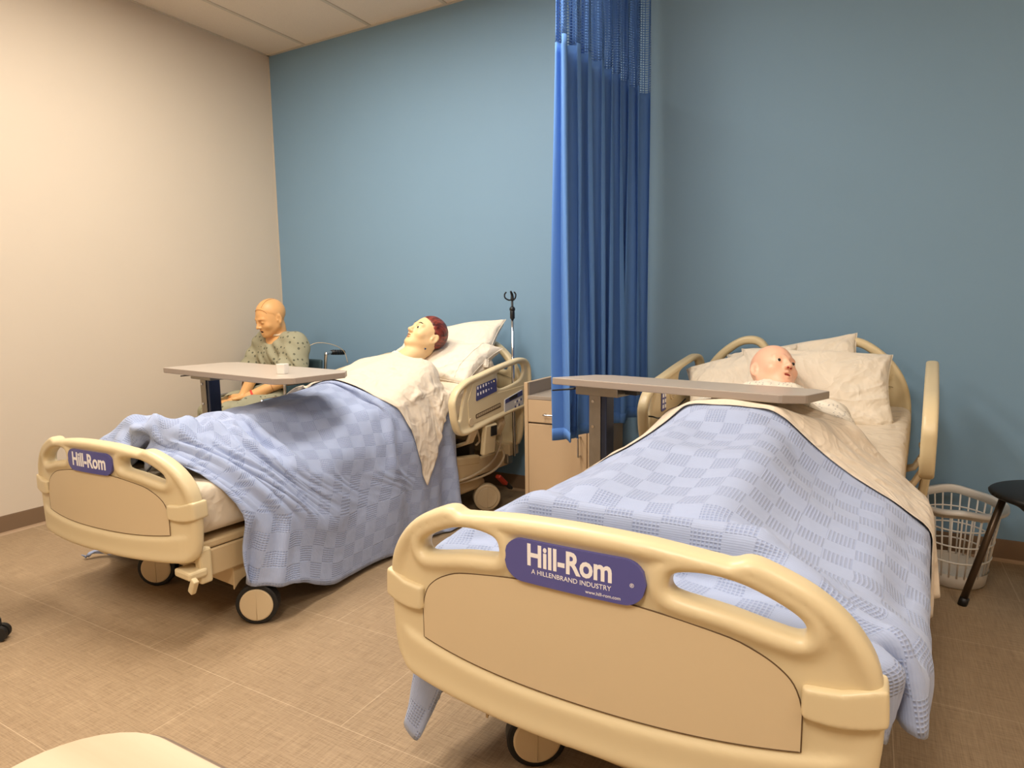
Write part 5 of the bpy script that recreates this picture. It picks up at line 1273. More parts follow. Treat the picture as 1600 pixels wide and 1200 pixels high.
0,2,-1,1,1,2,-7,-3,8,-8,-5,-1,-9,-3,7,11,-14,-8,18,-13,4,-10,5,9,1,0,-3,-12,8,5,-4,-5,-5,0,-4,39,-25,11,-10,1,8,-3,4,-6,-23,37,7,-5,-8,1,7,1,1,-13,3,15,-9,4,-2,-8,7,-2,0,-16,10,2,2,1,2,2,0,-2,-4,-3,7,-3,2,-1,2,-1,-1,4,0,-3,4,-1,-6,0,4,-13,-2,7,-10,-2,10,8,-11,-17,7,5,9,-13,-4,8,-2,-10,12,-8,0,3,-8,-2,0,1,2,-4,32,4,-1,2,-1,-4,-7,-5,-1,8,4,2,-16,-6,32,-7,1,-11,15,5,-13,-2,6,-12,10,4,-1,-10,6,1,-6,0,0,4,2,0,-1,0,-2,-1,2,0,0,-2,0,2,-6,1,2,-4,-7,2,7,-12,0,4,-1,-12,17,6,-9,-20,2,15,-7,4,-14,15,3,-16,1,3,-3,-1,-3,-1,1,0,5,-6,-1,34,15,-17,4,-13,1,-2,-12,-1,32,-4,-35,5,33,2,-8,-19,21,-3,4,-9,10,-8,8,1,-1,-6,5,0,-1,-2,-4,-2,2,3,3,-1,0,-1,-1,0,1,0,1,-1,-5,1,-1,-4,-3,2,0,-7,-1,5,-2,-5,6,7,-7,-24,5,18,-1,-1,-8,1,5,-18,8,-1,2,-3,1,-7,3,1,5,-5,-7,3,50,-18,-2,-3,10,-8,-34,28,19,-5,-13,-1,12,8,-16,-2,11,2,-1,-19,17,7,-6,-9,-1,8,6,-2,0,1,-1,-1,-8,-2,9,-1,0,0,-1,-1,2,0,1,0,0,-1,-3,-7,-4,-2,1,-5,0,1,-4,1,-11,10,4,-15,-2,8,-3,-1,0,0,7,-10,-2,-3,11,-3,-5,0,-1,0,3,5,-3,-4,-1,34,-28,22,-7,-17,0,22,-9,7,-7,-20,27,23,-13,-17,6,8,4,-13,-9,15,0,-19,11,18,1,-14,-7,7,8,-1,-2,7,-5,3,4,1,0,-1,-2,-1,
-2,-5,-3,2,-11,-2,-4,-2,-2,-2,0,-3,10,-6,-2,3,5,-3,-9,1,0,-3,3,-2,1,1,-5,4,3,4,-7,-2,-1,-1,1,3,4,-2,-3,-1,20,-18,-22,8,-8,21,11,14,-21,7,5,22,-10,-12,5,16,7,-38,-14,42,-3,-17,-3,13,1,-1,4,13,6,-7,-6,8,-9,-3,3,-9,12,-10,-5,-2,0,5,3,-17,-11,10,-9,0,0,1,-2,1,0,5,3,-4,6,6,-12,-4,0,0,-3,1,0,1,-1,-1,3,3,0,-6,-1,-1,0,3,3,1,-2,-1,-2,13,14,26,-20,-35,-10,4,-2,13,-2,33,-7,-21,19,25,-29,3,-15,40,-22,-1,-8,15,-1,-32,0,27,3,10,-8,5,6,-15,8,-18,-6,5,1,10,-4,2,-6,-10,-4,5,-16,5,0,1,-2,2,-3,9,1,-1,8,6,-9,-19,-1,8,-2,1,-1,9,-7,-6,3,8,7,-10,-9,-2,1,4,6,7,-6,-3,-1,-1,22,44,-57,-43,45,-10,-4,24,13,10,1,-10,0,-20,13,17,-35,38,11,3,-16,13,-10,2,-3,10,-3,-10,-3,-17,18,-35,13,-11,14,13,-9,5,-11,-5,-22,-19,4,7,-3,11,1,1,2,8,12,16,-7,-8,5,-12,-27,-22,11,14,10,10,6,-4,-16,-7,10,15,3,-15,-16,-8,10,8,14,8,-6,-12,-2,2,-1,-45,29,70,65,28,15,14,-15,6,-17,12,-30,-18,24,-37,12,37,-28,-10,-21,-13,15,-10,-10,12,-40,-13,-7,-17,31,-7,22,-2,-9,-24,-13,-23,-15,-10,1,12,15,5,14,6,8,9,9,4,-4,-13,-18,-11,-22,-14,1,21,12,8,13,-1,-8,-10,0,10,9,0,-13,-15,-11,4,10,11,13,7,-6,-11,-6,0,3,-2,227,-27,-27,0,15,-47,14,-20,-34,35,-42,-1,45,-45,-5,3,-59,15,-19,-2,3,-24,27,-20,7,21,-12,7,-7,-17,-19,-17,-12,-4,1,7,
13,14,13,9,6,5,1,3,-2,-5,-9,-12,-11,-9,-12,-3,2,17,13,2,1,8,-5,-5,1,-4,10,-1,1,-7,-10,-5,-2,7,4,7,8,1,-1,-5,-4,-3,0,3,-1,70,4,11,-31,-41,49,-42,0,31,-32,-7,10,-28,16,5,-29,30,-1,-3,4,7,0,-4,-2,-13,-9,-8,-4,-3,3,3,7,5,5,2,4,1,1,-2,0,-2,-1,0,-5,0,-2,0,-1,-5,3,4,-1,1,0,-1,1,2,-3,2,-3,-2,5,-4,5,-2,-5,2,-3,2,1,2,3,0,2,1,-1,-3,0,0,-1,-1,15,-10,-35,38,15,-19,1,16,-5,-24,9,4,-5,-2,2,3,-3,7,-5,5,-8,-2,-3,-1,2,-1,5,0,1,2,0,1,3,-2,3,-3,3,-4,0,0,-1,1,-3,1,-4,3,-1,-2,0,0,4,-3,5,-6,5,2,-7,6,-8,6,-2,-2,7,-3,-4,-1,0,-1,2,2,1,3,1,3,-2,-1,-4,0,1,-1,-1,-8,-2,6,-1,12,-5,4,4,-5,0,-2,-3,-1,1,-2,-1,-3,-1,3,1,1,2,-2,1,0,2,-3,2,3,-2,0,2,-1,0,2,-1,-1,0,0,0,-1,-1,2,-5,4,-1,-1,-1,2,-5,3,1,1,-1,1,3,-2,-1,-2,-1,5,-2,1,-2,-3,0,0,0,2,0,3,4,0,1,-1,-2,-4,-2,2,1,-1,-3,-7,5,2,2,3,4,5,-9,2,0,-2,-1,-3,5,-7,6,-1,-2,-5,4,-1,4,1,1,-3,2,0,-2,2,0,-1,1,0,-2,3,-5,4,-1,-1,2,-2,-1,0,1,-1,-2,1,-2,6,-7,6,-1,0,0,-1,2,-2,-2,0,-3,7,0,-6,3,2,-6,3,2,0,4,2,1,0,-2,-3,5,0,-4,-4,0,5,-5,-6,4,-2,6,6,3,-12,1,7,-1,-4,-1,0,1,-1,-3,3,1,1,-2,0,1,-1,0,2,-3,3,-3,4,
-3,0,1,0,-3,5,-5,3,-3,3,-4,0,1,-1,-4,4,1,1,0,1,-1,-6,9,-2,1,0,-4,-1,3,1,1,-1,-1,-2,-5,3,2,2,1,3,-1,3,-1,-5,1,4,-2,-2,1,1,9,-9,-4,4,-6,14,5,-4,-7,3,1,4,-5,2,-6,2,0,1,-1,0,-2,1,2,-3,1,0,-1,0,0,0,0,0,0,-1,0,1,-1,0,1,-1,-1,1,-3,3,-5,4,-5,-2,6,-7,9,0,5,-9,-6,6,3,-4,5,4,2,2,-13,0,2,0,1,4,1,0,0,1,1,-1,-7,1,-11,7,15,0,1,9,-14,2,1,2,-5,12,-4,5,2,5,-7,3,-4,3,-4,0,-1,1,-1,1,-1,-5,4,-4,2,1,-1,0,-1,-1,0,-1,3,-3,2,-3,4,-5,4,-4,2,-1,0,-1,-2,-2,7,-5,12,-5,-2,-5,-1,1,-4,2,9,1,-4,-3,2,8,3,-12,6,5,4,3,-1,-10,-5,-1,-2,-2,-10,16,19,-15,-4,-4,7,-7,1,4,-5,2,5,-11,8,10,-2,-2,3,-1,-3,4,-7,1,-4,3,0,1,0,-3,1,-2,-2,2,-1,1,-1,1,-1,-2,1,-1,1,-2,1,-1,0,-1,1,-3,0,-2,5,0,9,-1,2,3,3,-2,-5,-13,-8,-4,5,-6,0,-6,1,7,20,15,16,0,-3,2,0,-11,-26,4,16,9,-13,-29,-2,0,0,216,9,6,14,-13,-11,21,15,15,15,15,6,11,12,4,13,6,15,12,12,12,12,12,12,13,12,13,13,14,13,14,13,14,14,15,14,14,14,14,14,13,13,13,14,15,14,15,16,15,15,15,15,15,15,15,15,14,15,15,14,15,15,15,15,16,15,15,16,15,16,15,15,16,15,15,16,16,15,14,15,14,35,-10,-5,-32,16,28,-1,2,-7,-7,-1,4,-5,-19,10,3,-3,-14,-3,-2,-3,-1,0,0,0,1,
0,0,0,1,0,1,1,0,0,1,0,1,0,1,1,2,1,1,0,2,0,0,1,0,1,0,0,0,0,0,1,0,-1,1,0,0,0,0,0,0,1,0,0,-1,0,1,-1,1,0,1,-2,0,1,-1,1,-5,-8,11,27,11,-2,-13,-8,3,1,-10,-11,-12,26,-17,-6,5,10,-6,-4,-3,0,0,0,0,-1,1,1,0,0,1,1,0,1,0,0,1,0,1,0,1,0,1,1,1,0,1,0,0,1,-1,1,0,0,0,0,0,0,1,0,0,1,0,0,0,0,0,0,0,0,0,0,0,1,1,-3,1,0,0,1,-1,11,20,-7,7,4,-3,4,-9,-11,-4,-5,-11,-7,-19,18,2,-9,-4,6,1,5,-1,1,-1,1,2,2,2,2,3,-2,2,0,1,0,-2,0,0,0,0,0,1,0,1,-1,0,0,0,0,0,1,-1,1,0,0,0,0,0,0,1,1,0,0,1,0,0,0,-2,1,0,1,0,0,0,-1,0,0,0,0,-1,0,26,2,11,-6,-9,-12,-11,0,-2,-12,-5,2,-5,8,-1,-8,11,-3,0,1,0,3,3,6,3,3,-1,-1,-2,-1,0,-1,0,0,0,2,1,0,-2,-1,1,-2,2,-1,2,1,0,-1,0,0,0,1,-1,0,0,1,0,1,0,0,0,0,0,0,0,1,0,0,0,0,0,0,1,-2,-1,1,0,0,-1,0,0,27,-13,-15,-4,-9,-3,-2,-7,-3,3,2,1,8,6,-7,-1,-3,5,2,8,5,3,0,-2,-3,-4,0,0,0,0,3,-1,1,-1,1,0,0,0,3,1,-1,2,-1,0,0,0,1,0,0,0,0,-1,1,0,1,-1,0,0,1,0,0,0,1,0,0,-1,-1,2,0,0,0,0,-1,0,1,-1,0,-1,0,0,0,13,-11,-4,-14,-3,4,0,3,-1,-7,-10,0,19,-5,-5,6,9,6,-1,1,-2,
-3,-2,-2,2,2,0,0,2,0,-1,1,0,1,0,0,0,0,0,2,1,1,-1,1,0,0,-1,1,0,-1,1,1,-1,0,0,0,1,-1,1,-1,0,1,0,0,-1,1,1,0,0,-1,0,0,0,0,-1,1,-1,-1,0,0,-1,-19,3,0,8,-2,-12,-5,-1,-1,9,3,-5,8,-2,15,2,-8,-1,2,-4,1,0,2,1,0,1,1,1,-1,1,1,0,0,0,0,1,0,1,0,0,1,0,2,0,-1,-1,0,0,0,1,-1,0,1,1,0,-1,1,1,-3,2,0,-1,0,0,1,0,-1,1,0,3,-3,-2,0,0,1,-1,0,0,-1,0,1,-13,-5,-3,-1,0,8,-4,-4,3,0,12,15,-23,-1,-3,3,5,-1,2,2,0,1,0,2,0,1,-1,1,1,0,0,0,0,1,0,0,1,1,1,0,0,1,0,0,1,-1,0,1,-2,0,1,0,0,-1,1,2,-2,0,0,0,0,0,0,0,0,0,1,-1,1,-2,1,1,0,-2,0,0,0,2,1,1,1,-20,11,-6,-10,4,1,6,6,-3,-14,-11,-2,17,11,1,-2,2,1,0,0,1,2,0,1,0,0,1,0,0,0,0,1,0,0,0,1,0,0,1,1,1,-1,1,0,-1,1,0,-1,2,-1,-1,0,0,2,-1,0,2,-2,3,-4,0,0,0,-1,1,1,1,1,-3,0,2,1,0,3,-3,1,1,0,0,0,-1,-22,-4,10,6,-12,2,-5,-6,3,11,-7,12,5,-2,-1,2,1,2,0,0,1,1,-1,0,1,0,1,-1,1,0,0,0,0,0,1,0,1,0,0,0,0,1,-1,0,0,1,0,0,-1,2,-1,1,0,-1,1,0,-1,2,-1,3,-3,0,0,1,0,0,0,0,2,0,-1,1,0,-1,-1,1,0,0,1,-1,1,-9,-8,-12,5,4,-14,7,7,3,-12,22,4,-5,0,1,2,
0,-2,2,1,1,-1,2,-1,0,1,0,0,0,0,1,0,0,0,0,1,-1,1,0,0,0,0,1,-1,1,-1,0,0,2,-1,2,-1,1,0,-1,1,1,0,1,-1,0,1,-2,0,0,1,0,-1,-1,1,1,-1,0,-3,4,-1,1,-1,0,0,1,-20,1,1,0,4,14,-14,-13,-3,25,12,-13,-1,-1,1,1,1,1,0,1,-1,1,0,1,0,0,-1,1,0,0,0,0,1,1,-1,-1,1,0,0,0,0,-1,0,0,0,1,1,1,-1,1,1,1,0,1,1,-1,0,1,0,3,-3,-2,1,0,0,-1,-1,0,1,0,0,0,-1,0,0,1,0,0,1,0,0,-20,8,3,-4,-11,-10,17,13,-4,6,-13,13,-4,0,0,0,0,2,0,1,0,0,0,1,0,-1,1,0,0,0,1,0,0,-1,2,0,-1,0,0,0,-1,0,0,1,0,0,1,0,2,0,0,0,1,0,1,1,-1,1,0,-1,0,2,-2,0,-1,-1,1,0,-2,0,-2,-1,1,0,1,0,-1,1,0,2,0,-21,-1,-3,2,4,6,-5,0,14,1,-8,-1,3,2,1,0,1,0,2,-1,1,1,0,-1,1,0,1,1,0,0,0,0,-2,1,0,0,1,0,0,-1,1,0,0,0,1,0,0,1,-1,1,-1,1,-1,1,-2,1,0,-1,0,0,6,-3,-3,1,-4,0,0,0,2,0,-3,0,-2,2,0,0,1,1,0,0,1,-14,-3,6,1,11,6,-2,-11,-8,-1,8,-4,7,-1,-1,1,-1,1,0,1,-1,0,0,1,0,1,-1,0,1,0,0,0,3,-1,0,1,-1,0,0,1,0,0,0,1,-1,1,0,0,0,0,0,0,1,-1,1,-1,1,-1,0,-1,1,0,0,-1,-4,1,0,0,1,-1,6,-6,3,2,0,0,1,0,0,1,-1,-12,0,-1,-3,3,1,11,-2,-2,-9,12,
-4,-1,-1,2,0,1,0,0,0,1,-1,1,0,0,0,1,0,0,0,0,1,0,1,0,0,1,0,-1,1,-1,1,0,0,1,0,0,-1,1,0,0,0,0,0,1,-1,1,-1,1,-2,-1,3,-1,-2,-2,0,0,2,0,3,-4,6,2,-1,1,0,0,0,1,-1,2,-12,0,0,-2,-2,0,0,16,3,-14,-1,9,-6,3,0,0,0,1,0,0,0,1,0,0,1,0,0,0,0,1,0,0,0,0,0,0,0,1,1,-1,1,0,0,0,0,0,0,1,0,0,0,0,0,0,0,0,-1,1,0,2,-1,-2,8,-10,2,1,1,0,0,0,3,0,0,0,0,0,0,0,1,0,0,-13,1,0,0,-3,-5,1,6,5,1,-4,1,3,1,0,1,0,0,0,0,1,0,1,0,-1,0,1,0,0,0,0,0,1,0,0,0,1,-1,0,1,0,0,0,0,0,1,0,-1,1,0,1,-1,1,0,0,0,0,2,-1,1,3,0,1,-12,9,-4,1,-1,1,0,1,1,0,0,1,0,1,0,0,0,0,-12,-1,0,-3,0,4,-6,-2,6,6,2,-4,5,0,0,0,0,0,0,1,0,0,0,0,0,1,-1,0,1,0,0,1,-1,1,0,1,-1,0,1,-1,0,1,0,1,0,-1,0,1,-1,1,0,1,-1,0,1,2,0,-1,0,1,0,4,-2,-5,1,1,-1,-1,0,0,1,1,0,1,0,1,0,1,0,0,0,-12,0,1,4,3,-2,2,-3,-10,7,-4,3,2,3,1,0,0,0,1,0,0,0,0,1,0,0,0,1,-1,1,-1,0,1,-1,1,-1,1,0,0,1,0,-1,1,0,0,0,0,0,1,-1,0,1,0,1,-1,0,1,1,1,1,1,0,-1,-4,1,-1,-1,2,0,-1,0,1,0,0,1,0,1,0,0,2,0,-13,4,4,0,-3,2,
3,-3,6,-5,2,2,0,-2,-1,0,1,-1,0,0,0,1,0,-1,1,0,0,0,0,-1,1,0,0,1,0,0,0,0,0,0,0,1,-1,0,0,1,0,1,-1,0,1,-1,0,1,0,0,1,0,1,0,0,0,1,-2,-1,0,0,-1,1,0,0,0,0,2,0,1,-1,1,0,1,0,-6,4,0,-4,-1,2,-3,14,-2,-8,1,1,-1,0,1,-1,0,1,0,0,0,0,0,1,-1,0,1,-2,1,0,0,0,0,0,0,0,0,0,-1,0,1,0,1,-1,1,-1,1,-1,1,1,-1,1,1,-1,1,1,0,1,-1,1,-1,0,-4,2,1,1,0,1,0,-1,0,1,-1,2,0,1,0,0,1,-1,1,0,1,-4,-3,1,4,3,5,-6,-3,-1,1,-1,0,1,1,-1,0,0,1,-1,1,-1,0,1,0,0,2,-2,-1,1,-1,0,1,-3,1,0,1,0,0,0,0,0,1,0,0,0,1,0,0,1,0,1,1,0,0,-2,1,0,-1,1,1,1,-1,-1,2,2,-2,-1,3,2,-5,3,-1,1,-1,0,1,0,0,0,0,0,-3,10,12,-19,16,-12,-8,4,-4,1,1,0,0,0,0,0,1,-1,2,0,-1,1,-1,-1,0,1,3,0,-4,0,1,-3,2,-1,0,0,2,0,0,0,0,0,1,1,0,1,0,1,-1,1,-1,0,1,0,0,-1,-2,0,1,0,1,1,2,-1,0,3,2,-3,0,3,0,-1,0,-1,1,-1,-1,0,0,0,0,3,10,1,-3,1,-19,13,-4,-5,0,2,-1,-1,2,0,0,2,0,-2,-2,2,0,2,0,-1,0,0,3,5,-9,-2,0,1,1,0,0,0,0,1,0,1,0,0,0,1,-1,1,0,0,-1,1,0,0,-1,-1,1,2,1,0,3,3,-3,-5,2,1,1,1,0,0,0,1,0,-1,0,0,-1,1,0,0,-1,
0,8,10,2,3,-34,16,-12,1,15,-8,-3,1,2,-1,1,4,-1,1,-4,5,-3,-3,2,2,2,0,-4,0,1,3,-8,1,1,1,1,-2,0,1,-1,1,0,0,0,1,0,0,0,-2,1,1,0,1,-1,-2,5,0,1,0,1,-2,0,2,1,-3,1,1,0,2,0,0,-1,-1,1,-1,0,0,0,1,0,1,6,9,-4,-10,-2,-9,-24,24,28,-2,3,-7,-2,-6,-6,6,-3,5,-10,8,-1,5,-4,-5,5,-1,-1,3,-2,0,-3,2,-2,0,-1,0,-1,0,0,1,0,0,1,0,-1,0,1,0,0,0,0,0,0,1,2,0,0,1,1,0,0,-4,2,3,-1,0,-1,0,1,-1,3,-3,1,-2,2,-1,1,1,0,1,14,9,-16,-13,-11,6,-2,22,6,-5,11,-5,-1,-2,-15,13,-3,3,-17,13,0,-7,6,4,2,-8,-6,1,-1,3,-1,2,0,-2,0,1,-1,-1,0,0,0,0,1,-1,0,1,0,0,0,1,1,0,0,0,0,3,-1,0,1,0,0,-1,-4,5,2,-1,-1,0,-1,1,-1,-1,0,0,0,2,0,3,1,2,2,24,-23,-1,-8,14,-16,13,9,-2,-2,-26,1,9,5,5,-14,8,1,13,2,-9,6,-7,2,1,-10,8,2,-1,1,-4,-1,3,-2,-1,-2,0,1,0,1,0,0,-1,1,1,0,0,0,0,1,0,1,0,1,2,-2,1,1,0,0,-2,2,-12,12,1,-2,1,-2,0,-1,-1,-1,2,1,3,2,4,1,2,1,0,-15,14,-2,20,-21,15,10,-6,-38,4,20,14,1,-5,-12,17,-4,-12,4,-10,9,-4,7,2,-20,11,4,3,0,-6,0,3,-7,7,-3,-4,1,3,1,-1,1,0,1,0,0,0,1,1,-1,1,0,0,1,1,-1,-1,0,1,-1,0,2,-1,-8,11,0,-2,-1,-1,-3,1,2,3,3,3,2,1,1,
1,-1,0,0,-12,-3,-1,11,38,3,-23,-30,17,9,16,-6,-26,-14,39,-4,-16,5,-4,7,-6,12,-9,-14,17,2,2,-18,7,4,-5,3,0,-4,3,1,-2,1,0,1,0,1,0,1,0,1,-1,1,-1,0,1,0,2,-1,-3,3,1,-3,1,1,0,0,-2,5,0,0,-5,2,3,2,3,2,1,1,0,0,0,-1,0,0,0,37,-8,-15,-1,-10,-9,4,-1,13,16,-15,-17,-6,24,2,-4,-8,0,8,-4,4,-13,6,0,1,11,-29,20,-12,4,0,4,7,-2,-10,4,3,-2,0,0,0,0,1,0,0,0,1,-1,0,0,0,1,-1,-1,2,1,-3,1,1,0,0,0,3,4,-6,3,6,-1,2,1,1,0,0,-2,1,-1,0,0,0,0,1,28,-4,5,-30,2,-6,-30,25,29,-14,-14,-13,36,-1,-11,-11,10,20,-13,0,-16,14,-5,4,13,-13,2,-5,1,-2,11,0,-18,7,8,-6,-1,-1,0,1,0,1,-1,0,1,-1,0,0,0,1,0,1,-2,0,2,-2,0,2,1,0,1,-2,10,1,-2,3,-3,4,-1,0,-1,1,-2,3,-3,1,0,0,0,1,0,-1,10,-1,8,-7,-34,13,25,-6,-17,-14,31,-2,-3,-6,3,21,-24,12,-8,9,2,-16,14,-10,-8,15,1,6,-8,-1,1,-6,0,-1,2,1,3,-3,0,1,0,0,1,-1,0,0,-1,1,0,1,-2,2,3,-5,3,4,0,-1,0,-1,-13,22,-10,8,8,-4,-1,2,-3,0,0,1,-3,2,0,0,1,1,0,0,4,10,25,-6,-51,23,25,-3,-32,-20,22,3,-2,11,-7,15,-19,15,-5,-11,11,-19,22,-11,-2,10,6,-7,-14,4,2,-1,3,-3,3,-1,-1,2,2,-1,0,0,0,0,0,1,-2,1,2,-1,1,1,1,-3,6,1,-3,1,-1,-1,-8,15,-5,8,-2,-3,8,-2,1,1,2,-6,
1,0,0,-1,1,0,0,1,0,-5,-12,-11,23,-13,24,5,-31,6,9,20,-19,14,-16,25,1,-6,-1,-4,-8,-1,16,-13,-7,3,8,0,-20,8,4,-1,-1,6,-4,2,1,-2,0,1,0,0,0,1,0,1,-1,3,-1,0,1,0,1,-1,4,0,0,1,-5,0,-4,8,-2,3,3,3,-2,0,5,-2,3,-1,-3,0,-1,1,1,-1,0,1,0,0,-2,2,4,-19,33,6,-5,-15,-25,36,-18,12,-1,-11,-1,-7,26,-10,-19,24,4,-10,-15,13,11,-8,-22,13,8,0,-8,2,12,-9,1,3,-5,0,1,0,0,1,0,0,0,2,0,1,1,2,0,0,2,-1,1,0,2,1,-10,6,-4,3,3,1,1,4,1,-1,0,0,0,-1,-1,2,-2,1,1,0,0,-1,1,-27,8,14,-15,29,-10,-2,-27,40,2,10,-12,-23,22,-12,17,-13,-17,17,8,-4,-8,12,7,-7,-20,14,8,3,-14,-5,2,8,6,-10,0,-1,0,0,2,0,0,0,1,0,0,1,1,2,-1,1,0,0,0,0,-1,0,5,-4,0,-1,1,1,1,0,1,1,1,-2,0,-2,3,-1,-1,1,0,-1,-1,0,-3,0,-33,15,14,9,-4,27,-37,41,-7,-33,-6,16,0,-11,21,-18,-15,10,19,1,-17,2,23,-18,-15,8,11,-8,-16,6,10,-1,-2,9,-1,3,-2,0,1,0,0,0,0,0,0,-1,-1,1,0,0,0,1,0,-1,-1,1,0,-1,7,-6,3,1,1,-1,1,-1,0,-1,2,0,-2,4,-1,1,0,1,0,-2,0,-3,-1,-16,-1,-10,-8,21,5,31,23,-33,-3,1,-13,-4,11,-13,-16,3,23,-1,-13,1,8,-1,-3,-8,12,8,0,5,-8,-6,-2,5,3,-4,3,8,-6,0,0,2,-2,1,-6,0,2,0,1,1,1,0,0,0,-2,1,0,0,-3,9,-3,0,2,0,-1,0,0,0,
0,1,-1,0,3,-1,1,1,0,-1,-2,-1,0,-1,-3,-14,-16,11,9,-5,21,-7,2,-6,8,-6,6,-8,-11,20,0,-2,-21,18,4,1,-17,-2,22,6,-27,13,3,7,-11,-2,4,-9,15,-2,-3,7,0,-1,0,3,-2,-2,1,-2,4,2,0,1,1,1,0,0,0,0,-1,4,-1,1,5,-1,0,0,-3,2,-1,0,0,-3,5,-1,-1,0,0,-2,-6,3,-3,-2,-2,10,-21,13,12,-23,-14,7,1,50,-10,-13,-3,22,2,-9,0,2,1,-11,-1,8,5,0,26,-18,-4,0,-3,1,-3,23,5,-2,10,-5,3,8,1,2,0,-7,-7,4,8,3,4,-1,-2,0,-2,-4,-6,0,2,0,0,-4,-8,2,7,-2,-5,-4,-1,-1,-3,-2,-3,-2,2,-5,-6,3,-2,-5,-11,1,-1,-3,-4,-3,-15,25,-2,18,18,-29,24,17,-14,50,0,34,-13,-15,20,-16,18,-9,25,-25,-8,-1,-18,0,16,-5,16,3,6,10,-5,-1,-3,-1,5,-5,-5,-4,-4,0,6,5,-3,0,-4,-4,-6,-4,-5,-1,0,3,-5,-6,-7,-5,1,3,-6,-4,-3,-1,-2,-4,-2,-3,-2,-1,-5,-7,-2,2,-3,-7,-11,2,1,-5,-4,1,-5,109,16,8,-41,14,40,-6,-11,12,-17,6,-7,-4,27,-12,9,-21,-7,-7,10,9,-5,23,-12,-6,3,-2,-1,-3,-2,-1,-4,-3,-4,-3,-1,2,-1,-1,-4,-4,-4,-3,-6,-3,-3,0,-1,-2,-5,-9,-6,-3,0,0,-2,-4,-3,-2,-1,-2,-3,-3,-1,-2,-1,-3,-4,-3,1,0,-2,-6,-2,-2,1,-1,-2,-1,1,-2,83,-11,-3,45,-28,9,-5,19,-21,-2,8,-8,1,-13,-2,-3,10,-3,-6,2,-5,-5,-4,-2,-1,-4,-3,-4,-3,-1,-3,-1,-2,-1,-2,-2,-3,-2,-2,-1,-2,-1,-2,0,-2,0,-1,-2,-3,-1,3,-2,-1,0,-1,0,0,0,0,0,0,0,
2,-1,0,0,1,-2,1,1,0,-1,0,-2,-1,1,-1,0,1,-1,-1,7,-5,12,-21,13,-6,12,-21,6,5,-5,0,0,-1,0,0,-3,3,-1,0,0,-1,1,0,0,1,1,1,0,0,1,0,0,0,0,0,1,0,0,0,1,0,0,1,1,0,-1,0,-1,1,1,0,1,0,0,0,2,0,0,0,0,2,-3,2,1,-1,0,-1,2,0,0,-2,0,-6,4,1,-2,0,0,0,-1,-8,1,6,-4,-7,6,-1,1,-2,8,-8,2,0,1,-1,0,0,0,0,0,0,1,0,0,1,1,1,0,1,0,0,0,0,0,1,0,0,1,-1,1,-1,1,1,0,0,0,1,-1,2,-2,0,1,1,1,0,0,0,1,1,0,0,0,0,0,0,0,0,0,0,0,1,-3,0,-2,2,1,-4,-2,1,0,-1,-8,3,1,-2,-7,8,-5,3,0,3,-3,-1,3,-2,1,-1,1,-1,1,0,1,0,1,1,1,0,0,0,0,1,0,0,1,0,0,1,-1,0,1,0,1,0,0,1,0,0,-1,1,-2,2,-1,2,0,0,1,1,0,1,-1,1,1,-1,1,-1,0,1,-3,2,1,0,-1,-2,-1,-1,2,0,5,-1,-5,-5,-2,-4,3,-4,-1,-4,4,-6,3,4,-2,2,-2,1,-1,0,1,-1,1,-1,1,1,0,1,1,0,1,1,0,0,0,1,0,0,0,1,0,1,0,0,0,0,0,1,-1,0,0,0,0,1,1,0,1,-1,0,1,0,1,0,1,-1,0,0,1,0,0,-3,1,2,0,1,-2,3,-10,7,3,-1,2,-1,-10,1,2,-2,2,-10,3,3,-3,-5,4,5,-4,1,2,-2,-1,0,0,1,-1,1,1,0,1,1,0,1,0,1,0,1,-1,0,1,0,1,0,0,0,1,0,0,0,1,-1,0,0,0,0,-1,3,-3,3,0,2,1,1,-3,1,
0,0,-1,0,-1,0,1,0,0,1,1,1,0,1,-3,-1,2,1,1,-8,6,19,2,2,2,-8,-4,6,0,2,-3,-4,9,-6,1,0,-1,0,0,-1,0,1,1,-1,1,2,-1,2,0,1,0,0,0,1,0,0,1,0,0,1,0,-1,1,0,1,-1,1,0,0,-1,0,1,-1,3,1,-1,-1,1,-1,3,-1,0,1,2,0,-2,1,0,-6,3,2,1,1,0,2,4,5,2,-1,-7,7,0,-11,-6,-10,8,-9,-8,-5,10,-5,3,1,2,-1,-1,2,0,-1,-1,1,-2,0,1,1,1,0,1,0,1,0,0,1,0,0,0,1,-1,1,0,0,1,0,0,0,0,1,-1,0,0,0,1,1,2,0,0,2,1,-1,0,-1,0,1,1,0,1,4,0,-1,6,-3,-7,1,0,1,1,5,11,-12,-4,5,-24,-19,-3,-5,0,32,-9,-16,3,0,5,3,6,-5,-1,2,18,9,1,-16,-5,-6,1,-3,-4,-3,-2,-1,0,-1,2,-2,1,-1,3,-3,4,1,-1,-1,-2,1,-2,1,-1,0,3,4,6,6,6,6,7,6,6,6,6,7,7,7,8,8,8,9,8,7,8,7,6,6,6,5,5,5,5,6,6,7,7,8,9,8,11,13,11,11,-23,10,24,4,7,0,0,-7,1,1,3,-22,0,12,6,8,0,-8,-4,-3,-4,-4,1,-1,1,-3,2,-1,0,-2,3,-3,0,2,4,4,2,6,4,7,6,4,2,1,0,1,0,-1,-1,0,0,0,0,0,1,0,0,1,-1,1,0,0,-1,0,0,-1,1,0,1,1,0,2,0,1,1,-1,4,0,-2,0,-1,7,12,2,-19,-6,-7,2,6,9,6,-13,19,-3,-11,24,-11,0,3,-5,-1,0,4,0,-1,0,-1,2,-2,3,0,3,1,3,3,2,3,3,3,1,1,1,0,1,-1,0,-1,-1,-1,0,0,0,0,
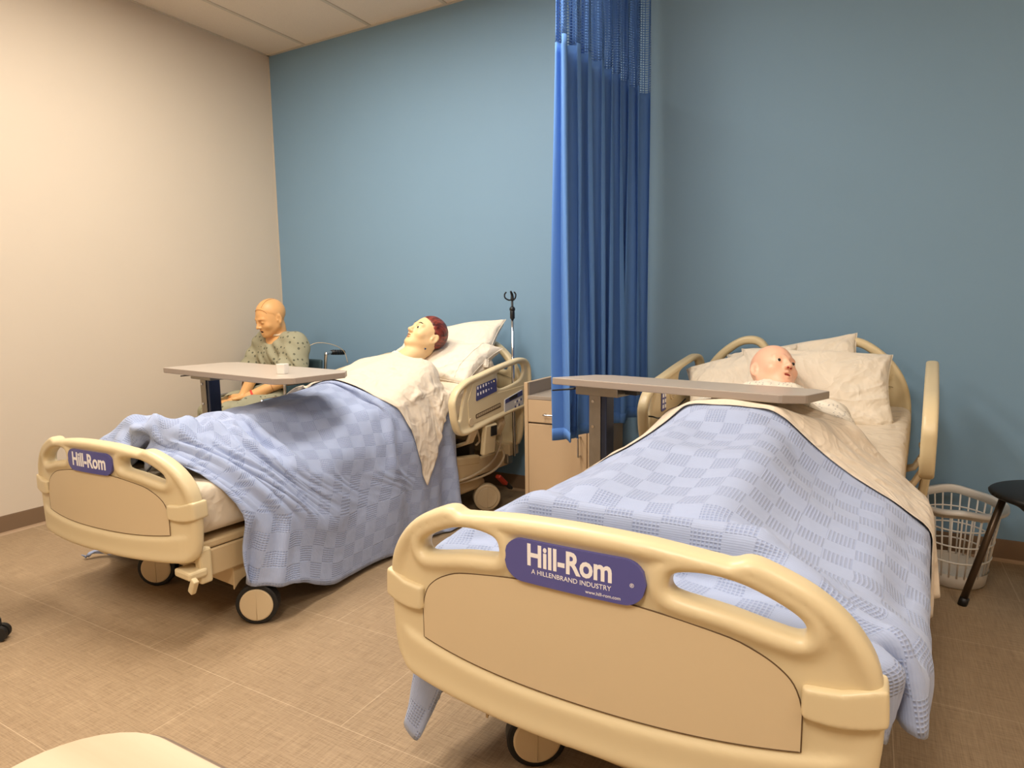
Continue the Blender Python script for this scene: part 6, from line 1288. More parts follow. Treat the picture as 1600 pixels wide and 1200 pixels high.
0,1,0,0,1,-1,0,-1,0,-1,0,0,-1,1,-1,2,0,1,2,0,1,0,-1,4,-1,0,-1,-1,0,26,-23,-17,3,0,10,0,-5,-2,7,24,-14,-4,10,-9,12,-8,-4,8,2,5,-2,0,-1,1,4,1,6,1,1,2,2,1,1,1,2,1,0,1,1,0,-1,-1,0,-1,0,0,-1,0,0,0,0,1,0,0,0,-1,1,-1,-1,-1,-1,0,0,0,0,2,-1,2,0,0,1,1,0,3,0,-1,0,-1,0,0,-5,5,-3,-5,9,-4,3,10,8,-1,-2,18,-7,1,-1,-14,9,-1,-1,1,0,3,4,6,-1,2,0,0,-1,4,-3,2,0,3,1,1,1,0,1,-1,0,0,0,-1,0,-2,-1,2,0,0,0,1,0,0,0,0,0,-2,-1,0,0,-1,0,0,0,1,0,1,0,1,1,0,-1,3,1,-2,1,-1,1,0,1,-25,0,31,24,-10,-2,2,6,5,4,-1,-8,8,-5,-9,-1,-2,4,3,8,2,-2,0,1,3,-3,0,0,1,-2,4,0,2,-1,1,1,1,1,-1,1,-1,0,-2,0,-1,1,0,0,1,1,0,1,0,0,0,-1,-1,0,0,-2,0,0,0,0,1,0,1,1,0,0,-1,0,4,0,-1,0,0,0,1,1,1,11,10,-7,3,3,11,-3,0,0,-1,-1,-2,9,-11,-5,6,8,3,-7,1,4,5,-1,-2,0,1,0,0,1,1,0,1,1,1,0,0,-1,0,0,-2,0,-1,1,-1,1,-1,1,0,1,1,2,-1,1,0,-1,-1,0,0,-1,1,-1,1,-1,1,1,0,0,0,0,1,0,2,-1,0,0,1,0,1,1,2,1,9,6,-8,2,13,1,10,-1,-4,2,8,-10,-5,0,11,-3,-12,7,11,-1,0,0,0,0,-1,1,0,0,0,2,0,1,0,1,0,-1,-1,-1,-1,0,-1,-1,0,0,0,2,1,
1,1,0,1,1,-1,0,0,0,-1,-1,2,-1,1,0,1,0,0,1,0,0,-1,-1,3,1,0,-1,0,0,1,2,1,0,0,18,1,15,1,-8,3,-1,1,7,0,-9,3,-15,-12,4,12,14,-1,2,0,0,0,0,0,1,0,0,1,1,0,1,0,1,-1,0,-1,0,-2,0,-2,-1,1,0,0,1,1,2,0,1,1,-1,1,0,0,-1,1,0,0,0,1,0,1,1,0,1,-1,0,-1,-1,4,0,-1,-3,3,-1,-2,-1,-3,-1,-3,-3,26,4,-5,1,10,-2,-3,1,0,-12,-12,-10,12,23,0,-2,2,0,1,0,0,0,1,0,0,1,1,1,1,1,1,0,-1,0,-1,-1,-1,-1,-1,0,0,-1,0,2,1,0,0,3,0,0,1,-1,0,-1,1,-1,0,1,0,2,1,1,0,1,-1,0,-1,0,2,-1,-7,-4,2,-8,4,2,-6,-1,0,2,1,28,3,0,3,-3,2,-2,1,-6,1,-6,11,0,-3,-2,4,1,3,-2,0,1,1,-2,2,0,1,2,0,2,0,0,1,-1,0,-1,-1,-1,0,-1,0,0,1,1,0,1,1,0,-1,1,0,-1,0,0,0,0,1,0,1,1,0,-1,2,0,-2,-3,0,-5,-3,1,-1,-4,0,-1,5,2,-2,0,3,-3,1,-3,36,-3,-2,-6,2,-6,2,-3,8,-7,12,0,-2,-2,2,1,2,-3,2,0,0,0,1,0,2,1,0,3,-1,1,1,-2,1,-1,0,0,-1,0,0,0,1,0,0,1,0,1,1,0,-2,0,0,0,-1,-1,2,0,0,0,-6,3,-2,-7,3,-4,-1,-2,0,3,2,-3,3,1,1,5,-7,2,1,1,-2,0,-1,32,-2,1,7,-2,5,-7,-4,-7,11,1,-2,-2,1,0,1,-1,1,-1,1,0,1,1,2,1,0,2,-1,2,-1,-1,1,-1,-1,0,0,1,0,1,1,1,1,
1,0,0,-1,-1,-1,0,-2,-1,-1,-1,0,-5,1,-1,-8,0,-8,12,6,-9,-1,3,-2,4,0,-1,-2,7,0,2,1,-2,-3,3,0,-1,-1,0,37,4,1,-5,-9,-2,12,4,0,-5,-7,4,-1,0,1,-1,-2,2,1,0,0,1,2,0,1,2,-1,0,-2,0,0,-1,0,1,1,0,1,2,0,2,0,1,0,1,-1,-1,-2,-2,-3,-3,-3,-2,-4,-2,0,-8,-4,4,0,2,0,-2,12,1,-6,1,1,1,2,3,2,1,-1,-1,2,-1,0,-1,0,-1,0,36,0,-5,1,8,2,-3,2,1,-4,-2,-1,0,1,-2,-2,0,-1,0,2,1,1,1,1,0,0,0,-1,0,0,-2,1,2,-1,-2,2,0,1,1,0,0,0,-2,-2,-3,-3,-3,-4,-2,-4,-2,1,-1,1,3,4,-3,-2,4,0,-5,5,3,5,-5,-1,2,-1,-1,1,4,1,3,-2,0,2,1,-4,3,-2,1,25,-3,4,0,2,1,0,-5,-3,12,2,-4,5,-2,-1,2,0,1,1,0,0,1,0,1,0,-1,0,0,0,0,1,-1,-2,1,2,-2,0,-2,-1,-3,-3,-5,-3,-5,-5,0,-2,1,2,1,4,-3,4,0,0,4,1,-3,0,5,-4,1,0,4,-2,0,-1,2,-2,3,-9,6,-3,-3,0,0,-2,1,1,-2,2,22,-1,0,-1,2,0,3,-3,4,3,7,0,-2,0,2,0,1,0,0,1,0,0,0,0,0,0,0,1,0,-2,0,-2,-1,-3,-4,-2,-5,-4,-5,-2,-4,1,-2,5,2,-3,3,3,-2,3,1,1,-1,3,-2,2,5,-2,-2,3,3,-7,2,3,-1,3,0,-1,-3,-9,6,-5,-9,2,0,0,0,1,-1,3,-2,21,0,0,0,0,1,0,5,1,-1,6,3,-2,2,1,0,0,0,1,0,1,0,0,-1,-1,-1,-1,-3,-3,-3,-4,-4,-5,-5,-2,-2,-1,
2,0,2,1,1,2,-1,1,2,2,0,1,0,0,4,-2,0,1,0,4,0,-1,-3,3,5,-9,5,-1,-3,-9,-3,0,1,-2,1,1,1,-2,1,1,1,-1,2,-1,22,0,0,0,-1,0,1,0,1,1,4,6,1,2,1,0,1,-1,-1,0,-2,-1,-3,-3,-3,-4,-5,-5,-4,0,-4,-1,1,0,3,-1,4,-3,6,-3,6,-3,3,-3,4,0,1,0,1,1,0,-1,3,-1,-1,1,2,4,-3,0,-8,2,0,0,6,-8,4,-6,-1,0,-2,-3,3,0,1,0,-1,2,-1,0,1,21,1,0,-1,1,0,-2,4,-1,1,-1,6,8,0,-1,-2,-2,-2,-3,-4,-3,-5,-5,-4,0,-4,-1,4,-2,-1,5,2,-2,2,0,3,-1,2,-2,4,0,0,1,1,1,1,1,0,0,1,1,-2,1,2,0,-4,-1,8,1,-6,5,-11,4,-4,5,-1,-3,-1,-1,1,-2,0,1,-1,-1,1,-1,-1,2,-2,0,22,-1,0,2,0,1,-3,1,2,2,3,0,-1,-3,-4,-4,-4,-4,0,-5,0,-2,2,4,-3,0,2,1,4,4,-6,1,2,3,-2,2,0,3,0,1,-4,4,1,0,-1,4,-3,2,0,1,-1,1,2,-3,1,2,-5,-1,6,2,-3,-4,-1,-7,5,-1,-4,3,0,4,-3,1,0,-1,0,-1,0,-2,-2,-2,-2,20,2,2,-1,0,0,-1,-1,-1,0,-2,-3,-2,0,-4,4,-1,-3,1,0,2,0,3,-7,1,4,6,-3,-1,2,2,0,-1,-2,3,-1,3,3,0,0,-1,1,-3,4,-1,-1,3,-1,1,1,-1,1,-1,1,0,-3,1,-3,-2,-2,-2,-2,-1,-2,3,-1,1,6,1,0,1,-3,0,-1,-2,-2,-1,-4,0,-3,0,23,0,0,0,-1,0,1,-4,1,-1,0,-2,4,-1,3,-9,2,1,-4,0,2,0,0,7,-4,-1,-4,9,6,-8,1,2,
-1,4,-1,-3,1,1,3,-2,3,-3,1,2,0,1,-1,0,0,-2,0,-2,-3,-3,-2,-3,-2,-3,2,-1,3,-2,5,-4,1,0,9,-7,-3,3,-5,0,2,-5,-2,-4,0,0,-2,0,-1,22,1,0,-1,1,-2,3,-6,1,-1,1,-2,1,3,-1,4,-6,1,-2,5,-8,2,5,-3,7,-2,-4,-6,4,12,-1,-4,4,0,-6,3,0,0,1,2,0,1,2,-4,0,-3,-3,-3,-2,-3,-3,-3,-3,-2,-2,-2,6,0,3,2,2,2,-2,-5,2,-1,-6,10,3,-15,4,4,-10,0,-1,2,-1,-2,1,1,0,23,0,-1,3,-4,1,-15,11,-2,1,2,-2,-1,3,4,-1,1,-1,0,-4,4,3,-11,5,6,-1,1,-3,-8,0,14,0,3,-11,6,6,-2,-3,-2,-2,-1,-5,-2,-3,-3,-3,-2,-2,-4,-2,3,-4,-1,1,1,3,1,4,4,2,-4,3,-5,0,-2,-2,1,-5,-8,11,-7,-2,-2,0,0,2,-2,4,1,0,2,24,-2,0,1,3,-7,-1,-3,2,0,2,3,-6,1,5,2,-2,1,4,-1,-7,7,0,-6,-5,14,-3,-3,2,-4,-10,17,-15,6,4,-11,0,0,-3,-3,-4,-3,-4,0,-2,0,0,2,0,3,1,-2,1,1,-1,5,2,0,-5,-1,-2,-2,-2,-1,1,-2,0,-6,-1,1,2,-1,2,1,1,2,1,2,-2,2,0,21,-1,6,-1,-7,-11,7,1,-1,0,-5,8,11,-10,0,6,1,3,1,-3,-2,-11,17,-6,0,-15,13,7,-10,-5,-2,-2,-6,4,-7,-2,-2,3,0,-5,-2,5,-3,2,-1,2,0,1,1,6,-10,4,2,0,0,5,-7,-6,0,-3,-7,1,1,5,0,-3,-5,1,2,-2,2,1,2,2,2,-1,2,1,0,1,0,21,6,2,-4,-3,-7,-9,-8,-2,0,-2,3,5,17,8,-6,6,-4,-2,-9,4,6,-22,24,-13,11,-12,
-16,9,9,-7,3,-2,-16,2,10,-3,4,-6,3,1,-2,1,-1,2,2,1,-3,2,0,0,4,-2,2,-1,-3,-9,3,-4,-4,-1,-5,2,7,-3,-2,-2,2,2,-2,4,-6,9,-1,3,-2,3,-1,1,-2,-1,26,2,0,-5,-10,-21,-2,13,2,-1,-5,2,3,3,9,25,1,-11,-18,8,-3,-20,3,-6,28,-18,-20,7,9,-6,11,0,0,-4,-2,-8,8,1,0,0,3,-2,2,3,-1,-2,4,-1,1,-4,3,-1,0,-5,5,-11,-1,0,-8,0,-4,0,5,6,-7,0,0,2,4,-1,2,4,-2,3,0,0,1,-6,-2,-5,-5,32,4,-19,-10,-20,-5,20,7,-17,9,17,0,-1,-13,6,-8,-1,-1,21,4,-12,-4,1,13,-24,-16,24,-6,0,-5,9,0,1,-1,7,-8,-2,0,2,2,1,-1,4,-2,3,-2,-5,0,-2,-6,1,-5,1,-5,-8,5,0,-3,-2,4,-2,4,2,2,-4,-2,4,3,1,3,1,2,1,-5,-4,-3,-8,-4,-3,-5,-2,24,-16,-24,12,-4,10,6,-7,14,1,-13,-1,-14,24,-10,-30,-4,35,9,-16,-6,18,24,-23,-25,11,6,7,-23,17,-1,-1,-4,9,6,-4,-1,-5,6,0,-3,5,-7,-3,-3,-3,-3,-3,0,-6,0,-3,-3,0,6,1,-1,-2,10,-5,1,7,-4,-2,-1,0,5,2,5,-1,-2,-6,-6,-5,-2,-5,-4,-1,-3,2,0,5,-4,17,-34,22,11,-17,-13,22,-15,-4,-10,29,-7,-25,-4,25,6,-15,-13,23,19,-4,-33,11,35,-7,-18,9,-15,7,-5,-2,22,-26,21,-11,-3,-3,-2,-3,-6,0,-5,-2,-2,1,-2,3,0,-1,1,-2,7,4,-7,2,8,-3,-4,9,1,-4,-5,2,2,6,-2,-6,-4,-6,-3,-5,-1,-1,-2,-1,1,0,1,-1,22,-13,-9,-5,-3,10,6,20,-21,-8,1,27,-9,-44,-8,30,15,-25,-29,30,33,3,
-40,3,42,-12,-26,26,-8,-2,-3,-24,17,0,-6,-5,3,-2,-8,-2,-3,3,-3,-1,0,4,-1,3,1,0,-3,3,3,4,-2,-4,10,0,-2,7,1,-9,-1,-6,-9,18,-14,-2,-2,-4,-2,-2,2,3,-4,-1,1,1,0,-1,0,-28,43,-22,28,-5,8,-11,-5,-6,11,23,-4,-33,-13,16,28,-31,-26,11,35,-5,-41,-5,56,-6,-23,-4,-5,25,-2,-31,7,18,-17,3,-21,4,0,3,0,-1,-1,0,4,-2,1,1,2,-1,2,0,2,5,-1,-8,9,2,-3,-3,-7,-5,1,3,-8,-2,1,8,-6,-6,2,2,0,1,-3,-2,2,2,-2,1,-1,0,-15,17,19,11,4,-8,-11,4,-1,15,4,-31,-30,32,33,-30,-33,0,42,-2,-57,4,52,-3,-27,-17,19,17,-26,-17,11,2,-2,5,-1,1,-9,-2,7,-3,3,-3,3,-4,5,1,-1,2,-1,3,2,4,-9,-7,11,-6,-9,-2,-4,0,3,12,-11,-6,10,-3,-1,-4,2,2,0,0,-1,-3,2,1,-2,-1,-1,0,0,18,-16,19,-6,18,-36,14,9,14,8,-28,-36,36,29,-15,-37,-1,38,6,-61,1,36,5,-32,-22,24,31,-32,-16,4,0,3,0,4,4,-1,-3,-5,-3,8,-4,3,-3,5,-2,-2,6,-1,-4,6,-1,-8,-2,7,-12,-1,3,-6,-1,5,8,-8,-7,4,2,2,-3,-2,2,0,-1,1,-3,0,1,-1,0,0,0,0,-1,3,-29,0,28,3,27,11,-25,22,-16,-24,16,23,0,-29,4,4,16,-38,-13,33,11,-33,-29,24,24,-24,-14,6,0,-8,2,0,4,4,1,-4,-1,-2,-1,2,1,0,-3,-1,2,-5,1,2,-5,-4,1,8,-10,-1,2,0,-5,7,6,-7,-6,0,5,-2,0,-3,6,1,-4,0,-2,0,0,0,-1,0,0,0,0,0,-15,-9,20,26,7,10,-23,30,-18,-20,-10,46,-2,-50,-14,13,51,
-36,-35,40,31,-36,-34,25,10,-1,-25,4,4,1,-9,-6,0,1,9,2,-4,0,-3,-1,1,0,0,2,-2,-5,0,-2,-3,-3,2,0,-4,0,3,-2,-2,5,2,-5,-5,0,4,0,-1,0,0,1,-2,0,-1,0,-1,0,0,0,1,0,0,0,0,-6,2,33,-22,-14,10,39,-36,-8,-12,41,13,-43,2,17,27,-32,-37,31,41,-32,-28,12,28,-1,-41,6,4,6,-9,-3,5,-19,0,12,-1,-1,1,0,-2,3,1,4,-1,0,-1,-5,-8,-2,0,0,-1,-2,0,-3,0,-5,1,1,-4,0,3,2,2,2,0,3,-2,-1,-1,-2,-1,0,2,0,1,0,1,-1,-2,-1,-7,31,-12,-33,0,22,4,5,-34,35,19,-43,-7,20,11,-17,-38,25,33,-24,-33,10,19,11,-16,1,12,-5,-11,5,7,-5,10,-16,-2,8,-1,1,0,-2,0,-2,-7,-3,3,-6,-4,2,-1,0,0,0,1,1,-2,-2,0,1,0,-1,2,0,1,0,1,-2,-1,0,-2,-1,0,0,1,1,1,2,0,-1,0,-1,0,2,2,-36,-6,12,22,-12,-17,16,17,-31,-27,19,29,-6,-35,18,26,-13,-26,0,44,0,-35,-6,27,11,3,3,-6,-6,1,-5,-6,-7,-1,14,-15,-2,-1,0,3,5,-6,-8,1,1,1,1,-1,1,1,0,-1,1,-1,1,3,-4,1,0,1,-1,-1,-1,-1,-1,-2,-1,-1,1,2,1,1,2,0,0,0,-1,0,-2,18,-22,-5,6,5,-14,-37,9,29,-11,-29,5,40,-4,-28,-2,40,-2,-21,-26,40,6,-20,-24,17,9,-8,4,15,4,-4,3,-15,1,-16,-2,2,9,3,-5,1,-4,-6,-1,0,-1,4,0,0,2,0,-1,0,0,-1,2,3,-2,-1,0,1,0,0,-2,-3,-2,-2,-2,1,2,1,2,2,1,0,0,0,-1,0,-1,0,6,-14,8,27,-6,-61,44,12,-41,-62,58,53,
-74,-47,63,30,-67,-14,47,43,-45,-17,1,36,-28,-12,1,-2,-8,-12,21,-18,10,2,8,5,0,2,-4,1,-9,-10,4,7,7,7,1,2,0,-1,0,-1,1,1,5,1,-1,-1,0,3,-2,-3,-4,-3,-1,0,1,4,3,3,3,1,1,0,-1,-1,-1,-1,0,0,2,67,-34,4,4,-41,-17,-55,19,14,19,-7,-53,5,20,-64,11,59,-13,-22,-34,10,-11,-15,-2,20,-16,-2,8,3,24,-2,11,1,0,-4,-2,-3,0,2,6,10,12,4,4,0,1,1,1,1,2,3,3,1,1,0,-1,0,-1,-2,-3,-1,-1,1,3,4,4,4,2,2,1,0,0,-1,-2,-1,-1,0,0,-1,2,0,-81,40,-63,-43,30,18,16,-61,0,11,-38,8,35,-7,14,-7,-35,9,-14,11,18,-6,37,-15,6,11,-2,5,2,1,3,4,3,5,6,7,7,6,5,2,0,2,1,1,2,1,3,1,2,0,-2,-1,-1,-2,-2,0,-3,0,1,1,2,3,3,2,1,2,1,0,0,0,-1,-1,-1,0,-1,0,-1,0,2,0,0,-137,-20,31,3,-18,14,3,22,-8,-8,10,10,-3,4,7,-4,22,3,-2,9,1,-1,-4,5,-3,0,6,4,4,5,1,1,2,1,0,1,0,0,-1,1,1,1,0,1,1,0,-1,0,0,-1,0,-1,-1,0,-1,0,1,0,1,1,1,1,1,1,0,-1,0,0,-1,-1,0,-1,0,0,0,0,0,0,0,0,0,-56,0,17,4,-4,2,-1,3,-4,5,0,-2,1,2,1,-2,-1,2,-2,0,-1,-2,0,-1,1,0,0,0,0,-1,1,-1,0,0,1,-1,0,0,0,1,0,0,1,0,0,1,0,-1,-1,0,-1,0,0,0,0,1,1,2,1,0,1,2,-1,0,0,0,-1,0,-1,-1,-1,0,0,-1,0,0,-1,1,-1,0,-1,-46,6,2,-2,1,0,2,
-3,3,1,0,-1,1,0,0,0,-1,0,-1,0,-1,0,0,0,-1,2,0,1,0,0,-1,0,0,0,-1,0,1,0,1,0,1,0,0,0,0,-1,-1,0,0,-1,0,0,0,1,1,0,2,1,2,1,1,-1,1,-1,0,-1,-1,-1,0,-1,0,-1,-1,0,0,0,0,-2,0,0,0,-44,8,-1,-5,3,0,0,-1,2,0,-1,1,1,-1,-1,0,0,-1,1,-1,0,1,0,0,1,1,1,-1,1,0,0,0,0,-1,1,0,0,0,1,-1,0,0,0,0,-1,-1,0,0,-1,0,0,0,1,1,1,2,1,1,1,1,0,-1,-1,1,-2,0,-1,-1,-1,1,-1,0,0,-1,0,-1,4,-1,-3,-2,-1,-38,4,-4,-4,3,0,2,-2,1,1,-2,2,-1,-1,-1,0,-1,0,0,1,-1,0,1,1,2,1,0,1,0,0,0,1,-1,1,0,0,0,0,0,1,0,-1,-1,-1,-1,0,-1,-1,0,0,1,1,0,1,1,2,0,1,0,0,0,0,0,-2,0,-1,-1,0,0,-1,0,1,-1,0,0,2,-2,3,-3,-1,-2,-34,-2,-3,-2,4,3,-2,-1,1,-1,-2,2,-2,-1,0,-1,0,0,0,-1,2,0,1,0,3,0,1,0,0,1,0,0,1,0,0,1,0,0,0,-1,-1,0,-1,-1,-1,-1,0,0,-1,1,-1,1,2,2,2,-2,1,-1,0,0,-1,0,-1,0,0,-2,1,-1,1,0,2,-3,0,2,-1,0,4,-1,14,2,1,-34,-4,-1,0,4,0,0,0,0,0,1,-3,0,-2,0,-1,0,-1,0,1,0,1,0,3,0,1,0,1,0,0,1,0,0,0,1,0,0,0,-1,0,0,-1,-1,-1,-1,-1,0,0,1,2,3,-1,-1,-1,1,1,-1,0,-1,0,2,-5,0,0,-1,0,1,2,3,-1,-2,11,-5,0,17,-11,-2,5,-13,1,7,-38,-2,
2,4,0,1,-3,3,0,0,-1,-1,-1,0,-2,0,-2,1,0,0,1,0,0,2,1,0,0,0,0,0,0,1,0,1,0,0,0,0,0,-1,-1,-1,-1,-1,0,0,1,1,2,1,-1,2,1,0,-1,-2,1,0,0,0,-1,6,2,2,3,4,1,1,-2,3,2,-7,8,-1,-13,24,-12,3,15,1,-6,
],
'RB': [
-523,-18,-17,-17,1,8,10,15,-1,-2,-14,8,10,9,1,2,-3,0,2,2,-3,0,0,0,-4,2,-1,3,-1,-1,1,-1,1,-1,0,-1,1,0,0,0,-2,0,1,1,-1,1,0,0,0,0,0,0,0,0,0,-1,2,-3,2,-1,5,-4,2,14,0,0,-1,-4,-11,2,-6,11,-9,5,1,0,-1,-1,0,0,2,-4,1,0,3,-3,3,3,-4,2,-4,2,-1,-1,0,2,-2,1,0,0,1,-1,3,-1,0,0,-2,3,-3,0,2,-1,1,2,-4,2,-2,2,-1,0,0,-2,5,-9,7,-2,9,2,2,2,-13,5,-10,5,-2,-3,10,-6,3,-6,4,-5,4,-4,6,-4,3,-7,4,-1,3,-1,1,-2,1,-1,1,3,-4,4,-3,1,2,-4,4,-6,4,-1,0,0,-1,1,1,-3,3,-3,1,2,0,-1,0,0,0,5,-3,-2,1,-1,-1,12,1,-1,-2,-1,-4,-2,-2,-1,0,-1,4,-1,2,-7,5,-3,1,0,-1,-2,6,1,-5,0,1,1,0,0,0,-1,0,0,0,0,1,-1,1,-1,0,1,-1,0,0,1,-1,0,0,0,0,0,0,1,3,-5,4,-5,0,1,1,1,0,0,13,-1,-2,2,-1,-9,5,-8,1,-1,4,-1,1,-4,3,-5,4,0,-3,1,4,-2,-4,5,-5,6,-3,-1,1,1,3,-4,-1,0,1,1,-4,4,-1,1,0,-1,1,-1,0,0,1,0,0,0,-1,1,-5,2,1,1,1,0,0,-1,0,1,-1,14,-2,1,-2,2,-6,-7,4,-6,2,1,3,-3,-3,1,1,1,-1,1,-2,0,1,0,1,0,-1,-3,6,-4,3,-6,4,1,0,-1,0,0,0,-2,4,-4,6,-5,5,-4,3,-5,4,-5,4,-4,4,0,-1,0,0,-1,1,-1,-1,4,-5,4,14,0,0,0,-2,-1,-7,-1,-6,5,1,3,-8,1,2,-1,0,0,1,0,0,-2,
3,-5,6,-3,0,1,-2,1,1,0,-1,-2,4,-4,2,2,-2,1,-1,0,1,-1,-1,1,0,-1,1,0,0,0,0,1,-1,-1,1,0,1,1,-3,3,-2,12,1,0,0,0,0,-7,-5,-5,11,-4,-1,-1,0,0,0,0,-1,-1,2,0,-1,1,1,-5,2,1,0,0,0,0,-3,4,0,-1,1,0,-2,1,0,0,0,-1,1,0,1,-1,1,0,-2,2,-1,0,0,0,2,-3,-2,5,-1,1,-1,0,2,11,0,0,0,0,-2,-12,4,3,-3,-2,-1,0,0,1,-2,2,0,-2,0,0,1,-2,2,0,0,-1,1,1,-1,1,0,-1,1,0,-1,1,-1,-3,5,-5,6,-4,4,-5,6,-6,3,1,1,-2,1,-7,3,-4,6,-2,0,3,3,3,3,-10,8,14,0,1,0,1,-6,-3,-1,-2,-2,1,0,-1,-1,2,-2,0,1,0,0,-1,1,3,-5,5,-4,4,-5,4,-1,0,0,-1,2,1,-3,3,0,-2,2,-6,-1,0,3,0,4,1,2,2,3,6,9,3,2,-1,5,-1,5,-1,1,-1,-5,-4,3,15,4,0,0,-1,-6,-4,0,-2,0,0,0,0,-1,1,0,0,1,0,-1,2,-3,4,-3,2,-2,2,-5,0,-1,5,1,1,2,2,1,1,2,3,8,5,3,2,2,3,2,-3,1,-1,0,-2,-3,2,1,-5,6,-7,0,-2,1,-3,-1,-5,0,15,6,-1,2,-3,-10,3,-2,-1,-1,0,3,-2,2,-2,0,-4,2,0,1,1,0,1,3,5,5,9,6,3,1,2,1,-1,-1,0,2,1,-3,-4,-2,-2,0,0,-1,3,-1,-4,4,-4,2,4,-5,3,7,-5,1,1,1,-1,2,-6,1,1,-9,8,15,-1,0,-10,-1,-3,1,5,0,3,3,3,3,6,4,2,1,2,1,1,1,-1,-3,-1,0,-3,3,-3,-3,2,0,1,1,0,-1,1,2,0,
1,0,-1,1,-3,5,4,-6,6,-1,0,0,3,-1,-2,1,-2,-1,0,9,-5,-1,-3,-3,0,1,12,1,14,1,1,0,1,0,3,1,2,0,-3,-3,-1,-2,1,0,2,-1,2,0,0,-3,1,-4,0,2,-2,2,1,1,0,2,2,0,2,1,-2,0,3,-1,1,-1,0,-1,-3,4,2,-1,-3,0,-1,0,1,-1,6,3,-6,0,0,4,-4,11,-1,6,8,-5,6,0,-1,1,-3,-1,0,-2,3,1,2,-2,1,-2,2,-1,1,0,2,1,0,4,0,1,1,0,1,0,0,0,0,-1,0,1,-4,-1,3,-3,2,0,-1,-1,0,1,-2,-2,2,-3,3,-2,0,-4,12,0,-4,7,-5,13,-14,21,-3,2,0,1,-1,1,-3,2,-2,1,4,0,1,2,1,1,1,0,1,0,1,-1,1,0,0,0,1,-1,0,0,0,-1,1,-1,2,-3,1,0,-4,0,3,-1,0,0,-1,-1,-3,1,1,-3,4,-2,-2,1,19,-10,1,5,1,7,-5,12,-1,-1,-1,1,2,0,3,-1,1,2,-1,1,0,0,0,1,-1,0,0,0,0,-1,0,0,0,0,0,0,1,0,0,0,-1,1,-1,0,1,0,0,0,-7,4,0,1,-2,0,0,-3,0,-2,4,-4,0,-1,0,16,6,8,0,0,-3,4,-1,0,0,-1,1,0,1,2,0,1,-1,2,0,-1,1,-1,0,0,1,0,-2,2,-2,1,-3,3,-3,3,-1,0,0,0,1,0,-1,2,-2,2,-1,2,-2,-1,-5,3,1,-1,1,-3,-1,-2,2,-4,0,0,6,3,30,1,0,2,1,-1,-4,-2,4,0,-1,-1,1,1,0,1,1,0,0,-1,2,-1,2,-1,0,-2,1,1,-3,3,-1,-1,-1,0,0,0,-1,2,0,-1,0,1,-1,1,0,-1,3,2,0,-6,-2,2,1,0,-3,0,-5,1,4,6,3,2,0,33,0,0,
0,0,1,-3,2,-3,1,-1,1,-1,0,1,1,0,2,-2,1,0,0,-2,1,1,-1,1,-2,3,-4,-1,4,-4,2,-2,-1,3,-1,-2,2,0,-1,-1,2,-1,0,1,-1,7,1,-8,0,1,0,-3,3,5,3,1,0,0,0,0,33,0,0,0,0,0,0,-4,1,3,-2,-1,0,-1,1,2,0,-3,3,-1,0,1,-1,0,0,0,0,0,-1,1,1,-5,4,-3,1,-1,0,0,-1,0,0,-1,1,-1,-3,5,-6,5,-1,5,6,-6,-2,-1,2,6,2,1,1,-1,-1,0,0,33,-1,1,-1,0,-1,2,0,-4,0,-2,3,-5,4,3,-4,1,1,0,0,-1,1,2,-3,0,0,0,0,0,-1,1,3,-5,2,-3,1,-1,-3,4,-2,1,0,1,-2,4,-2,3,-1,-2,4,2,-1,-4,2,6,3,0,-1,-1,0,0,-3,-3,32,1,-1,1,-1,0,-1,0,2,1,-1,0,-2,0,0,0,-2,2,-3,2,-2,0,-2,2,-2,2,-2,2,-1,2,-1,0,2,-1,1,1,-1,3,-1,1,1,0,1,1,0,-1,2,0,2,-7,-1,3,5,4,-3,-3,1,-2,-1,-3,-1,0,1,33,0,-1,0,1,0,0,1,0,1,1,3,0,-3,-6,4,-4,-2,1,-2,3,-1,1,1,1,0,1,0,1,0,1,0,1,1,1,-1,0,1,0,-1,0,1,-1,1,-1,1,0,0,-2,2,-2,4,0,-1,0,-1,-2,1,-1,2,-1,0,0,32,0,1,0,-1,1,0,2,0,0,0,0,0,-1,0,-2,3,1,0,0,0,0,0,0,0,1,-1,1,-1,1,-1,0,1,0,0,0,1,-2,0,1,0,-1,1,-1,1,0,0,-2,2,1,1,0,0,0,0,0,0,-1,1,-1,2,0,0,30,0,3,0,0,0,1,0,0,0,1,0,0,1,-1,-1,1,0,-1,1,0,0,0,-1,1,
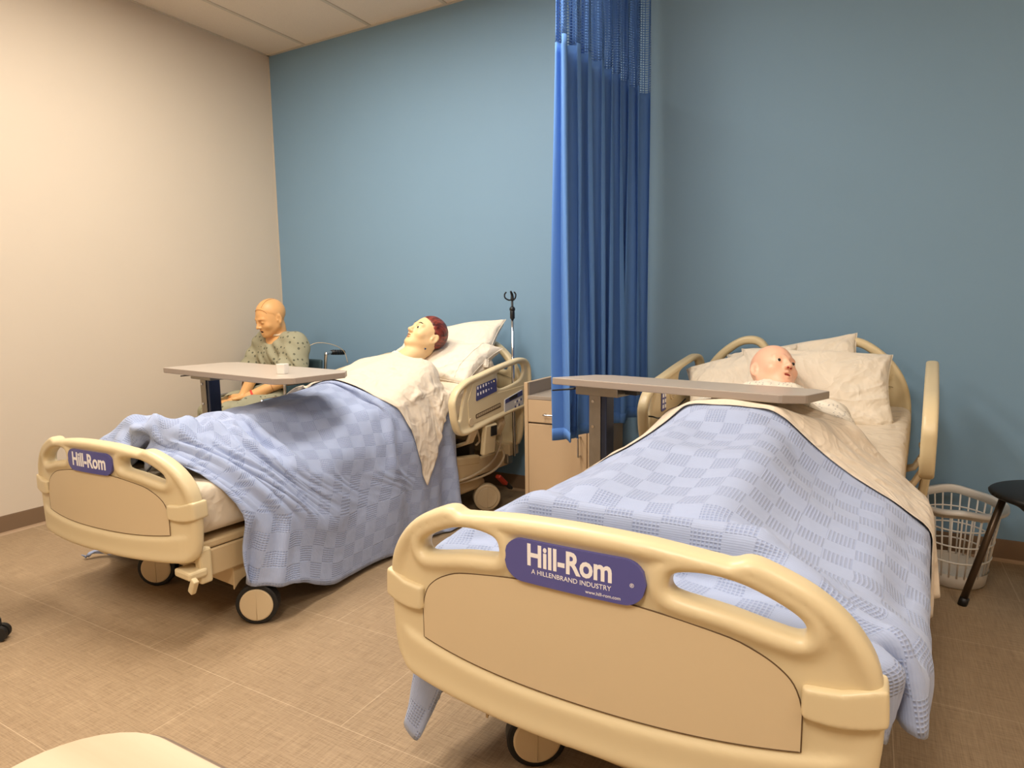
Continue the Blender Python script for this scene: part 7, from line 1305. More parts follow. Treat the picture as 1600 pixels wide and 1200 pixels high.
0,1,0,0,0,0,1,0,1,-1,1,-1,1,-1,0,0,1,-1,1,0,0,0,0,0,1,0,0,0,1,0,1,-1,0,-1,0,0,0,0,31,-1,-2,2,2,1,2,0,0,0,1,0,0,-1,0,0,0,-1,1,0,0,0,0,1,0,0,0,0,0,0,1,0,0,0,1,-1,0,0,1,0,0,0,0,0,0,0,0,1,-1,0,1,0,0,0,0,-2,1,-1,-1,1,-3,0,0,31,2,-2,1,1,1,0,1,0,0,0,0,0,1,-1,0,-1,2,-1,0,0,0,1,0,0,0,0,0,1,0,0,0,0,0,0,1,0,0,0,-1,0,0,1,0,0,-1,1,-2,1,2,0,-1,2,0,-2,1,-1,0,-2,-2,1,-2,0,26,-6,8,3,1,2,1,-1,1,0,0,0,1,-1,0,0,1,-1,1,0,0,0,0,0,0,0,0,0,1,0,0,0,0,0,0,0,0,-1,1,0,0,-1,1,-1,0,1,-1,3,-1,-7,2,3,3,1,2,-3,-1,-1,1,0,-1,1,-2,21,11,1,-1,2,1,-1,1,-1,1,0,0,0,1,0,0,-2,1,1,0,0,0,0,0,0,1,0,0,-1,0,0,0,1,0,0,0,0,0,0,0,0,1,-1,1,0,0,1,-6,2,1,-1,2,-10,2,4,4,1,1,0,0,0,0,1,34,0,-2,2,0,0,1,-1,1,0,0,1,0,0,-1,0,0,0,0,0,0,1,-1,1,0,-1,0,0,0,1,0,1,0,1,1,-1,-1,1,-1,-1,1,-1,0,-2,1,-4,-2,3,-4,6,-4,-3,1,1,0,2,5,3,0,0,1,0,0,34,0,0,-2,1,1,0,1,0,0,0,0,0,0,1,-1,1,-1,0,-1,1,-1,1,-1,1,0,1,0,1,-1,1,-1,0,0,0,-1,-1,-4,0,0,-2,-2,1,-3,-2,-1,-1,
7,2,-3,1,2,1,-1,2,-3,1,0,-1,1,2,3,2,34,0,-3,3,0,1,0,0,0,0,0,0,0,1,-1,0,0,1,-2,1,0,0,1,0,0,0,-1,-1,-1,-1,-2,1,-3,1,-3,0,-1,4,-6,-1,-1,1,-4,3,-1,7,6,-7,4,-3,3,1,0,-1,0,-1,-2,1,-1,-3,0,-2,-1,19,4,5,2,2,2,0,0,1,0,0,0,0,0,0,0,1,-1,0,0,-3,1,-3,0,-2,0,-3,2,-3,2,-1,1,3,0,-3,2,-1,-1,3,2,-2,-1,2,1,1,-2,-1,1,-1,3,0,-1,0,0,0,-2,-1,1,0,0,-3,1,-2,30,1,1,0,2,0,1,0,-1,0,1,1,0,-1,-1,-6,3,-1,-2,0,-1,-1,0,1,-2,0,3,-2,3,-2,2,1,-1,-1,0,1,1,-2,2,-2,2,3,-2,1,0,1,-3,3,-2,2,0,0,-1,-2,1,2,-5,1,1,3,-3,-1,1,32,-1,2,0,0,0,1,0,0,0,1,0,0,-1,-1,-1,-4,2,-2,1,0,-1,2,-2,1,0,0,1,-1,2,-1,0,0,-1,1,0,0,1,0,0,2,-2,3,-1,1,-1,2,-2,2,-2,0,-1,1,-1,-3,5,-3,-2,1,2,1,-2,1,33,0,0,0,0,-1,1,1,1,-1,2,4,-2,-4,-7,8,-3,-3,3,-3,3,-1,0,-1,2,0,0,0,1,-1,0,0,-2,1,1,-1,1,2,-2,3,-2,2,-1,1,1,-1,0,0,0,-1,2,-5,2,2,-4,1,2,-4,1,2,1,-1,0,33,0,0,1,0,0,-5,-1,0,4,1,-10,5,-4,6,-1,0,3,0,0,0,0,1,0,1,-1,-1,1,0,1,0,-3,4,-3,2,-1,2,-2,3,-1,2,-1,1,-1,0,2,-3,1,0,0,-2,0,3,-1,-2,-2,4,-6,0,-4,5,2,-2,33,1,-1,-1,-2,1,
3,0,1,-1,-2,-3,1,1,2,-2,1,-2,1,1,1,0,0,1,0,0,1,0,0,-1,1,0,-1,1,1,0,0,1,-1,1,0,0,1,0,0,0,0,-1,-4,-1,-2,0,1,-4,3,-5,0,5,3,-3,-1,0,0,34,-1,0,0,1,-1,0,1,0,-1,-3,-1,2,0,1,0,1,0,1,0,-1,1,-1,2,-1,1,0,0,0,1,0,1,-1,1,0,0,-1,0,1,-1,-2,3,-10,3,1,-4,2,-3,5,-1,0,0,-1,1,1,0,-2,1,-1,3,-2,0,1,33,0,1,0,0,-4,1,-4,6,-2,-3,0,3,3,0,-4,1,4,1,0,-2,1,2,-1,0,0,1,-1,0,-1,0,-1,-1,0,-1,-6,-1,-2,-2,0,3,-6,12,-2,-4,4,-2,7,-5,2,0,2,0,3,-1,3,1,0,-3,-1,-1,-1,-1,34,0,-1,1,-1,-2,-10,11,4,-9,-6,6,5,3,-2,-2,1,3,2,-2,-1,1,-1,-1,-2,0,-3,2,-8,1,-1,2,-1,0,-2,5,1,1,1,-2,-2,4,-2,1,4,1,3,-5,1,-1,-2,-1,-5,-9,-4,-4,-3,1,-4,-1,-2,0,-2,29,1,7,1,-11,-9,4,12,-1,-6,-4,5,4,3,-3,0,0,-3,-3,-2,5,-6,-6,-2,2,3,-1,-2,11,2,-1,-1,2,-1,1,2,1,1,0,2,0,-2,-2,-3,-7,-10,-6,-3,2,-7,1,-3,2,3,1,-2,3,-6,3,1,0,0,-1,27,3,7,1,-12,-5,5,5,3,-2,-4,2,-4,1,-1,0,-3,-5,-2,3,-4,4,5,2,1,-1,5,2,0,-2,3,-3,-3,-1,-1,-4,-8,-3,-3,-3,-2,-2,-2,-4,3,2,2,-1,-2,1,1,-1,0,0,0,2,-2,1,2,-4,2,-2,1,25,0,9,-3,3,-10,7,-5,-1,2,-1,-1,-5,7,-2,3,2,1,2,2,0,0,0,2,-1,-3,-3,-6,
-11,-6,-1,-6,2,-4,-1,-1,8,-3,2,-1,0,-2,1,1,-1,0,0,-1,0,1,0,2,-6,6,-1,-2,1,0,-1,1,0,-1,0,24,8,-7,-2,-13,5,-2,5,-4,-1,14,2,1,-4,5,3,-2,-2,-3,-6,1,-7,-5,-5,-2,-5,-1,-2,7,-2,0,0,0,0,1,0,-1,1,-1,2,-4,5,-4,3,-5,2,-2,6,-7,6,-4,2,2,-2,-3,5,-5,5,-2,0,0,0,0,3,-5,-2,4,7,-1,9,-10,7,18,3,-6,-15,-1,-6,2,-6,1,-5,8,-7,3,0,2,-4,4,-4,4,-6,6,-5,6,-5,4,-3,3,-5,5,-4,0,1,-2,4,-2,2,2,-2,-6,6,-4,4,-5,5,-5,6,-2,-1,0,0,-1,0,1,2,7,-6,-2,-7,-5,27,-1,-5,-4,-1,-1,-4,0,1,9,-9,6,-6,3,-3,2,1,-2,0,0,1,2,-5,6,-3,-1,-1,1,-1,2,0,0,0,2,-4,5,-4,0,0,0,-3,3,3,-4,4,-5,6,-7,4,-2,-2,6,-5,3,0,0,-1,1,6,-3,-3,-9,4,19,-12,5,-3,0,-6,5,-1,-4,-3,9,-6,4,2,-6,1,0,5,-4,4,-4,1,0,0,-3,5,-4,1,0,-1,0,0,-1,2,1,-1,1,0,-1,0,0,2,0,-1,-1,3,-6,7,-4,2,-2,2,-1,0,-3,3,3,-5,5,0,-16,-10,28,0,-6,6,-6,-2,5,-5,-1,-3,2,-1,4,0,-1,2,1,0,-3,2,-2,1,-1,3,-3,4,-3,3,-1,-2,1,-2,2,-2,-2,3,-3,2,-1,2,2,1,-3,-2,3,-3,0,3,-2,1,-2,5,-6,6,-3,-1,0,2,1,136,-2,2,5,21,18,18,14,21,20,15,18,19,18,20,21,20,20,21,20,20,21,20,20,20,21,20,20,21,20,20,21,20,20,21,20,20,21,20,21,20,21,20,21,20,20,21,20,20,20,
21,20,20,21,20,20,21,20,20,20,20,20,20,3,2,-4,-3,-1,2,-2,4,-3,-3,3,1,-2,1,1,-1,0,0,0,0,0,-1,1,0,0,0,0,0,0,0,0,-1,1,0,-1,1,0,-1,1,-1,1,-1,0,0,0,0,0,0,0,0,0,-1,1,-1,0,0,0,0,0,1,0,0,0,14,-8,-6,6,-10,0,4,-3,1,-3,2,1,-1,1,-1,0,1,0,-1,1,0,0,-1,1,0,-1,1,0,-1,0,1,0,-1,0,1,-1,0,1,-1,0,0,0,0,0,0,0,0,0,0,0,-1,2,-1,0,0,0,-1,1,0,-1,0,1,0,9,-2,4,-12,-2,0,-1,2,0,0,0,-1,1,0,0,0,0,0,0,0,0,0,0,-1,1,0,-1,0,1,0,-1,0,1,0,-1,1,0,-1,1,0,-1,0,1,-1,0,0,0,0,0,0,0,-1,0,1,0,0,0,-1,1,0,0,-1,0,5,4,1,-4,-7,-5,1,2,0,1,0,0,-1,1,0,0,-1,1,0,-1,0,1,0,0,0,0,0,0,-1,0,1,0,-1,0,1,-1,0,0,0,0,1,0,-1,0,0,1,-1,0,0,0,0,0,0,0,0,0,0,0,-1,0,1,0,0,0,5,-2,8,-7,-8,0,0,1,1,-1,0,2,-1,0,0,0,0,0,0,0,-1,1,0,-1,0,0,1,0,0,-1,0,0,1,-1,0,0,1,-1,0,0,0,0,0,0,0,0,0,0,0,0,0,0,0,0,0,0,0,0,0,-1,0,1,0,3,0,0,6,-10,-3,0,-1,3,0,-3,3,0,0,0,0,0,0,0,0,0,-1,1,0,0,0,-1,0,0,0,0,1,-1,0,0,1,-1,0,1,-1,0,0,0,1,-1,0,0,0,0,0,0,0,-1,0,1,0,0,0,0,0,0,-1,-3,5,2,-1,1,0,-8,0,-1,
1,1,1,-1,1,0,0,0,-1,0,1,0,0,0,-1,1,0,0,0,0,0,0,0,-1,0,1,0,-1,0,1,-1,0,1,0,0,-1,0,0,0,0,0,0,0,0,0,0,-1,0,0,0,0,0,0,1,-9,11,4,1,-3,4,-9,-2,1,-1,0,1,0,0,0,0,0,0,0,-1,1,0,0,0,-1,1,0,0,0,0,0,0,0,0,-1,0,1,0,-1,0,1,-1,0,0,0,0,0,0,0,0,0,0,0,0,0,0,0,0,0,-1,0,0,-1,-13,-1,17,4,3,1,-6,-7,-1,1,-1,1,0,-1,1,0,0,0,0,0,-1,1,0,0,0,-1,0,0,0,0,0,0,0,1,0,0,-1,0,1,0,-1,0,0,0,0,0,0,0,0,0,0,0,0,0,0,0,0,0,0,-2,0,0,0,-14,0,0,14,12,-3,1,-8,-5,0,1,0,0,0,0,0,0,0,0,0,0,-1,1,0,0,0,0,0,0,0,0,0,0,-1,1,0,0,0,-1,0,1,0,-1,1,0,0,0,0,0,-1,0,0,0,0,0,0,0,-1,-4,3,0,0,1,-14,1,-1,0,5,15,11,-8,-10,-2,0,1,0,0,-1,0,1,0,0,0,0,1,-1,0,0,0,0,0,0,1,-1,0,1,0,-1,-1,0,0,1,0,-1,0,1,-1,0,1,0,0,-1,0,0,-1,0,0,0,-2,0,-1,4,0,0,0,-1,-12,-2,1,0,-1,3,11,13,-5,-13,3,0,0,0,0,1,-1,0,0,0,0,-1,0,1,0,0,0,1,0,-1,1,0,-2,0,0,1,0,0,-1,0,0,1,0,0,0,-1,-1,0,1,1,0,-1,-1,0,0,0,-1,2,-1,0,0,0,0,-7,-4,0,-1,-1,0,0,10,-10,14,-1,1,0,0,-1,-2,0,0,0,0,0,1,0,-1,0,0,0,-1,0,0,0,
0,1,0,0,0,0,0,0,0,1,-1,0,0,0,-1,1,-1,-1,0,0,0,0,0,-2,2,0,0,0,0,0,0,0,-9,2,-4,0,-1,1,1,1,14,1,-4,-3,-1,0,0,0,1,0,0,0,0,-1,0,1,-1,0,0,0,0,0,0,0,0,0,0,0,0,0,0,0,-1,0,0,0,0,1,-3,1,0,0,0,0,1,-1,0,-1,1,0,0,0,0,0,-1,-11,1,-1,-1,3,-1,1,-4,18,-2,-3,-1,-1,-1,1,1,-1,0,0,0,1,0,0,-1,1,0,0,0,-1,0,0,0,0,0,0,-1,1,0,0,0,0,0,0,0,-1,0,-1,0,0,0,0,1,-1,-1,1,0,0,-1,1,0,0,-1,1,10,-10,-9,1,0,3,0,6,0,-2,1,0,-2,1,0,0,0,0,-1,0,-1,1,0,0,0,0,0,0,0,1,-1,0,0,0,-1,1,-1,0,0,1,-1,0,0,0,1,0,1,-1,-1,-2,0,1,0,0,1,-2,0,0,0,0,0,0,0,-1,-11,14,-2,1,-2,0,0,0,0,2,0,-2,0,-1,0,0,0,1,0,0,-1,0,0,0,0,0,-1,1,-1,1,0,-1,0,1,0,0,0,0,-1,1,0,0,-1,0,0,2,-1,-3,2,-1,0,0,0,0,-1,0,1,-1,0,0,1,-1,-3,16,-10,4,1,2,-9,-1,-1,0,0,0,0,0,-1,0,0,0,0,0,0,0,0,0,0,0,0,1,-1,0,0,-1,1,0,-1,0,0,0,0,0,0,0,0,1,0,-1,1,1,1,-5,1,-1,1,0,0,0,-2,1,1,0,-1,-1,0,6,-5,8,-2,1,0,5,-15,0,1,1,-1,1,0,-1,0,-1,0,0,0,0,0,0,0,0,0,0,-1,1,0,-1,1,-1,0,1,0,0,0,0,0,-1,0,0,0,-1,1,0,0,4,1,-7,1,0,
0,-2,2,2,-1,-1,-3,1,-2,1,2,3,2,2,-2,0,3,9,-16,-4,1,-1,1,0,0,-2,0,0,0,0,0,0,0,0,0,0,0,0,0,0,1,-1,0,0,0,0,-1,0,0,0,1,0,-1,0,0,0,-1,0,-1,4,6,-9,-1,0,1,2,-1,-2,-1,2,0,1,0,2,7,-2,1,1,0,-5,5,5,-1,-16,3,5,-1,-7,1,0,0,0,0,0,0,0,0,0,-1,0,1,0,-1,0,1,0,0,0,-1,1,0,0,-1,0,0,1,-1,1,0,0,1,-3,-1,1,3,-5,2,3,-2,-1,1,2,0,0,2,1,7,-2,4,0,0,0,2,-1,-1,-8,-3,-5,6,0,0,-1,1,0,0,0,-1,0,0,0,-1,1,0,0,-1,1,0,-1,0,-1,0,2,0,0,0,0,0,0,0,1,-1,-1,1,0,4,-9,-2,3,6,-1,-2,2,0,1,0,1,0,0,-1,4,6,-1,1,0,0,1,-5,-2,-3,1,-1,-8,2,6,0,-3,1,-1,0,1,-1,0,0,1,0,0,-1,1,0,-1,1,1,0,0,0,-1,0,-1,1,0,0,0,0,1,1,-3,-1,-5,5,0,3,-1,0,0,0,1,0,0,0,0,0,0,7,1,1,0,0,0,-1,-10,3,-1,2,-1,-1,-2,1,-2,2,-1,2,-1,0,1,0,0,0,0,0,1,0,-1,1,0,0,-1,0,-2,1,0,1,0,0,0,0,0,0,-1,3,-2,-2,3,-2,0,0,-1,-1,1,2,0,0,0,0,0,0,13,-3,-1,-1,1,0,-3,-5,0,-1,1,0,-1,-1,1,2,-1,0,-1,1,0,0,0,0,0,0,0,-1,0,1,0,-1,0,-1,0,1,0,0,0,0,0,0,-1,1,-1,-1,-1,1,6,-7,2,0,0,1,1,-1,-1,0,0,0,0,0,0,4,3,1,1,-1,0,-4,-4,1,0,0,1,
-2,-1,1,1,0,0,0,0,0,-1,0,0,0,0,0,1,-1,0,0,0,-1,0,0,0,0,0,0,0,0,0,1,-1,0,2,-1,1,-6,7,-2,-1,1,1,0,-1,0,-1,0,0,0,-1,0,9,0,-1,-3,1,0,-4,-1,-1,1,0,0,-1,0,0,0,1,-1,0,0,0,1,0,0,-1,0,0,0,0,-1,0,0,1,0,-1,0,1,-1,0,0,0,0,0,0,0,-2,1,-1,7,-6,3,0,-1,1,0,0,0,0,-2,0,0,0,0,13,-8,1,-2,-2,0,-2,1,0,-1,1,0,-1,-1,0,1,-1,1,0,0,0,-1,0,0,1,0,-1,0,0,1,-1,0,0,0,1,0,-1,1,-1,0,0,-1,0,0,1,1,1,-1,0,8,-2,-2,-4,-2,3,0,-1,1,0,0,-2,1,-1,-8,6,-1,3,1,0,-3,2,1,0,0,0,0,0,-1,0,0,0,-1,0,0,1,0,-1,0,0,0,0,0,0,0,0,-1,2,0,-1,0,0,1,-1,0,1,0,0,-1,1,-1,3,0,0,2,-4,4,0,-5,2,0,0,1,0,1,-1,1,1,-1,0,0,0,0,-2,1,1,0,1,0,0,-1,0,-1,0,-1,1,0,0,0,-1,1,-1,0,0,0,0,0,0,1,0,0,0,2,-1,0,0,1,0,0,0,0,0,0,1,1,0,-8,1,7,1,-1,0,-1,-1,0,2,-1,1,1,1,0,1,0,0,-1,-1,0,1,0,1,0,-1,2,-1,-1,0,-1,1,-1,0,0,-1,1,-1,1,-1,1,0,0,0,1,0,0,1,0,-1,1,0,0,0,0,0,0,0,1,0,0,-6,0,8,0,-1,0,1,-1,0,-1,0,-1,1,0,0,-1,1,-1,1,0,-3,0,3,-2,0,2,-1,1,1,-1,0,-2,0,0,1,0,-1,1,0,1,-1,1,0,0,1,0,0,0,1,-1,
0,0,0,0,-1,0,0,0,0,0,1,-1,-2,5,-1,1,-1,0,0,0,-1,1,1,-1,-1,0,0,1,0,-1,-3,-3,0,3,-1,4,0,0,2,-1,0,3,-1,-4,0,3,0,0,0,1,-1,0,0,1,0,0,0,0,0,0,-1,0,0,0,0,0,0,1,0,0,0,0,0,-1,1,1,0,0,-1,1,-1,0,0,1,-1,1,0,0,0,0,-1,0,-11,5,1,-1,0,0,4,1,-5,2,4,1,1,2,2,-2,-2,0,0,0,-1,1,0,0,0,0,0,0,0,0,0,0,0,1,-1,0,0,0,0,0,0,0,0,0,0,0,1,-1,1,-1,0,0,0,1,-1,1,0,0,0,0,-1,1,0,-7,0,0,0,-1,1,3,4,4,-4,-1,3,0,3,4,-8,2,0,-2,0,1,0,0,0,0,0,0,0,0,-1,0,0,0,0,1,-1,0,0,1,-1,1,0,0,0,0,0,-1,1,-1,1,-1,1,0,0,3,-3,0,1,1,-1,0,-1,0,-6,-1,0,1,0,-5,3,8,-2,-4,1,1,6,0,-13,12,-1,0,1,0,0,0,0,0,0,0,0,0,0,1,0,-1,0,0,0,1,0,0,-1,1,-1,0,0,0,0,0,0,0,0,0,0,1,0,-1,1,0,1,0,0,0,1,-1,0,-5,-2,0,0,0,0,-9,-1,2,20,-2,2,-7,-7,10,0,0,0,1,0,0,0,0,-1,0,0,0,0,0,0,0,2,-1,0,0,0,0,0,0,0,0,0,0,0,-1,0,0,0,0,0,1,-1,0,1,-1,2,-1,-2,1,1,-1,1,0,-5,-2,1,-2,0,4,1,-5,3,2,9,-5,-1,0,3,-1,0,0,0,0,0,-1,0,1,0,0,0,0,0,0,-1,0,1,0,0,-1,0,0,1,0,0,-1,0,0,0,0,-1,0,1,0,-1,1,-1,0,1,0,
0,2,-1,0,1,0,0,-5,0,-1,2,0,-5,0,2,6,0,3,-1,-1,1,0,0,1,-1,0,0,0,1,0,0,0,0,0,0,-1,0,1,0,0,0,0,1,0,0,-1,0,0,-1,-1,-1,1,0,2,0,-1,0,1,-1,1,0,-1,0,1,0,0,0,0,0,0,-3,-2,0,-1,1,-10,5,16,-5,-1,0,1,-2,2,1,-1,0,1,0,0,0,0,0,0,-1,0,0,0,1,0,0,0,0,-1,0,-1,0,0,0,-1,0,2,0,1,0,0,0,-2,1,0,0,1,0,0,1,0,0,0,0,0,0,0,0,-3,-2,0,0,-4,5,9,-1,-5,-2,-1,5,-1,2,-1,2,-1,0,1,-1,0,0,0,-1,1,0,0,-1,-1,0,0,0,0,1,-1,1,0,0,-1,1,0,0,1,0,-1,0,0,2,0,0,0,-1,0,0,0,0,0,0,0,0,0,0,0,-2,-1,-1,-4,4,3,0,-7,9,-4,1,0,2,2,0,1,0,0,-1,1,-1,-1,0,1,0,-1,-1,2,0,0,0,0,0,-1,1,0,-1,0,1,0,0,0,-1,0,1,0,0,0,0,-1,0,1,0,0,0,0,0,0,0,0,-1,0,0,-1,1,0,6,-5,0,-2,4,-1,-3,-1,0,4,0,0,-1,0,0,-1,0,1,1,0,-1,0,1,1,-2,1,0,0,0,0,0,0,0,0,0,0,0,0,-1,1,0,0,0,0,0,-1,1,0,0,-1,0,0,0,0,0,0,0,1,0,0,2,5,-1,3,-5,-4,-1,2,0,3,-6,0,2,0,-2,2,1,1,1,-1,1,-1,0,1,-1,0,0,1,-1,0,0,-1,0,1,0,0,0,-1,0,0,0,1,0,0,0,0,-1,0,1,0,-1,0,1,0,0,0,0,0,0,0,0,-1,0,22,-19,2,-1,-3,13,-3,-25,1,-1,11,0,-1,3,4,
0,0,0,0,0,-1,0,0,0,0,0,0,0,0,0,-1,1,0,-1,0,0,0,1,0,0,0,-1,0,0,0,0,1,-1,0,0,1,0,0,0,-1,0,0,0,0,0,0,1,0,-10,20,3,-3,12,0,-13,-17,-7,12,2,1,3,-1,-2,2,-1,0,0,0,0,0,0,0,0,0,0,0,0,0,1,0,-1,1,0,-1,1,0,-1,0,0,1,0,0,-1,0,0,1,0,0,0,-1,0,0,1,0,0,-1,0,0,0,0,0,4,4,2,3,-9,6,-12,-4,5,0,1,-1,1,0,2,-2,1,-1,1,0,0,1,-1,0,1,-1,0,0,0,0,0,0,1,-1,0,1,0,-1,1,0,-1,0,0,0,1,0,0,0,-1,0,0,1,0,-1,0,0,0,1,0,0,0,-1,0,6,1,3,-1,8,-16,-9,4,3,0,0,0,-1,2,0,1,-1,1,-1,1,0,0,0,0,0,1,-1,0,1,0,-1,0,0,1,0,-1,0,1,0,-1,1,0,0,0,0,0,-1,0,1,0,0,-1,0,1,0,0,0,0,0,-1,0,0,0,7,-1,5,-8,7,-18,-1,6,3,-1,1,0,0,0,0,0,1,0,0,0,0,-1,1,0,0,0,0,0,0,0,1,0,-1,0,0,1,-1,0,0,1,0,0,0,-1,0,0,1,0,0,0,-1,1,0,0,0,0,0,0,0,0,-1,1,-1,95,11,10,11,4,3,4,2,2,2,1,1,0,1,1,1,2,1,2,2,1,2,3,2,2,3,3,2,4,3,4,4,3,3,3,1,2,1,0,1,1,1,2,2,3,4,4,4,5,4,4,4,3,2,2,2,2,2,1,3,2,2,3,31,0,0,0,1,2,0,0,0,0,1,0,1,0,1,0,0,1,-1,0,1,0,-1,0,0,-1,0,1,0,1,-1,0,0,0,-1,1,-1,
0,1,-1,0,0,0,0,0,0,0,1,-1,1,0,0,0,1,0,1,0,0,1,-1,1,1,0,30,0,1,-2,5,-1,0,0,1,0,0,1,0,1,0,1,0,0,0,0,0,0,0,0,0,1,0,0,-1,0,1,0,0,0,0,-1,0,0,0,0,0,0,-1,1,0,-1,1,-1,1,0,-1,0,1,0,1,-1,1,0,0,1,0,0,0,30,0,0,1,-1,2,1,0,1,0,0,1,0,0,0,1,0,1,1,-1,0,0,0,0,1,-1,0,0,1,0,0,0,0,0,0,0,0,0,-1,0,0,0,1,-1,0,1,-1,0,0,-1,1,0,0,0,0,1,-1,1,1,0,0,0,1,31,-1,-1,2,0,1,0,2,-1,1,0,0,1,0,1,0,0,0,0,1,0,0,0,0,0,0,0,1,0,0,0,0,0,0,0,1,0,-1,0,1,-1,0,0,0,0,0,0,0,-1,1,0,0,-1,0,0,0,1,0,0,0,1,0,0,31,0,0,-2,2,2,0,-1,2,-1,1,0,0,1,0,0,1,-1,1,0,0,0,0,1,-1,1,0,0,0,1,0,0,1,0,0,-1,0,1,0,0,0,0,0,0,0,0,0,0,0,-1,0,0,0,0,0,0,0,0,1,0,0,0,-1,31,0,0,0,-1,2,1,0,0,1,0,-1,2,0,0,0,0,1,0,0,0,0,1,-1,0,0,1,0,0,0,1,0,0,0,0,1,0,0,0,0,0,0,0,1,0,-1,0,0,0,0,0,0,0,0,0,0,0,1,-1,1,-1,0,1,32,-1,0,0,0,-1,3,1,-1,0,1,0,0,1,0,0,0,0,0,0,1,0,-1,0,1,0,0,1,0,0,0,0,0,1,0,0,0,0,1,-1,1,1,0,-1,1,0,0,0,0,0,0,-1,1,0,0,0,1,-1,0,
0,0,1,-1,31,0,0,0,0,0,1,1,1,0,0,1,0,-1,1,0,1,0,-1,1,-1,0,0,1,0,0,0,0,0,0,0,1,0,-1,1,0,1,0,0,1,0,0,0,1,0,0,0,0,0,0,0,1,-1,0,0,1,-1,2,0,-2,-1,-1,0,30,1,0,-1,0,0,1,2,1,0,0,1,-1,1,0,1,-1,0,1,-1,0,1,0,-1,0,0,0,0,1,0,0,0,0,1,-1,1,0,0,1,0,0,0,1,1,0,1,0,0,-2,-1,-2,-2,-4,-4,-1,0,3,-7,1,-9,2,-3,-1,30,0,0,1,-2,0,1,3,1,0,1,-1,2,0,0,-1,1,0,-1,1,0,-1,0,1,-1,1,0,0,-1,1,0,0,0,-1,1,-2,0,0,-1,0,0,-2,-5,-4,-4,-2,-3,-3,-1,5,0,3,2,4,3,-2,-3,8,-14,9,-1,2,0,31,0,-1,0,2,-1,-4,3,3,2,-1,2,-1,0,0,1,0,0,0,-1,1,0,1,0,1,-1,-2,-2,0,-5,-9,-8,-4,-3,0,2,1,2,0,-1,-3,4,6,4,2,0,2,2,-1,-1,3,-5,3,-2,-3,7,-1,-10,12,-1,-1,-1,1,32,-1,0,-1,-1,0,3,-4,2,6,0,0,0,0,-1,-1,-2,-2,-4,-3,-4,-1,-2,-3,-3,-3,1,0,-1,0,6,6,0,4,0,-3,1,-1,2,2,5,-1,-2,-1,0,1,-1,0,2,-5,-3,7,-8,1,-1,1,-5,3,3,-1,3,1,1,31,0,0,0,-1,1,-1,1,-3,-8,-2,-7,-2,0,4,-7,-3,-1,2,5,5,2,3,1,3,1,0,-1,0,1,1,0,3,1,-1,2,-3,0,-1,-1,-2,-2,-1,-1,-3,3,2,-5,2,-2,1,1,2,4,-4,-3,0,5,0,2,0,1,0,25,1,1,2,2,-2,-1,-4,2,-3,-7,11,-5,-2,-2,3,3,1,
2,1,-3,0,-1,1,-1,2,-1,0,-1,0,-2,-1,-2,-5,0,-2,-1,-1,-2,2,-2,1,1,2,1,0,7,0,-4,5,-2,0,2,2,-1,-2,4,3,-3,4,-4,2,1,29,3,0,0,-1,1,-7,6,-13,9,-3,0,-1,2,-2,2,1,0,0,-4,1,-3,-2,-1,-2,-2,0,-3,2,-4,3,-4,2,-1,2,-2,1,1,1,-2,6,-2,2,-4,7,-4,2,8,-2,-4,2,0,1,2,1,3,-1,-1,4,-4,2,2,0,18,4,8,0,0,-5,4,-13,3,2,1,1,-5,0,-6,2,-3,-2,1,-4,0,3,-1,-2,4,-1,2,0,-1,3,0,0,1,-1,0,0,1,0,0,1,-1,0,1,1,0,0,-2,1,11,-3,-1,-1,2,0,2,2,2,0,-4,4,2,0,0,20,2,-8,3,-1,4,-7,2,2,1,1,0,-1,-3,-2,-2,-1,2,-4,2,1,-3,3,1,-1,1,-2,6,-3,2,-2,7,-6,6,-6,4,-1,1,-1,0,0,2,-3,4,-5,4,-6,3,5,5,-2,-2,1,0,3,1,2,-1,4,-1,0,-4,-6,3,-1,8,-6,-3,-4,18,6,-5,1,1,1,-1,-1,-1,-1,-2,-1,0,3,-3,2,-3,3,-2,4,0,-3,5,-2,0,2,3,-1,1,-1,2,-2,0,2,-1,-1,2,-2,1,0,-2,-5,-1,11,2,-2,0,0,3,1,5,-1,-5,-8,-8,-7,-6,6,2,-5,2,-5,0,-4,13,8,-2,2,1,1,0,-1,-2,-1,-2,3,-2,1,0,3,-2,1,0,-1,3,-4,6,2,-6,6,-2,2,2,-4,1,3,-3,1,0,2,-1,0,0,0,0,-10,-2,13,1,-1,-1,4,-3,-7,-5,-8,-5,0,-5,2,8,-1,-3,-5,8,-5,-2,-5,14,4,4,1,2,-1,-1,-5,2,5,-4,1,2,-2,0,1,0,0,1,0,1,-1,-1,6,-5,6,-1,0,1,-1,2,0,
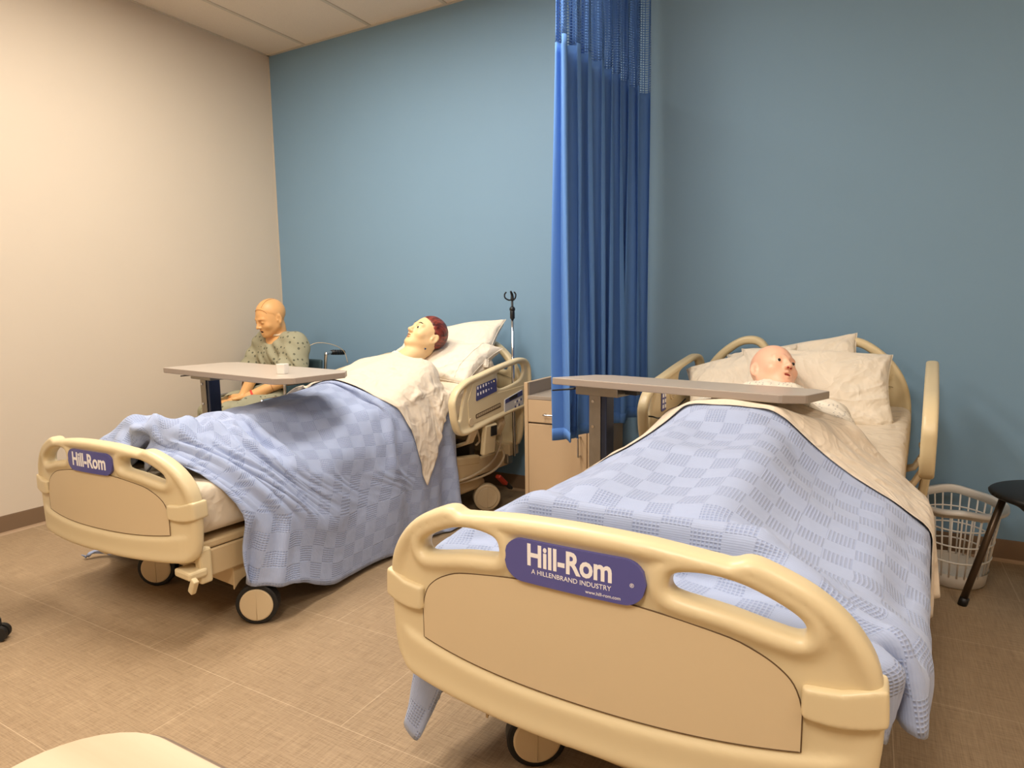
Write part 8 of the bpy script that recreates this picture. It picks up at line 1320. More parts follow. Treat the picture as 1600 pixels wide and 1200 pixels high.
0,2,-2,1,3,-4,5,-4,1,-7,-11,13,3,2,-2,-9,-8,-6,0,3,2,2,3,8,-4,2,-4,-7,7,5,-6,-1,1,19,-2,7,-5,-6,7,-2,-1,1,1,0,0,-2,3,0,1,-1,1,0,0,0,-2,5,-3,5,-1,1,3,-5,2,0,1,-1,1,-3,-1,-1,-2,6,-5,-2,-1,9,-2,-9,-10,0,2,5,1,0,7,3,6,1,-9,4,-2,-1,-3,3,0,4,3,7,7,-1,-2,0,3,-1,3,-2,2,0,3,-1,2,-3,3,-2,1,-2,1,-2,0,3,-2,-1,-1,-3,2,-2,-1,-2,0,-3,-1,5,-6,-1,-8,17,5,-5,-13,-5,1,11,-1,7,-1,6,2,0,0,10,-8,2,-7,5,-6,0,4,1,0,-3,-1,-9,1,23,-6,13,2,-1,2,-5,4,-2,-1,-1,0,-2,-1,0,-2,-1,-1,-1,-2,0,-1,-1,-4,1,-1,-1,-1,-2,1,-2,-5,8,0,12,-4,3,-10,1,4,4,1,5,-2,5,-5,1,-1,0,7,-6,-2,4,-5,0,0,5,-2,0,0,0,-4,-3,2,18,-6,0,-1,-3,0,-2,0,-1,-2,-1,-1,0,-3,1,-2,3,-3,4,-2,-3,2,0,-1,-3,1,-3,0,-1,3,4,-3,11,1,-4,3,-2,4,2,2,0,2,-1,-4,3,-3,0,-2,0,9,-9,-3,1,1,3,-1,0,0,0,0,-4,-1,-1,-5,4,-2,-1,3,-2,-1,-1,-2,3,-3,3,1,0,1,1,1,2,0,-2,3,-4,4,-5,2,0,1,3,-1,1,3,2,-1,-7,8,-3,1,-2,-2,-1,-1,0,-2,0,-1,-1,-1,-2,6,-13,5,1,1,0,2,-1,0,0,0,-1,-2,-1,-1,-2,-1,-2,3,-4,3,2,-2,3,-4,5,-3,0,2,1,1,0,0,1,-2,2,0,-2,2,1,-3,2,1,2,-2,-3,0,-1,7,-7,1,6,-5,-3,-1,-6,2,-4,-3,1,-4,0,
0,-4,5,9,-9,-1,0,1,-1,1,0,-1,0,-1,-1,-1,1,-6,7,-6,4,-1,-2,2,-2,3,0,1,-2,3,0,1,0,0,0,0,-1,3,-2,1,2,-1,1,-1,-1,3,5,-5,3,-14,6,-5,-1,5,0,-6,-2,-2,2,-5,-6,3,-4,-2,16,-18,-7,19,-7,-3,1,0,-1,1,0,0,-2,0,1,-4,6,-7,5,-4,3,-1,2,1,0,-2,1,3,-3,1,0,0,-1,0,3,2,-4,5,-2,3,2,3,-2,2,-2,-7,-1,0,-2,-20,3,3,8,0,2,-2,-6,0,1,2,-6,0,0,-16,25,0,-18,6,3,0,1,0,-1,0,0,0,0,1,1,-2,5,-6,6,-5,4,-3,2,1,0,2,-3,2,-1,-1,1,-1,-3,4,1,2,1,1,-1,0,-4,-1,-2,-3,-3,3,-15,3,2,-5,6,-18,0,6,10,4,-1,3,1,1,1,0,1,-1,-8,11,1,-4,0,1,-1,0,0,0,2,-1,1,1,3,-5,6,-5,4,-2,5,-2,-1,2,0,2,0,-2,1,-4,3,-2,0,-5,1,-6,2,-7,-1,-2,-2,-3,2,-4,-6,3,-4,14,-4,-12,1,1,0,2,7,7,3,0,5,3,2,0,0,0,3,-6,4,0,-1,1,0,0,0,1,-1,1,3,0,3,-1,5,-3,2,-1,1,0,-1,-3,-2,-3,-1,-3,-2,-4,-2,-3,-1,-3,-2,-3,-1,-1,-3,1,-2,-4,0,-1,12,3,-10,0,2,1,-1,1,-3,1,0,-1,2,3,2,3,-1,1,12,-7,-6,2,0,0,-1,0,0,0,2,-1,1,4,1,2,0,-5,3,-4,-3,-2,-3,-3,-3,-2,-2,-3,-3,0,-3,1,-4,0,-1,3,-5,0,-2,1,-2,1,0,7,7,-9,3,-3,2,2,-1,-1,1,-3,-2,2,-2,-2,-1,-1,-1,1,3,-14,4,8,-2,0,0,1,-1,0,0,3,0,4,-2,-8,-2,-2,-2,-6,
1,-5,-1,-3,0,-3,0,-1,1,-1,3,1,-1,-2,1,0,-1,2,2,-2,-1,1,2,0,-1,0,-2,1,2,0,-1,0,-2,0,-1,-2,1,0,-1,-3,1,-1,0,-12,14,-4,1,4,-3,1,1,0,-1,-2,4,2,-4,-22,4,-3,-3,1,-1,-2,0,1,-2,0,3,-2,2,-2,3,-1,0,-1,-1,2,-1,-1,4,-4,3,3,-3,1,1,-1,-2,4,-5,3,0,0,-2,-1,0,3,-7,1,1,4,-3,-2,0,1,-2,-1,-2,8,-2,-1,0,-1,1,0,-1,3,3,-15,-6,-5,2,-4,1,0,-2,3,-4,3,-1,0,2,-2,3,-2,1,-1,-2,0,1,0,0,0,2,0,-2,4,-2,2,0,0,-3,5,-5,1,-1,-1,-2,-3,6,-3,-4,3,2,0,-1,0,-3,3,1,3,-8,11,-3,-2,0,1,1,-2,0,-5,-17,15,-8,-6,3,-4,4,-2,1,-1,0,1,-1,0,0,0,-1,1,-2,0,0,-1,2,4,-4,4,-2,3,-2,2,2,-4,0,1,0,-3,2,-8,4,3,-6,1,1,-3,-1,2,4,-4,1,-6,8,-3,-3,6,-1,7,1,-1,-17,-1,-18,4,-3,9,-1,-1,3,1,1,0,0,0,-1,3,-4,1,1,0,0,1,-6,7,-6,6,-4,5,-5,4,-3,6,-3,4,-3,-1,7,-8,0,0,-1,-4,-1,5,0,-5,-4,10,-6,2,-5,2,5,-2,-3,2,-3,11,3,-7,-1,0,-1,-5,-9,-6,1,1,4,-3,0,0,-1,2,1,1,0,1,0,-1,2,0,0,-1,-1,0,-2,3,3,-2,-2,6,-1,4,0,-1,1,-1,2,-4,-3,0,-10,4,0,0,-1,-8,7,-7,-4,4,1,-5,1,0,0,-4,1,3,-5,-1,9,0,0,-8,-3,-9,-3,3,0,4,-2,3,-4,5,-2,1,1,-2,3,-2,5,-2,-1,1,2,1,1,-3,2,-3,3,0,-2,1,-3,-5,9,-10,
4,-5,-7,8,-6,7,-5,-4,-1,-2,1,1,1,-4,1,-2,4,-2,0,1,-4,1,2,3,-2,6,-3,-19,3,-2,-5,2,0,0,4,1,2,4,-3,5,-3,2,3,0,0,-1,0,-1,-2,-4,-1,-2,-3,1,0,-2,-2,-2,-3,1,2,-10,9,-2,-4,5,-4,10,-8,2,0,3,2,6,-2,1,2,0,-1,-1,-1,-1,-1,-4,1,4,-6,9,-2,-21,0,0,-2,-1,5,-2,2,3,4,3,-1,1,-1,1,-1,-3,-3,-3,-2,-2,3,-4,1,-3,3,1,-1,-6,2,2,0,3,-4,-2,3,-3,1,9,3,1,-9,2,0,-1,-2,-5,-5,-3,-1,-2,-1,-1,0,-1,0,1,-4,2,-2,13,-15,-3,-3,4,-15,-1,5,5,-4,0,0,6,-1,-8,-3,-1,5,-2,-3,0,0,5,-4,-5,8,2,0,-1,1,-2,3,4,2,2,0,2,1,-1,-4,-4,-10,-6,-3,-1,-1,0,-1,1,-1,0,-1,0,1,-1,0,0,0,0,-1,-3,-2,1,-11,4,-1,-3,-3,8,-4,-1,1,-10,29,-9,-13,-5,2,0,-5,-6,2,3,2,2,-2,8,7,-1,-4,2,-3,-3,-1,0,-6,-4,-2,-2,-1,-2,-2,1,-1,1,0,1,-1,1,-1,0,0,0,0,0,-1,0,0,0,-1,0,0,0,-5,-5,-4,-3,16,-14,5,15,-4,-5,-17,-1,12,-10,-7,4,2,5,4,8,2,0,1,-1,0,-4,-7,-11,-6,-3,-1,-3,1,0,-1,1,-1,0,0,0,0,0,-1,1,0,-1,0,1,-1,1,0,0,0,-1,0,1,-1,0,0,-1,1,0,-1,-2,-7,-1,2,-20,6,13,-11,-10,0,6,1,3,-6,7,3,-1,0,-1,-7,-2,-2,-3,-1,-3,-2,1,0,0,0,0,0,0,0,0,0,0,0,-1,0,0,0,0,0,0,1,-1,1,0,-1,1,-1,1,0,0,-1,0,0,-1,1,-1,0,1,-24,-4,
-4,-1,7,-1,-3,-4,4,12,6,-4,-14,-6,-1,1,-1,0,-1,2,-1,0,0,0,-1,1,-1,1,0,0,-1,1,-1,0,0,0,0,-1,0,0,-1,1,0,0,0,0,1,-1,1,0,0,0,-1,1,-1,0,0,0,1,-1,1,-1,0,-34,1,2,0,0,2,-4,-2,0,-1,0,-1,0,0,2,-2,0,0,0,0,0,0,0,-1,1,0,0,-1,0,0,1,-1,1,-1,0,-1,0,0,0,0,0,-1,0,0,0,1,0,0,0,1,-1,0,1,-2,1,0,0,0,-1,1,-1,0,0,-33,0,0,1,3,-3,-1,-1,-1,-1,0,0,-1,1,-1,1,0,0,0,-1,0,0,0,0,0,-1,0,1,0,-1,0,0,-1,1,0,0,-1,0,0,-1,0,0,0,0,1,-1,0,1,-1,0,0,1,-1,1,0,-1,0,0,0,0,0,0,0,-32,-1,4,7,-8,-2,-1,-1,-1,0,0,0,0,0,-1,0,0,0,-1,1,-1,0,0,0,-1,1,-1,0,0,1,-1,1,0,-1,-1,0,0,0,-1,0,0,0,0,0,-1,1,0,0,0,0,0,0,0,-1,0,1,-1,0,1,-1,0,1,-1,
],
'LS': [
-483,0,7,-8,-1,-7,-2,0,4,3,1,5,-8,-1,0,13,3,-2,-2,9,-1,3,0,7,-6,2,-5,6,-3,-2,6,-10,6,3,-3,8,7,11,-10,-8,12,3,3,-1,3,-7,-1,-7,5,7,2,3,-25,-4,15,12,-17,9,-18,13,-1,2,3,-4,-4,11,5,-17,11,4,-1,-2,-10,-5,2,2,1,0,0,4,3,-2,1,-8,1,-15,12,4,-5,1,-1,-1,4,7,-21,10,-4,11,6,-9,2,-6,-6,8,7,-2,-8,10,-1,-4,-2,1,2,2,0,0,-2,2,0,-5,9,0,-7,-10,-2,8,12,-7,-6,0,6,0,5,-6,-4,0,11,-2,2,-7,-12,19,4,-4,-8,5,0,6,1,3,0,2,-2,-3,-4,3,6,-14,10,4,-9,-2,-2,12,0,-6,-1,4,10,4,-11,-13,1,8,8,0,-1,-3,-4,10,-2,-10,-1,13,1,1,6,1,-7,3,4,-5,-8,5,0,-6,12,0,-4,5,-5,2,-4,-2,-11,16,2,10,-7,-8,-3,-3,9,0,14,-4,-10,3,1,2,-5,10,1,2,-1,3,-7,4,2,3,-11,9,-6,5,5,-2,-13,2,14,-7,-10,16,-15,2,9,3,-6,-13,8,-1,20,-3,-3,-4,0,-1,6,3,-7,2,-4,1,3,-2,-5,9,1,2,-2,-2,-7,14,-1,-4,-11,9,12,-6,-16,15,-1,-19,14,5,1,2,7,-10,6,-6,-2,0,1,1,7,1,3,-2,0,1,4,-5,-7,7,4,-5,11,-5,-5,7,-1,-5,-4,11,4,1,-2,-2,-1,-18,19,5,2,-8,-2,-5,6,-1,0,3,5,1,-4,3,-2,3,-7,5,-1,5,-11,7,1,5,3,-10,6,2,2,-13,-2,16,0,-18,10,3,4,-1,5,-4,-2,2,-9,4,-2,6,1,-5,2,0,3,-2,0,0,0,5,-8,11,-10,5,-5,7,4,-15,8,11,1,-2,-13,8,-4,-2,7,3,-8,6,4,-1,-3,-5,
2,0,-6,14,-3,-12,7,3,-1,-1,4,-9,-1,7,-3,11,-3,-3,-6,0,10,8,-5,8,-6,0,-14,12,-13,13,3,-2,-9,-4,10,-5,4,-8,10,5,-5,3,-8,-10,1,1,-6,3,0,6,8,-1,-10,12,-1,-3,0,5,-4,6,-15,8,-4,4,1,-1,-7,11,-1,-7,1,-1,4,0,3,-3,0,4,-7,1,-9,1,1,5,-9,14,-5,-3,2,4,-3,5,2,3,-1,-1,-16,13,-7,4,1,-5,12,-3,-14,12,1,-1,-7,5,1,-7,9,0,-11,6,1,1,4,2,2,6,-9,7,5,-2,-1,-1,-5,4,1,-3,-10,17,-4,-1,-1,-1,3,-10,-1,4,-9,12,-1,2,0,-1,2,-7,7,2,-6,2,1,7,0,-4,1,13,-5,-7,3,5,-2,1,-5,-3,-1,9,-5,3,-4,2,3,1,2,0,1,-1,-10,3,4,0,2,-2,-3,0,-1,3,1,-1,12,-1,-1,-1,-6,9,1,-1,-2,1,2,0,1,1,-2,2,-7,1,3,0,2,-1,-4,5,-1,0,-3,1,0,0,0,-2,-1,3,-1,0,0,14,0,-2,3,1,0,0,-1,-2,-1,3,-1,1,-1,-2,-4,5,-2,1,0,2,-2,1,-6,5,-5,5,-1,1,-1,-1,-1,-2,3,0,0,0,13,0,1,3,0,-5,3,-2,-3,3,1,1,-1,-2,1,1,-2,0,0,2,-7,6,1,-2,-1,1,-4,-2,5,0,-1,0,-1,0,1,-1,1,13,0,2,0,-4,4,-2,-2,3,-6,0,6,-5,2,3,-2,-1,1,1,-1,0,-6,1,6,-1,0,-2,2,-1,0,0,0,-1,0,-1,0,0,14,-1,2,-1,-1,2,-3,2,-5,4,2,-3,0,2,-3,-3,3,1,0,0,0,1,-2,-5,4,3,1,-7,2,1,1,-1,-2,0,0,1,1,14,1,3,-8,4,0,1,-6,2,5,-5,2,-2,-2,-2,7,-7,7,-3,-1,3,-3,3,
-3,-2,-2,-1,4,-1,2,-2,2,-3,2,0,0,0,13,2,-1,-1,2,-4,1,-1,5,-4,4,-4,0,-3,2,1,-1,-3,1,4,-4,2,1,2,-7,4,-3,1,0,1,0,2,-3,0,0,0,0,14,0,0,0,1,1,-7,8,0,1,-10,3,0,-1,1,0,1,-1,-4,3,2,0,-5,6,1,-3,-2,1,-1,0,1,-5,4,0,0,0,-1,13,1,0,1,-2,2,2,-3,2,-7,2,1,-1,3,-3,0,2,-5,2,-1,2,-3,2,0,-4,-1,4,-1,1,0,1,-1,2,-2,0,-1,1,13,1,0,1,0,-1,1,-1,-2,-2,2,-1,0,1,-1,-6,7,-2,2,-5,3,-1,2,0,-1,1,0,-2,-1,1,0,0,2,-2,0,-1,1,13,3,-2,0,1,0,-3,5,-9,6,-1,-2,0,-3,7,-3,0,-1,-3,4,-3,0,1,-1,3,-5,5,-2,-2,0,1,0,-2,1,0,1,-1,13,2,-1,2,-2,1,2,-5,-2,2,2,-4,2,4,-8,3,0,1,-1,0,-4,3,2,-3,1,1,-4,3,-2,1,0,0,-2,0,1,0,0,13,1,-1,3,1,-11,7,-5,5,-1,-1,-2,6,-2,-1,3,-5,1,0,0,-1,3,-7,0,5,0,1,-6,-2,4,1,0,-1,0,-1,1,1,13,2,1,1,-6,0,2,0,-1,2,-4,6,0,-7,6,-5,-1,5,-2,-2,1,-2,4,-4,1,3,-4,4,-5,1,-1,1,-1,-1,1,0,0,14,1,3,-5,-5,9,-15,12,1,-4,5,0,-6,6,-1,0,1,-2,-1,-4,5,-2,1,1,-7,2,1,1,-2,-1,-3,7,-4,-1,1,0,0,16,-6,4,-5,7,-9,11,-3,0,1,0,-4,3,0,-2,2,-1,0,1,-1,0,0,-1,-2,2,-4,2,0,-1,-2,0,1,1,-1,-2,-1,2,16,1,-5,2,-4,8,-4,-1,3,0,-3,2,1,-2,1,0,
0,0,-1,1,-2,2,-3,2,-2,0,-1,-1,0,-2,1,2,-1,-1,-3,2,0,16,-3,0,3,1,0,0,-1,0,-2,2,0,-1,1,0,-1,0,-1,1,1,-1,0,-1,-2,1,1,0,-7,6,-5,2,0,0,-3,2,-1,1,17,2,0,-2,-3,1,1,0,-2,3,-2,1,-1,0,0,-1,0,2,-1,0,-1,0,-2,2,0,-1,0,0,-2,0,1,-5,5,-2,0,-1,-1,18,-2,-8,1,7,-8,2,6,-1,0,1,-1,1,-1,-1,1,0,0,0,-1,0,-2,1,1,-1,0,-1,1,1,0,-1,-2,1,0,-1,-1,-1,18,-6,6,-1,-6,6,0,-8,7,0,-1,1,-1,0,0,0,0,0,-1,0,0,0,0,0,-1,0,0,1,-1,-1,0,0,-2,2,-2,0,0,12,3,1,1,0,0,-3,4,-3,1,0,-2,1,0,1,0,-1,-2,1,0,0,0,0,-1,1,0,-2,1,0,-1,1,0,0,-1,0,0,-2,19,0,-9,5,1,-2,3,-4,4,-2,1,-1,1,0,0,-1,0,0,0,-1,0,0,0,-1,0,-1,2,-1,0,0,-1,1,-1,-1,1,-1,1,19,-2,0,-5,6,-2,-2,3,-6,4,-1,2,-1,0,0,0,-1,0,1,-1,0,0,0,-1,0,0,0,0,0,0,0,0,-2,1,-1,1,0,16,1,-2,3,-1,1,-1,-1,0,-5,5,0,-1,0,0,-1,2,-1,-1,1,-1,0,0,-1,-1,1,0,0,-1,1,0,-1,0,0,0,1,-1,11,4,3,-1,-5,0,0,2,0,2,-5,2,3,0,-2,1,-1,2,-2,0,-1,1,-1,0,1,0,-1,1,0,-2,0,0,1,0,0,-1,1,17,-4,3,1,0,-3,2,-3,0,2,1,-4,1,0,2,-1,1,-1,0,0,0,0,0,0,0,-1,1,-2,1,0,0,0,-1,0,0,1,-1,17,0,1,-5,4,-1,-1,-2,2,
-1,-1,2,-5,5,-2,2,-2,1,0,0,0,0,0,-1,0,1,-1,0,-2,1,1,-1,1,0,0,-1,0,18,-1,0,0,-4,4,-4,4,-4,1,-1,2,-1,0,-1,0,2,-3,3,-3,2,0,-1,1,0,1,-2,1,-1,0,0,0,0,0,-1,0,-1,18,-1,0,0,0,0,0,-2,0,-3,3,-4,4,-6,6,-2,-1,3,-2,0,1,-3,3,0,0,-1,1,-1,-1,1,-1,1,0,-1,0,0,0,17,1,-1,1,-1,0,-1,0,0,1,-3,1,0,-1,-4,5,-1,-1,-3,4,-3,4,-1,0,0,-1,0,0,0,0,0,0,-1,0,0,0,0,17,1,-1,-2,0,-2,3,-2,2,-2,1,1,-4,4,-1,-3,3,-1,-1,1,0,0,-1,1,-1,1,-1,0,1,0,-1,0,0,0,0,-1,0,18,-1,0,1,0,0,-1,0,0,-1,0,0,0,-2,1,-1,-1,-2,4,-1,1,0,-1,0,-1,0,0,0,0,0,-1,0,0,0,0,0,0,18,0,0,-1,1,0,0,-1,0,-1,0,-2,2,0,-1,-1,-1,2,0,-1,1,-1,0,-1,1,0,0,0,-1,-1,1,0,0,0,0,-1,0,17,1,-1,-1,1,-2,1,0,-1,0,1,0,0,-1,0,0,-1,1,0,0,0,-1,0,0,0,0,0,-1,0,0,0,0,-1,0,0,0,0,18,0,-1,1,-1,-1,1,-1,0,0,0,0,-1,0,0,0,1,0,-1,0,-1,0,0,0,0,0,0,-1,0,0,0,0,0,0,-1,0,0,19,-1,-1,0,-1,0,0,0,1,0,-2,1,-1,1,0,0,-1,0,0,-1,0,0,1,0,-1,-1,0,0,0,0,0,0,0,-2,1,0,0,17,0,0,0,-2,1,0,0,-1,-1,2,-1,0,1,0,0,-1,0,-1,1,0,-1,0,0,0,0,0,0,-1,0,0,-1,0,0,0,0,0,17,0,
0,-3,3,-1,0,1,-3,2,0,-1,1,-3,2,-1,0,1,0,0,0,0,0,-1,-1,0,0,-1,2,0,-1,-1,1,0,-1,0,0,17,0,0,0,-2,1,0,-2,3,0,-1,0,-1,1,-1,-1,1,0,1,-3,1,-1,1,0,0,-1,0,0,0,0,0,0,-1,0,1,-1,0,18,-1,0,-1,0,0,-1,1,-2,1,0,-1,1,0,-2,2,0,0,-1,1,-1,0,0,0,0,0,0,-1,0,0,-1,0,1,0,-1,0,-1,17,0,0,0,-1,0,0,0,0,-1,0,0,1,-2,0,0,1,0,-1,0,0,0,0,0,0,0,-1,0,1,-3,1,1,0,-1,0,0,0,17,-1,0,0,0,2,-4,3,-2,1,-2,0,1,0,1,-1,0,-1,0,1,0,-1,0,0,0,0,-1,1,-1,1,-1,0,-1,0,0,0,0,16,1,-1,1,0,-2,2,-2,1,-2,2,0,-2,2,-2,1,-2,-1,3,-1,1,0,0,-1,0,-1,0,0,-1,1,0,0,-1,0,0,1,0,16,1,0,-1,1,-1,-1,1,0,1,-3,2,0,-2,2,-1,1,-1,0,0,-1,0,-1,1,-1,1,0,0,0,-1,0,-1,0,0,0,1,-1,15,1,0,1,-1,2,-1,-2,2,-2,2,-2,0,1,-2,2,-1,1,-1,0,-1,0,0,-1,1,0,-1,1,-1,0,0,0,-1,1,0,-1,0,16,1,0,0,1,-2,1,0,-1,0,-1,1,-1,1,1,-2,1,-1,-1,1,-1,1,-1,1,-1,0,0,-1,0,0,0,-1,1,0,0,-1,-1,16,-2,4,0,-1,1,-1,0,-1,0,0,0,1,-1,0,1,-1,-1,0,-1,0,0,1,-1,0,-1,0,0,0,0,0,0,0,0,-1,0,-1,16,3,-2,1,-1,0,-1,0,0,0,1,0,0,0,-1,-2,1,0,-1,1,-1,1,-1,0,-1,0,1,0,-1,0,0,0,
0,0,-1,-1,0,18,-2,2,-1,0,0,0,0,0,0,0,-1,-2,1,0,0,-1,1,0,-1,1,-1,-1,1,0,0,-1,0,1,-1,0,0,0,-1,0,-1,0,16,0,0,0,2,-1,0,0,0,0,-1,0,0,-2,1,1,-1,0,0,0,-1,0,0,-1,1,0,0,0,0,0,0,-1,-1,0,0,0,0,17,0,-4,5,-2,-1,2,-1,1,0,-2,1,0,0,-1,0,0,0,0,-1,1,-1,0,0,1,-1,0,0,-1,0,-1,0,1,0,-1,0,0,15,-1,0,0,1,1,-1,1,-1,-2,3,0,0,-1,2,-1,0,-1,0,-1,0,1,-1,1,-1,0,0,0,0,-1,0,0,0,-1,0,0,0,11,3,0,-3,2,0,0,0,1,2,-3,-1,2,1,-1,0,1,-1,1,0,0,-1,0,0,0,0,0,-1,0,0,0,0,-1,0,0,-1,0,5,8,2,-3,-3,1,1,0,1,-1,3,1,-1,1,-1,0,-2,3,-1,1,-1,0,1,-1,0,-1,0,-2,2,0,0,0,0,-1,0,0,0,7,-12,5,11,2,-4,-2,2,0,2,-1,-2,1,-1,4,0,1,-2,3,-2,3,-1,0,0,-2,2,-1,1,-1,0,0,0,-1,0,0,0,-1,9,2,-4,-11,2,7,7,-6,0,-1,1,5,0,1,-1,2,1,0,-5,5,-3,2,0,0,1,-1,0,0,0,0,0,-1,1,-1,0,0,0,9,-3,-3,4,0,-6,-4,8,9,0,-2,-4,-1,0,-2,0,4,-3,6,-4,4,0,0,0,2,0,-1,-1,0,-1,0,1,0,0,0,0,0,7,2,-1,0,-7,2,2,-3,-5,10,9,0,-2,1,0,-1,-6,-1,1,2,0,0,0,1,-1,1,2,-1,-1,1,0,-1,0,0,0,-1,-1,7,-3,4,-7,3,0,1,-2,-2,-1,-5,11,9,-2,-4,0,-4,4,-5,2,1,0,3,-1,1,
1,0,1,0,-1,0,1,-1,1,-1,1,0,3,4,-6,1,2,-1,1,0,-1,-2,-3,-6,0,11,10,-3,0,-2,0,0,-3,4,-4,2,1,-1,1,-1,2,1,1,0,0,0,1,-1,-1,7,-6,1,1,2,0,0,0,1,-6,7,-4,-5,-7,0,10,10,-2,-2,-2,3,-5,3,1,-3,5,-3,4,-1,1,-1,0,0,1,-3,4,0,1,2,-1,5,-5,4,0,4,-4,3,-3,3,0,-1,-8,-5,-1,9,7,-3,-3,3,-2,-2,7,-4,2,-5,2,1,2,0,-1,-1,4,-6,7,3,-3,7,-1,0,-1,1,-1,5,-4,1,0,-1,1,2,0,-5,-3,-3,10,0,-3,2,5,-5,-5,1,1,1,0,1,-1,3,0,-3,5,-9,3,1,0,2,1,2,-6,6,-3,5,-5,-1,3,-2,0,-4,3,1,-3,0,-1,11,-2,-3,-7,5,-3,0,1,-1,2,1,0,-1,1,0,3,4,2,2,-1,2,-6,2,0,2,-4,6,0,-5,-2,-1,5,-1,-1,-2,2,-2,-4,9,1,3,-8,4,-1,-2,0,1,-1,1,1,0,-1,-2,2,5,-2,-4,1,6,-3,-1,-3,6,-3,0,-1,1,0,-1,-2,1,0,2,0,2,-5,-5,12,5,-7,-1,-2,4,-6,5,-3,0,2,-2,3,1,-3,0,7,1,-7,6,-4,0,2,-3,2,2,-1,0,-1,-1,2,0,1,0,0,-5,2,-5,9,7,-1,-5,-2,-1,0,-2,2,0,0,2,0,1,3,-5,1,2,-2,2,0,-1,3,-3,1,-1,2,-4,4,1,-1,1,3,-7,11,-1,-6,-1,-3,10,0,-6,0,-1,1,-4,1,3,-3,-1,3,-5,6,-5,5,0,-5,6,-4,3,1,-3,3,-5,4,1,0,0,0,6,-3,-6,9,-3,-7,2,-5,8,4,-4,-3,-1,2,-4,-1,5,0,-2,2,0,4,-5,2,3,-4,4,-1,-2,2,0,0,2,5,-10,
10,-9,7,-1,0,-5,10,-5,-1,1,-8,1,9,-7,2,-4,0,-2,5,-1,3,1,-6,4,2,-5,3,0,2,0,1,1,-5,6,4,-6,2,2,-6,0,6,2,-1,-2,2,-2,-2,6,-4,-9,10,-5,0,-1,9,-12,0,0,0,1,0,-1,5,-2,1,0,-1,-1,-2,10,0,-9,-4,13,-11,5,0,5,-3,-2,-5,9,2,0,-2,-6,0,-2,6,2,-3,-4,0,0,-5,1,7,-1,0,-1,-2,6,-4,-1,6,-1,0,-6,-1,6,0,-2,1,0,1,-5,1,2,-2,2,1,1,4,-2,-8,1,4,5,-7,3,-4,2,2,-1,2,2,-4,6,-2,-4,5,-4,7,-7,-1,1,6,-4,-1,3,-3,3,0,-4,-2,-2,0,1,1,9,1,1,-8,-3,1,5,-3,-4,7,1,0,-7,2,7,-3,-5,3,1,1,-2,-2,0,4,2,-4,0,3,1,-2,3,1,0,-5,-1,1,-1,-2,11,0,-1,-1,-5,-4,3,2,1,-4,2,3,1,-6,-1,3,3,-3,-2,1,-1,1,4,0,-3,2,-4,-1,3,3,-4,5,3,-2,1,-2,1,-4,9,2,-3,3,2,-4,3,-4,5,-7,4,-1,1,3,-2,-1,-3,5,-4,0,2,4,-1,-3,2,1,-5,2,-1,7,-8,7,2,-1,-1,-4,6,-4,10,0,0,0,0,0,3,-4,1,-2,0,3,2,1,-4,3,-2,-4,3,3,0,0,7,-1,-10,1,-6,13,-6,5,-9,7,-1,5,-2,0,5,-1,6,0,-3,3,3,0,1,1,-1,-2,3,-4,-2,4,-3,-1,1,4,-1,2,-5,4,-4,8,0,-4,-15,21,-9,2,-1,3,1,0,-2,-3,2,3,0,9,0,4,-3,-2,-1,1,6,-2,-3,3,-2,1,-4,1,0,6,-2,4,-2,0,-5,-1,-5,3,0,13,-6,-5,1,3,4,-5,0,-2,1,10,-1,0,1004,12,7,11,13,8,13,12,10,9,9,
10,5,15,11,9,-6,14,3,13,8,7,-16,11,8,13,15,13,13,13,14,6,12,4,12,11,11,3,-10,5,2,1,4,-4,0,-6,0,0,-2,11,-2,-2,-10,17,-16,5,-2,0,0,18,5,-1,-7,-5,0,-1,1,-10,6,0,10,-10,3,3,-7,6,2,0,0,0,1,-2,5,-7,2,4,-7,-2,-2,3,0,3,-1,2,-8,5,9,-10,8,9,-7,-1,2,-8,11,-9,2,-4,7,-3,1,-3,4,0,0,-2,-2,0,0,-1,10,2,-9,4,-3,-7,11,-9,13,-4,-2,-1,2,6,-7,1,-2,4,0,-9,8,-8,13,-11,4,5,1,-9,-1,2,0,-1,-1,-2,1,0,5,-3,0,6,-9,1,7,-9,7,2,-5,-3,17,-8,-12,16,-1,-12,7,1,2,-6,6,-7,7,-4,-1,1,6,1,0,-2,0,0,2,-3,2,0,0,0,1,-6,-1,0,6,3,-1,-1,5,-11,0,10,-1,-2,5,-1,-5,-2,6,-9,5,3,2,-1,-3,-5,1,-1,-1,0,-1,1,3,1,-3,3,-5,-3,12,-8,5,0,0,-11,17,-8,9,3,-8,-1,-11,9,-5,0,5,-2,6,-1,-2,0,0,-4,8,1,-1,0,-2,0,2,1,1,1,-3,-5,4,-2,9,-3,4,-12,9,-9,10,-9,1,7,-7,8,-10,2,4,5,-3,4,-2,1,-6,0,7,-7,-1,0,0,0,3,-1,1,-4,1,-5,7,-3,4,5,-5,-2,9,-7,10,-12,5,4,-11,5,-3,4,2,1,-2,3,-3,1,0,-5,0,1,6,-1,-1,0,3,0,-1,0,0,-3,2,0,4,0,-1,7,-8,3,4,-8,6,3,-11,9,-6,3,8,2,-1,-7,1,-4,-2,1,4,4,-5,0,0,0,0,1,0,2,-4,0,-3,3,2,0,1,-2,2,7,-10,0,7,4,-6,2,1,-2,5,-8,2,2,0,-1,-2,-1,-2,7,-4,7,-10,0,0,1,0,
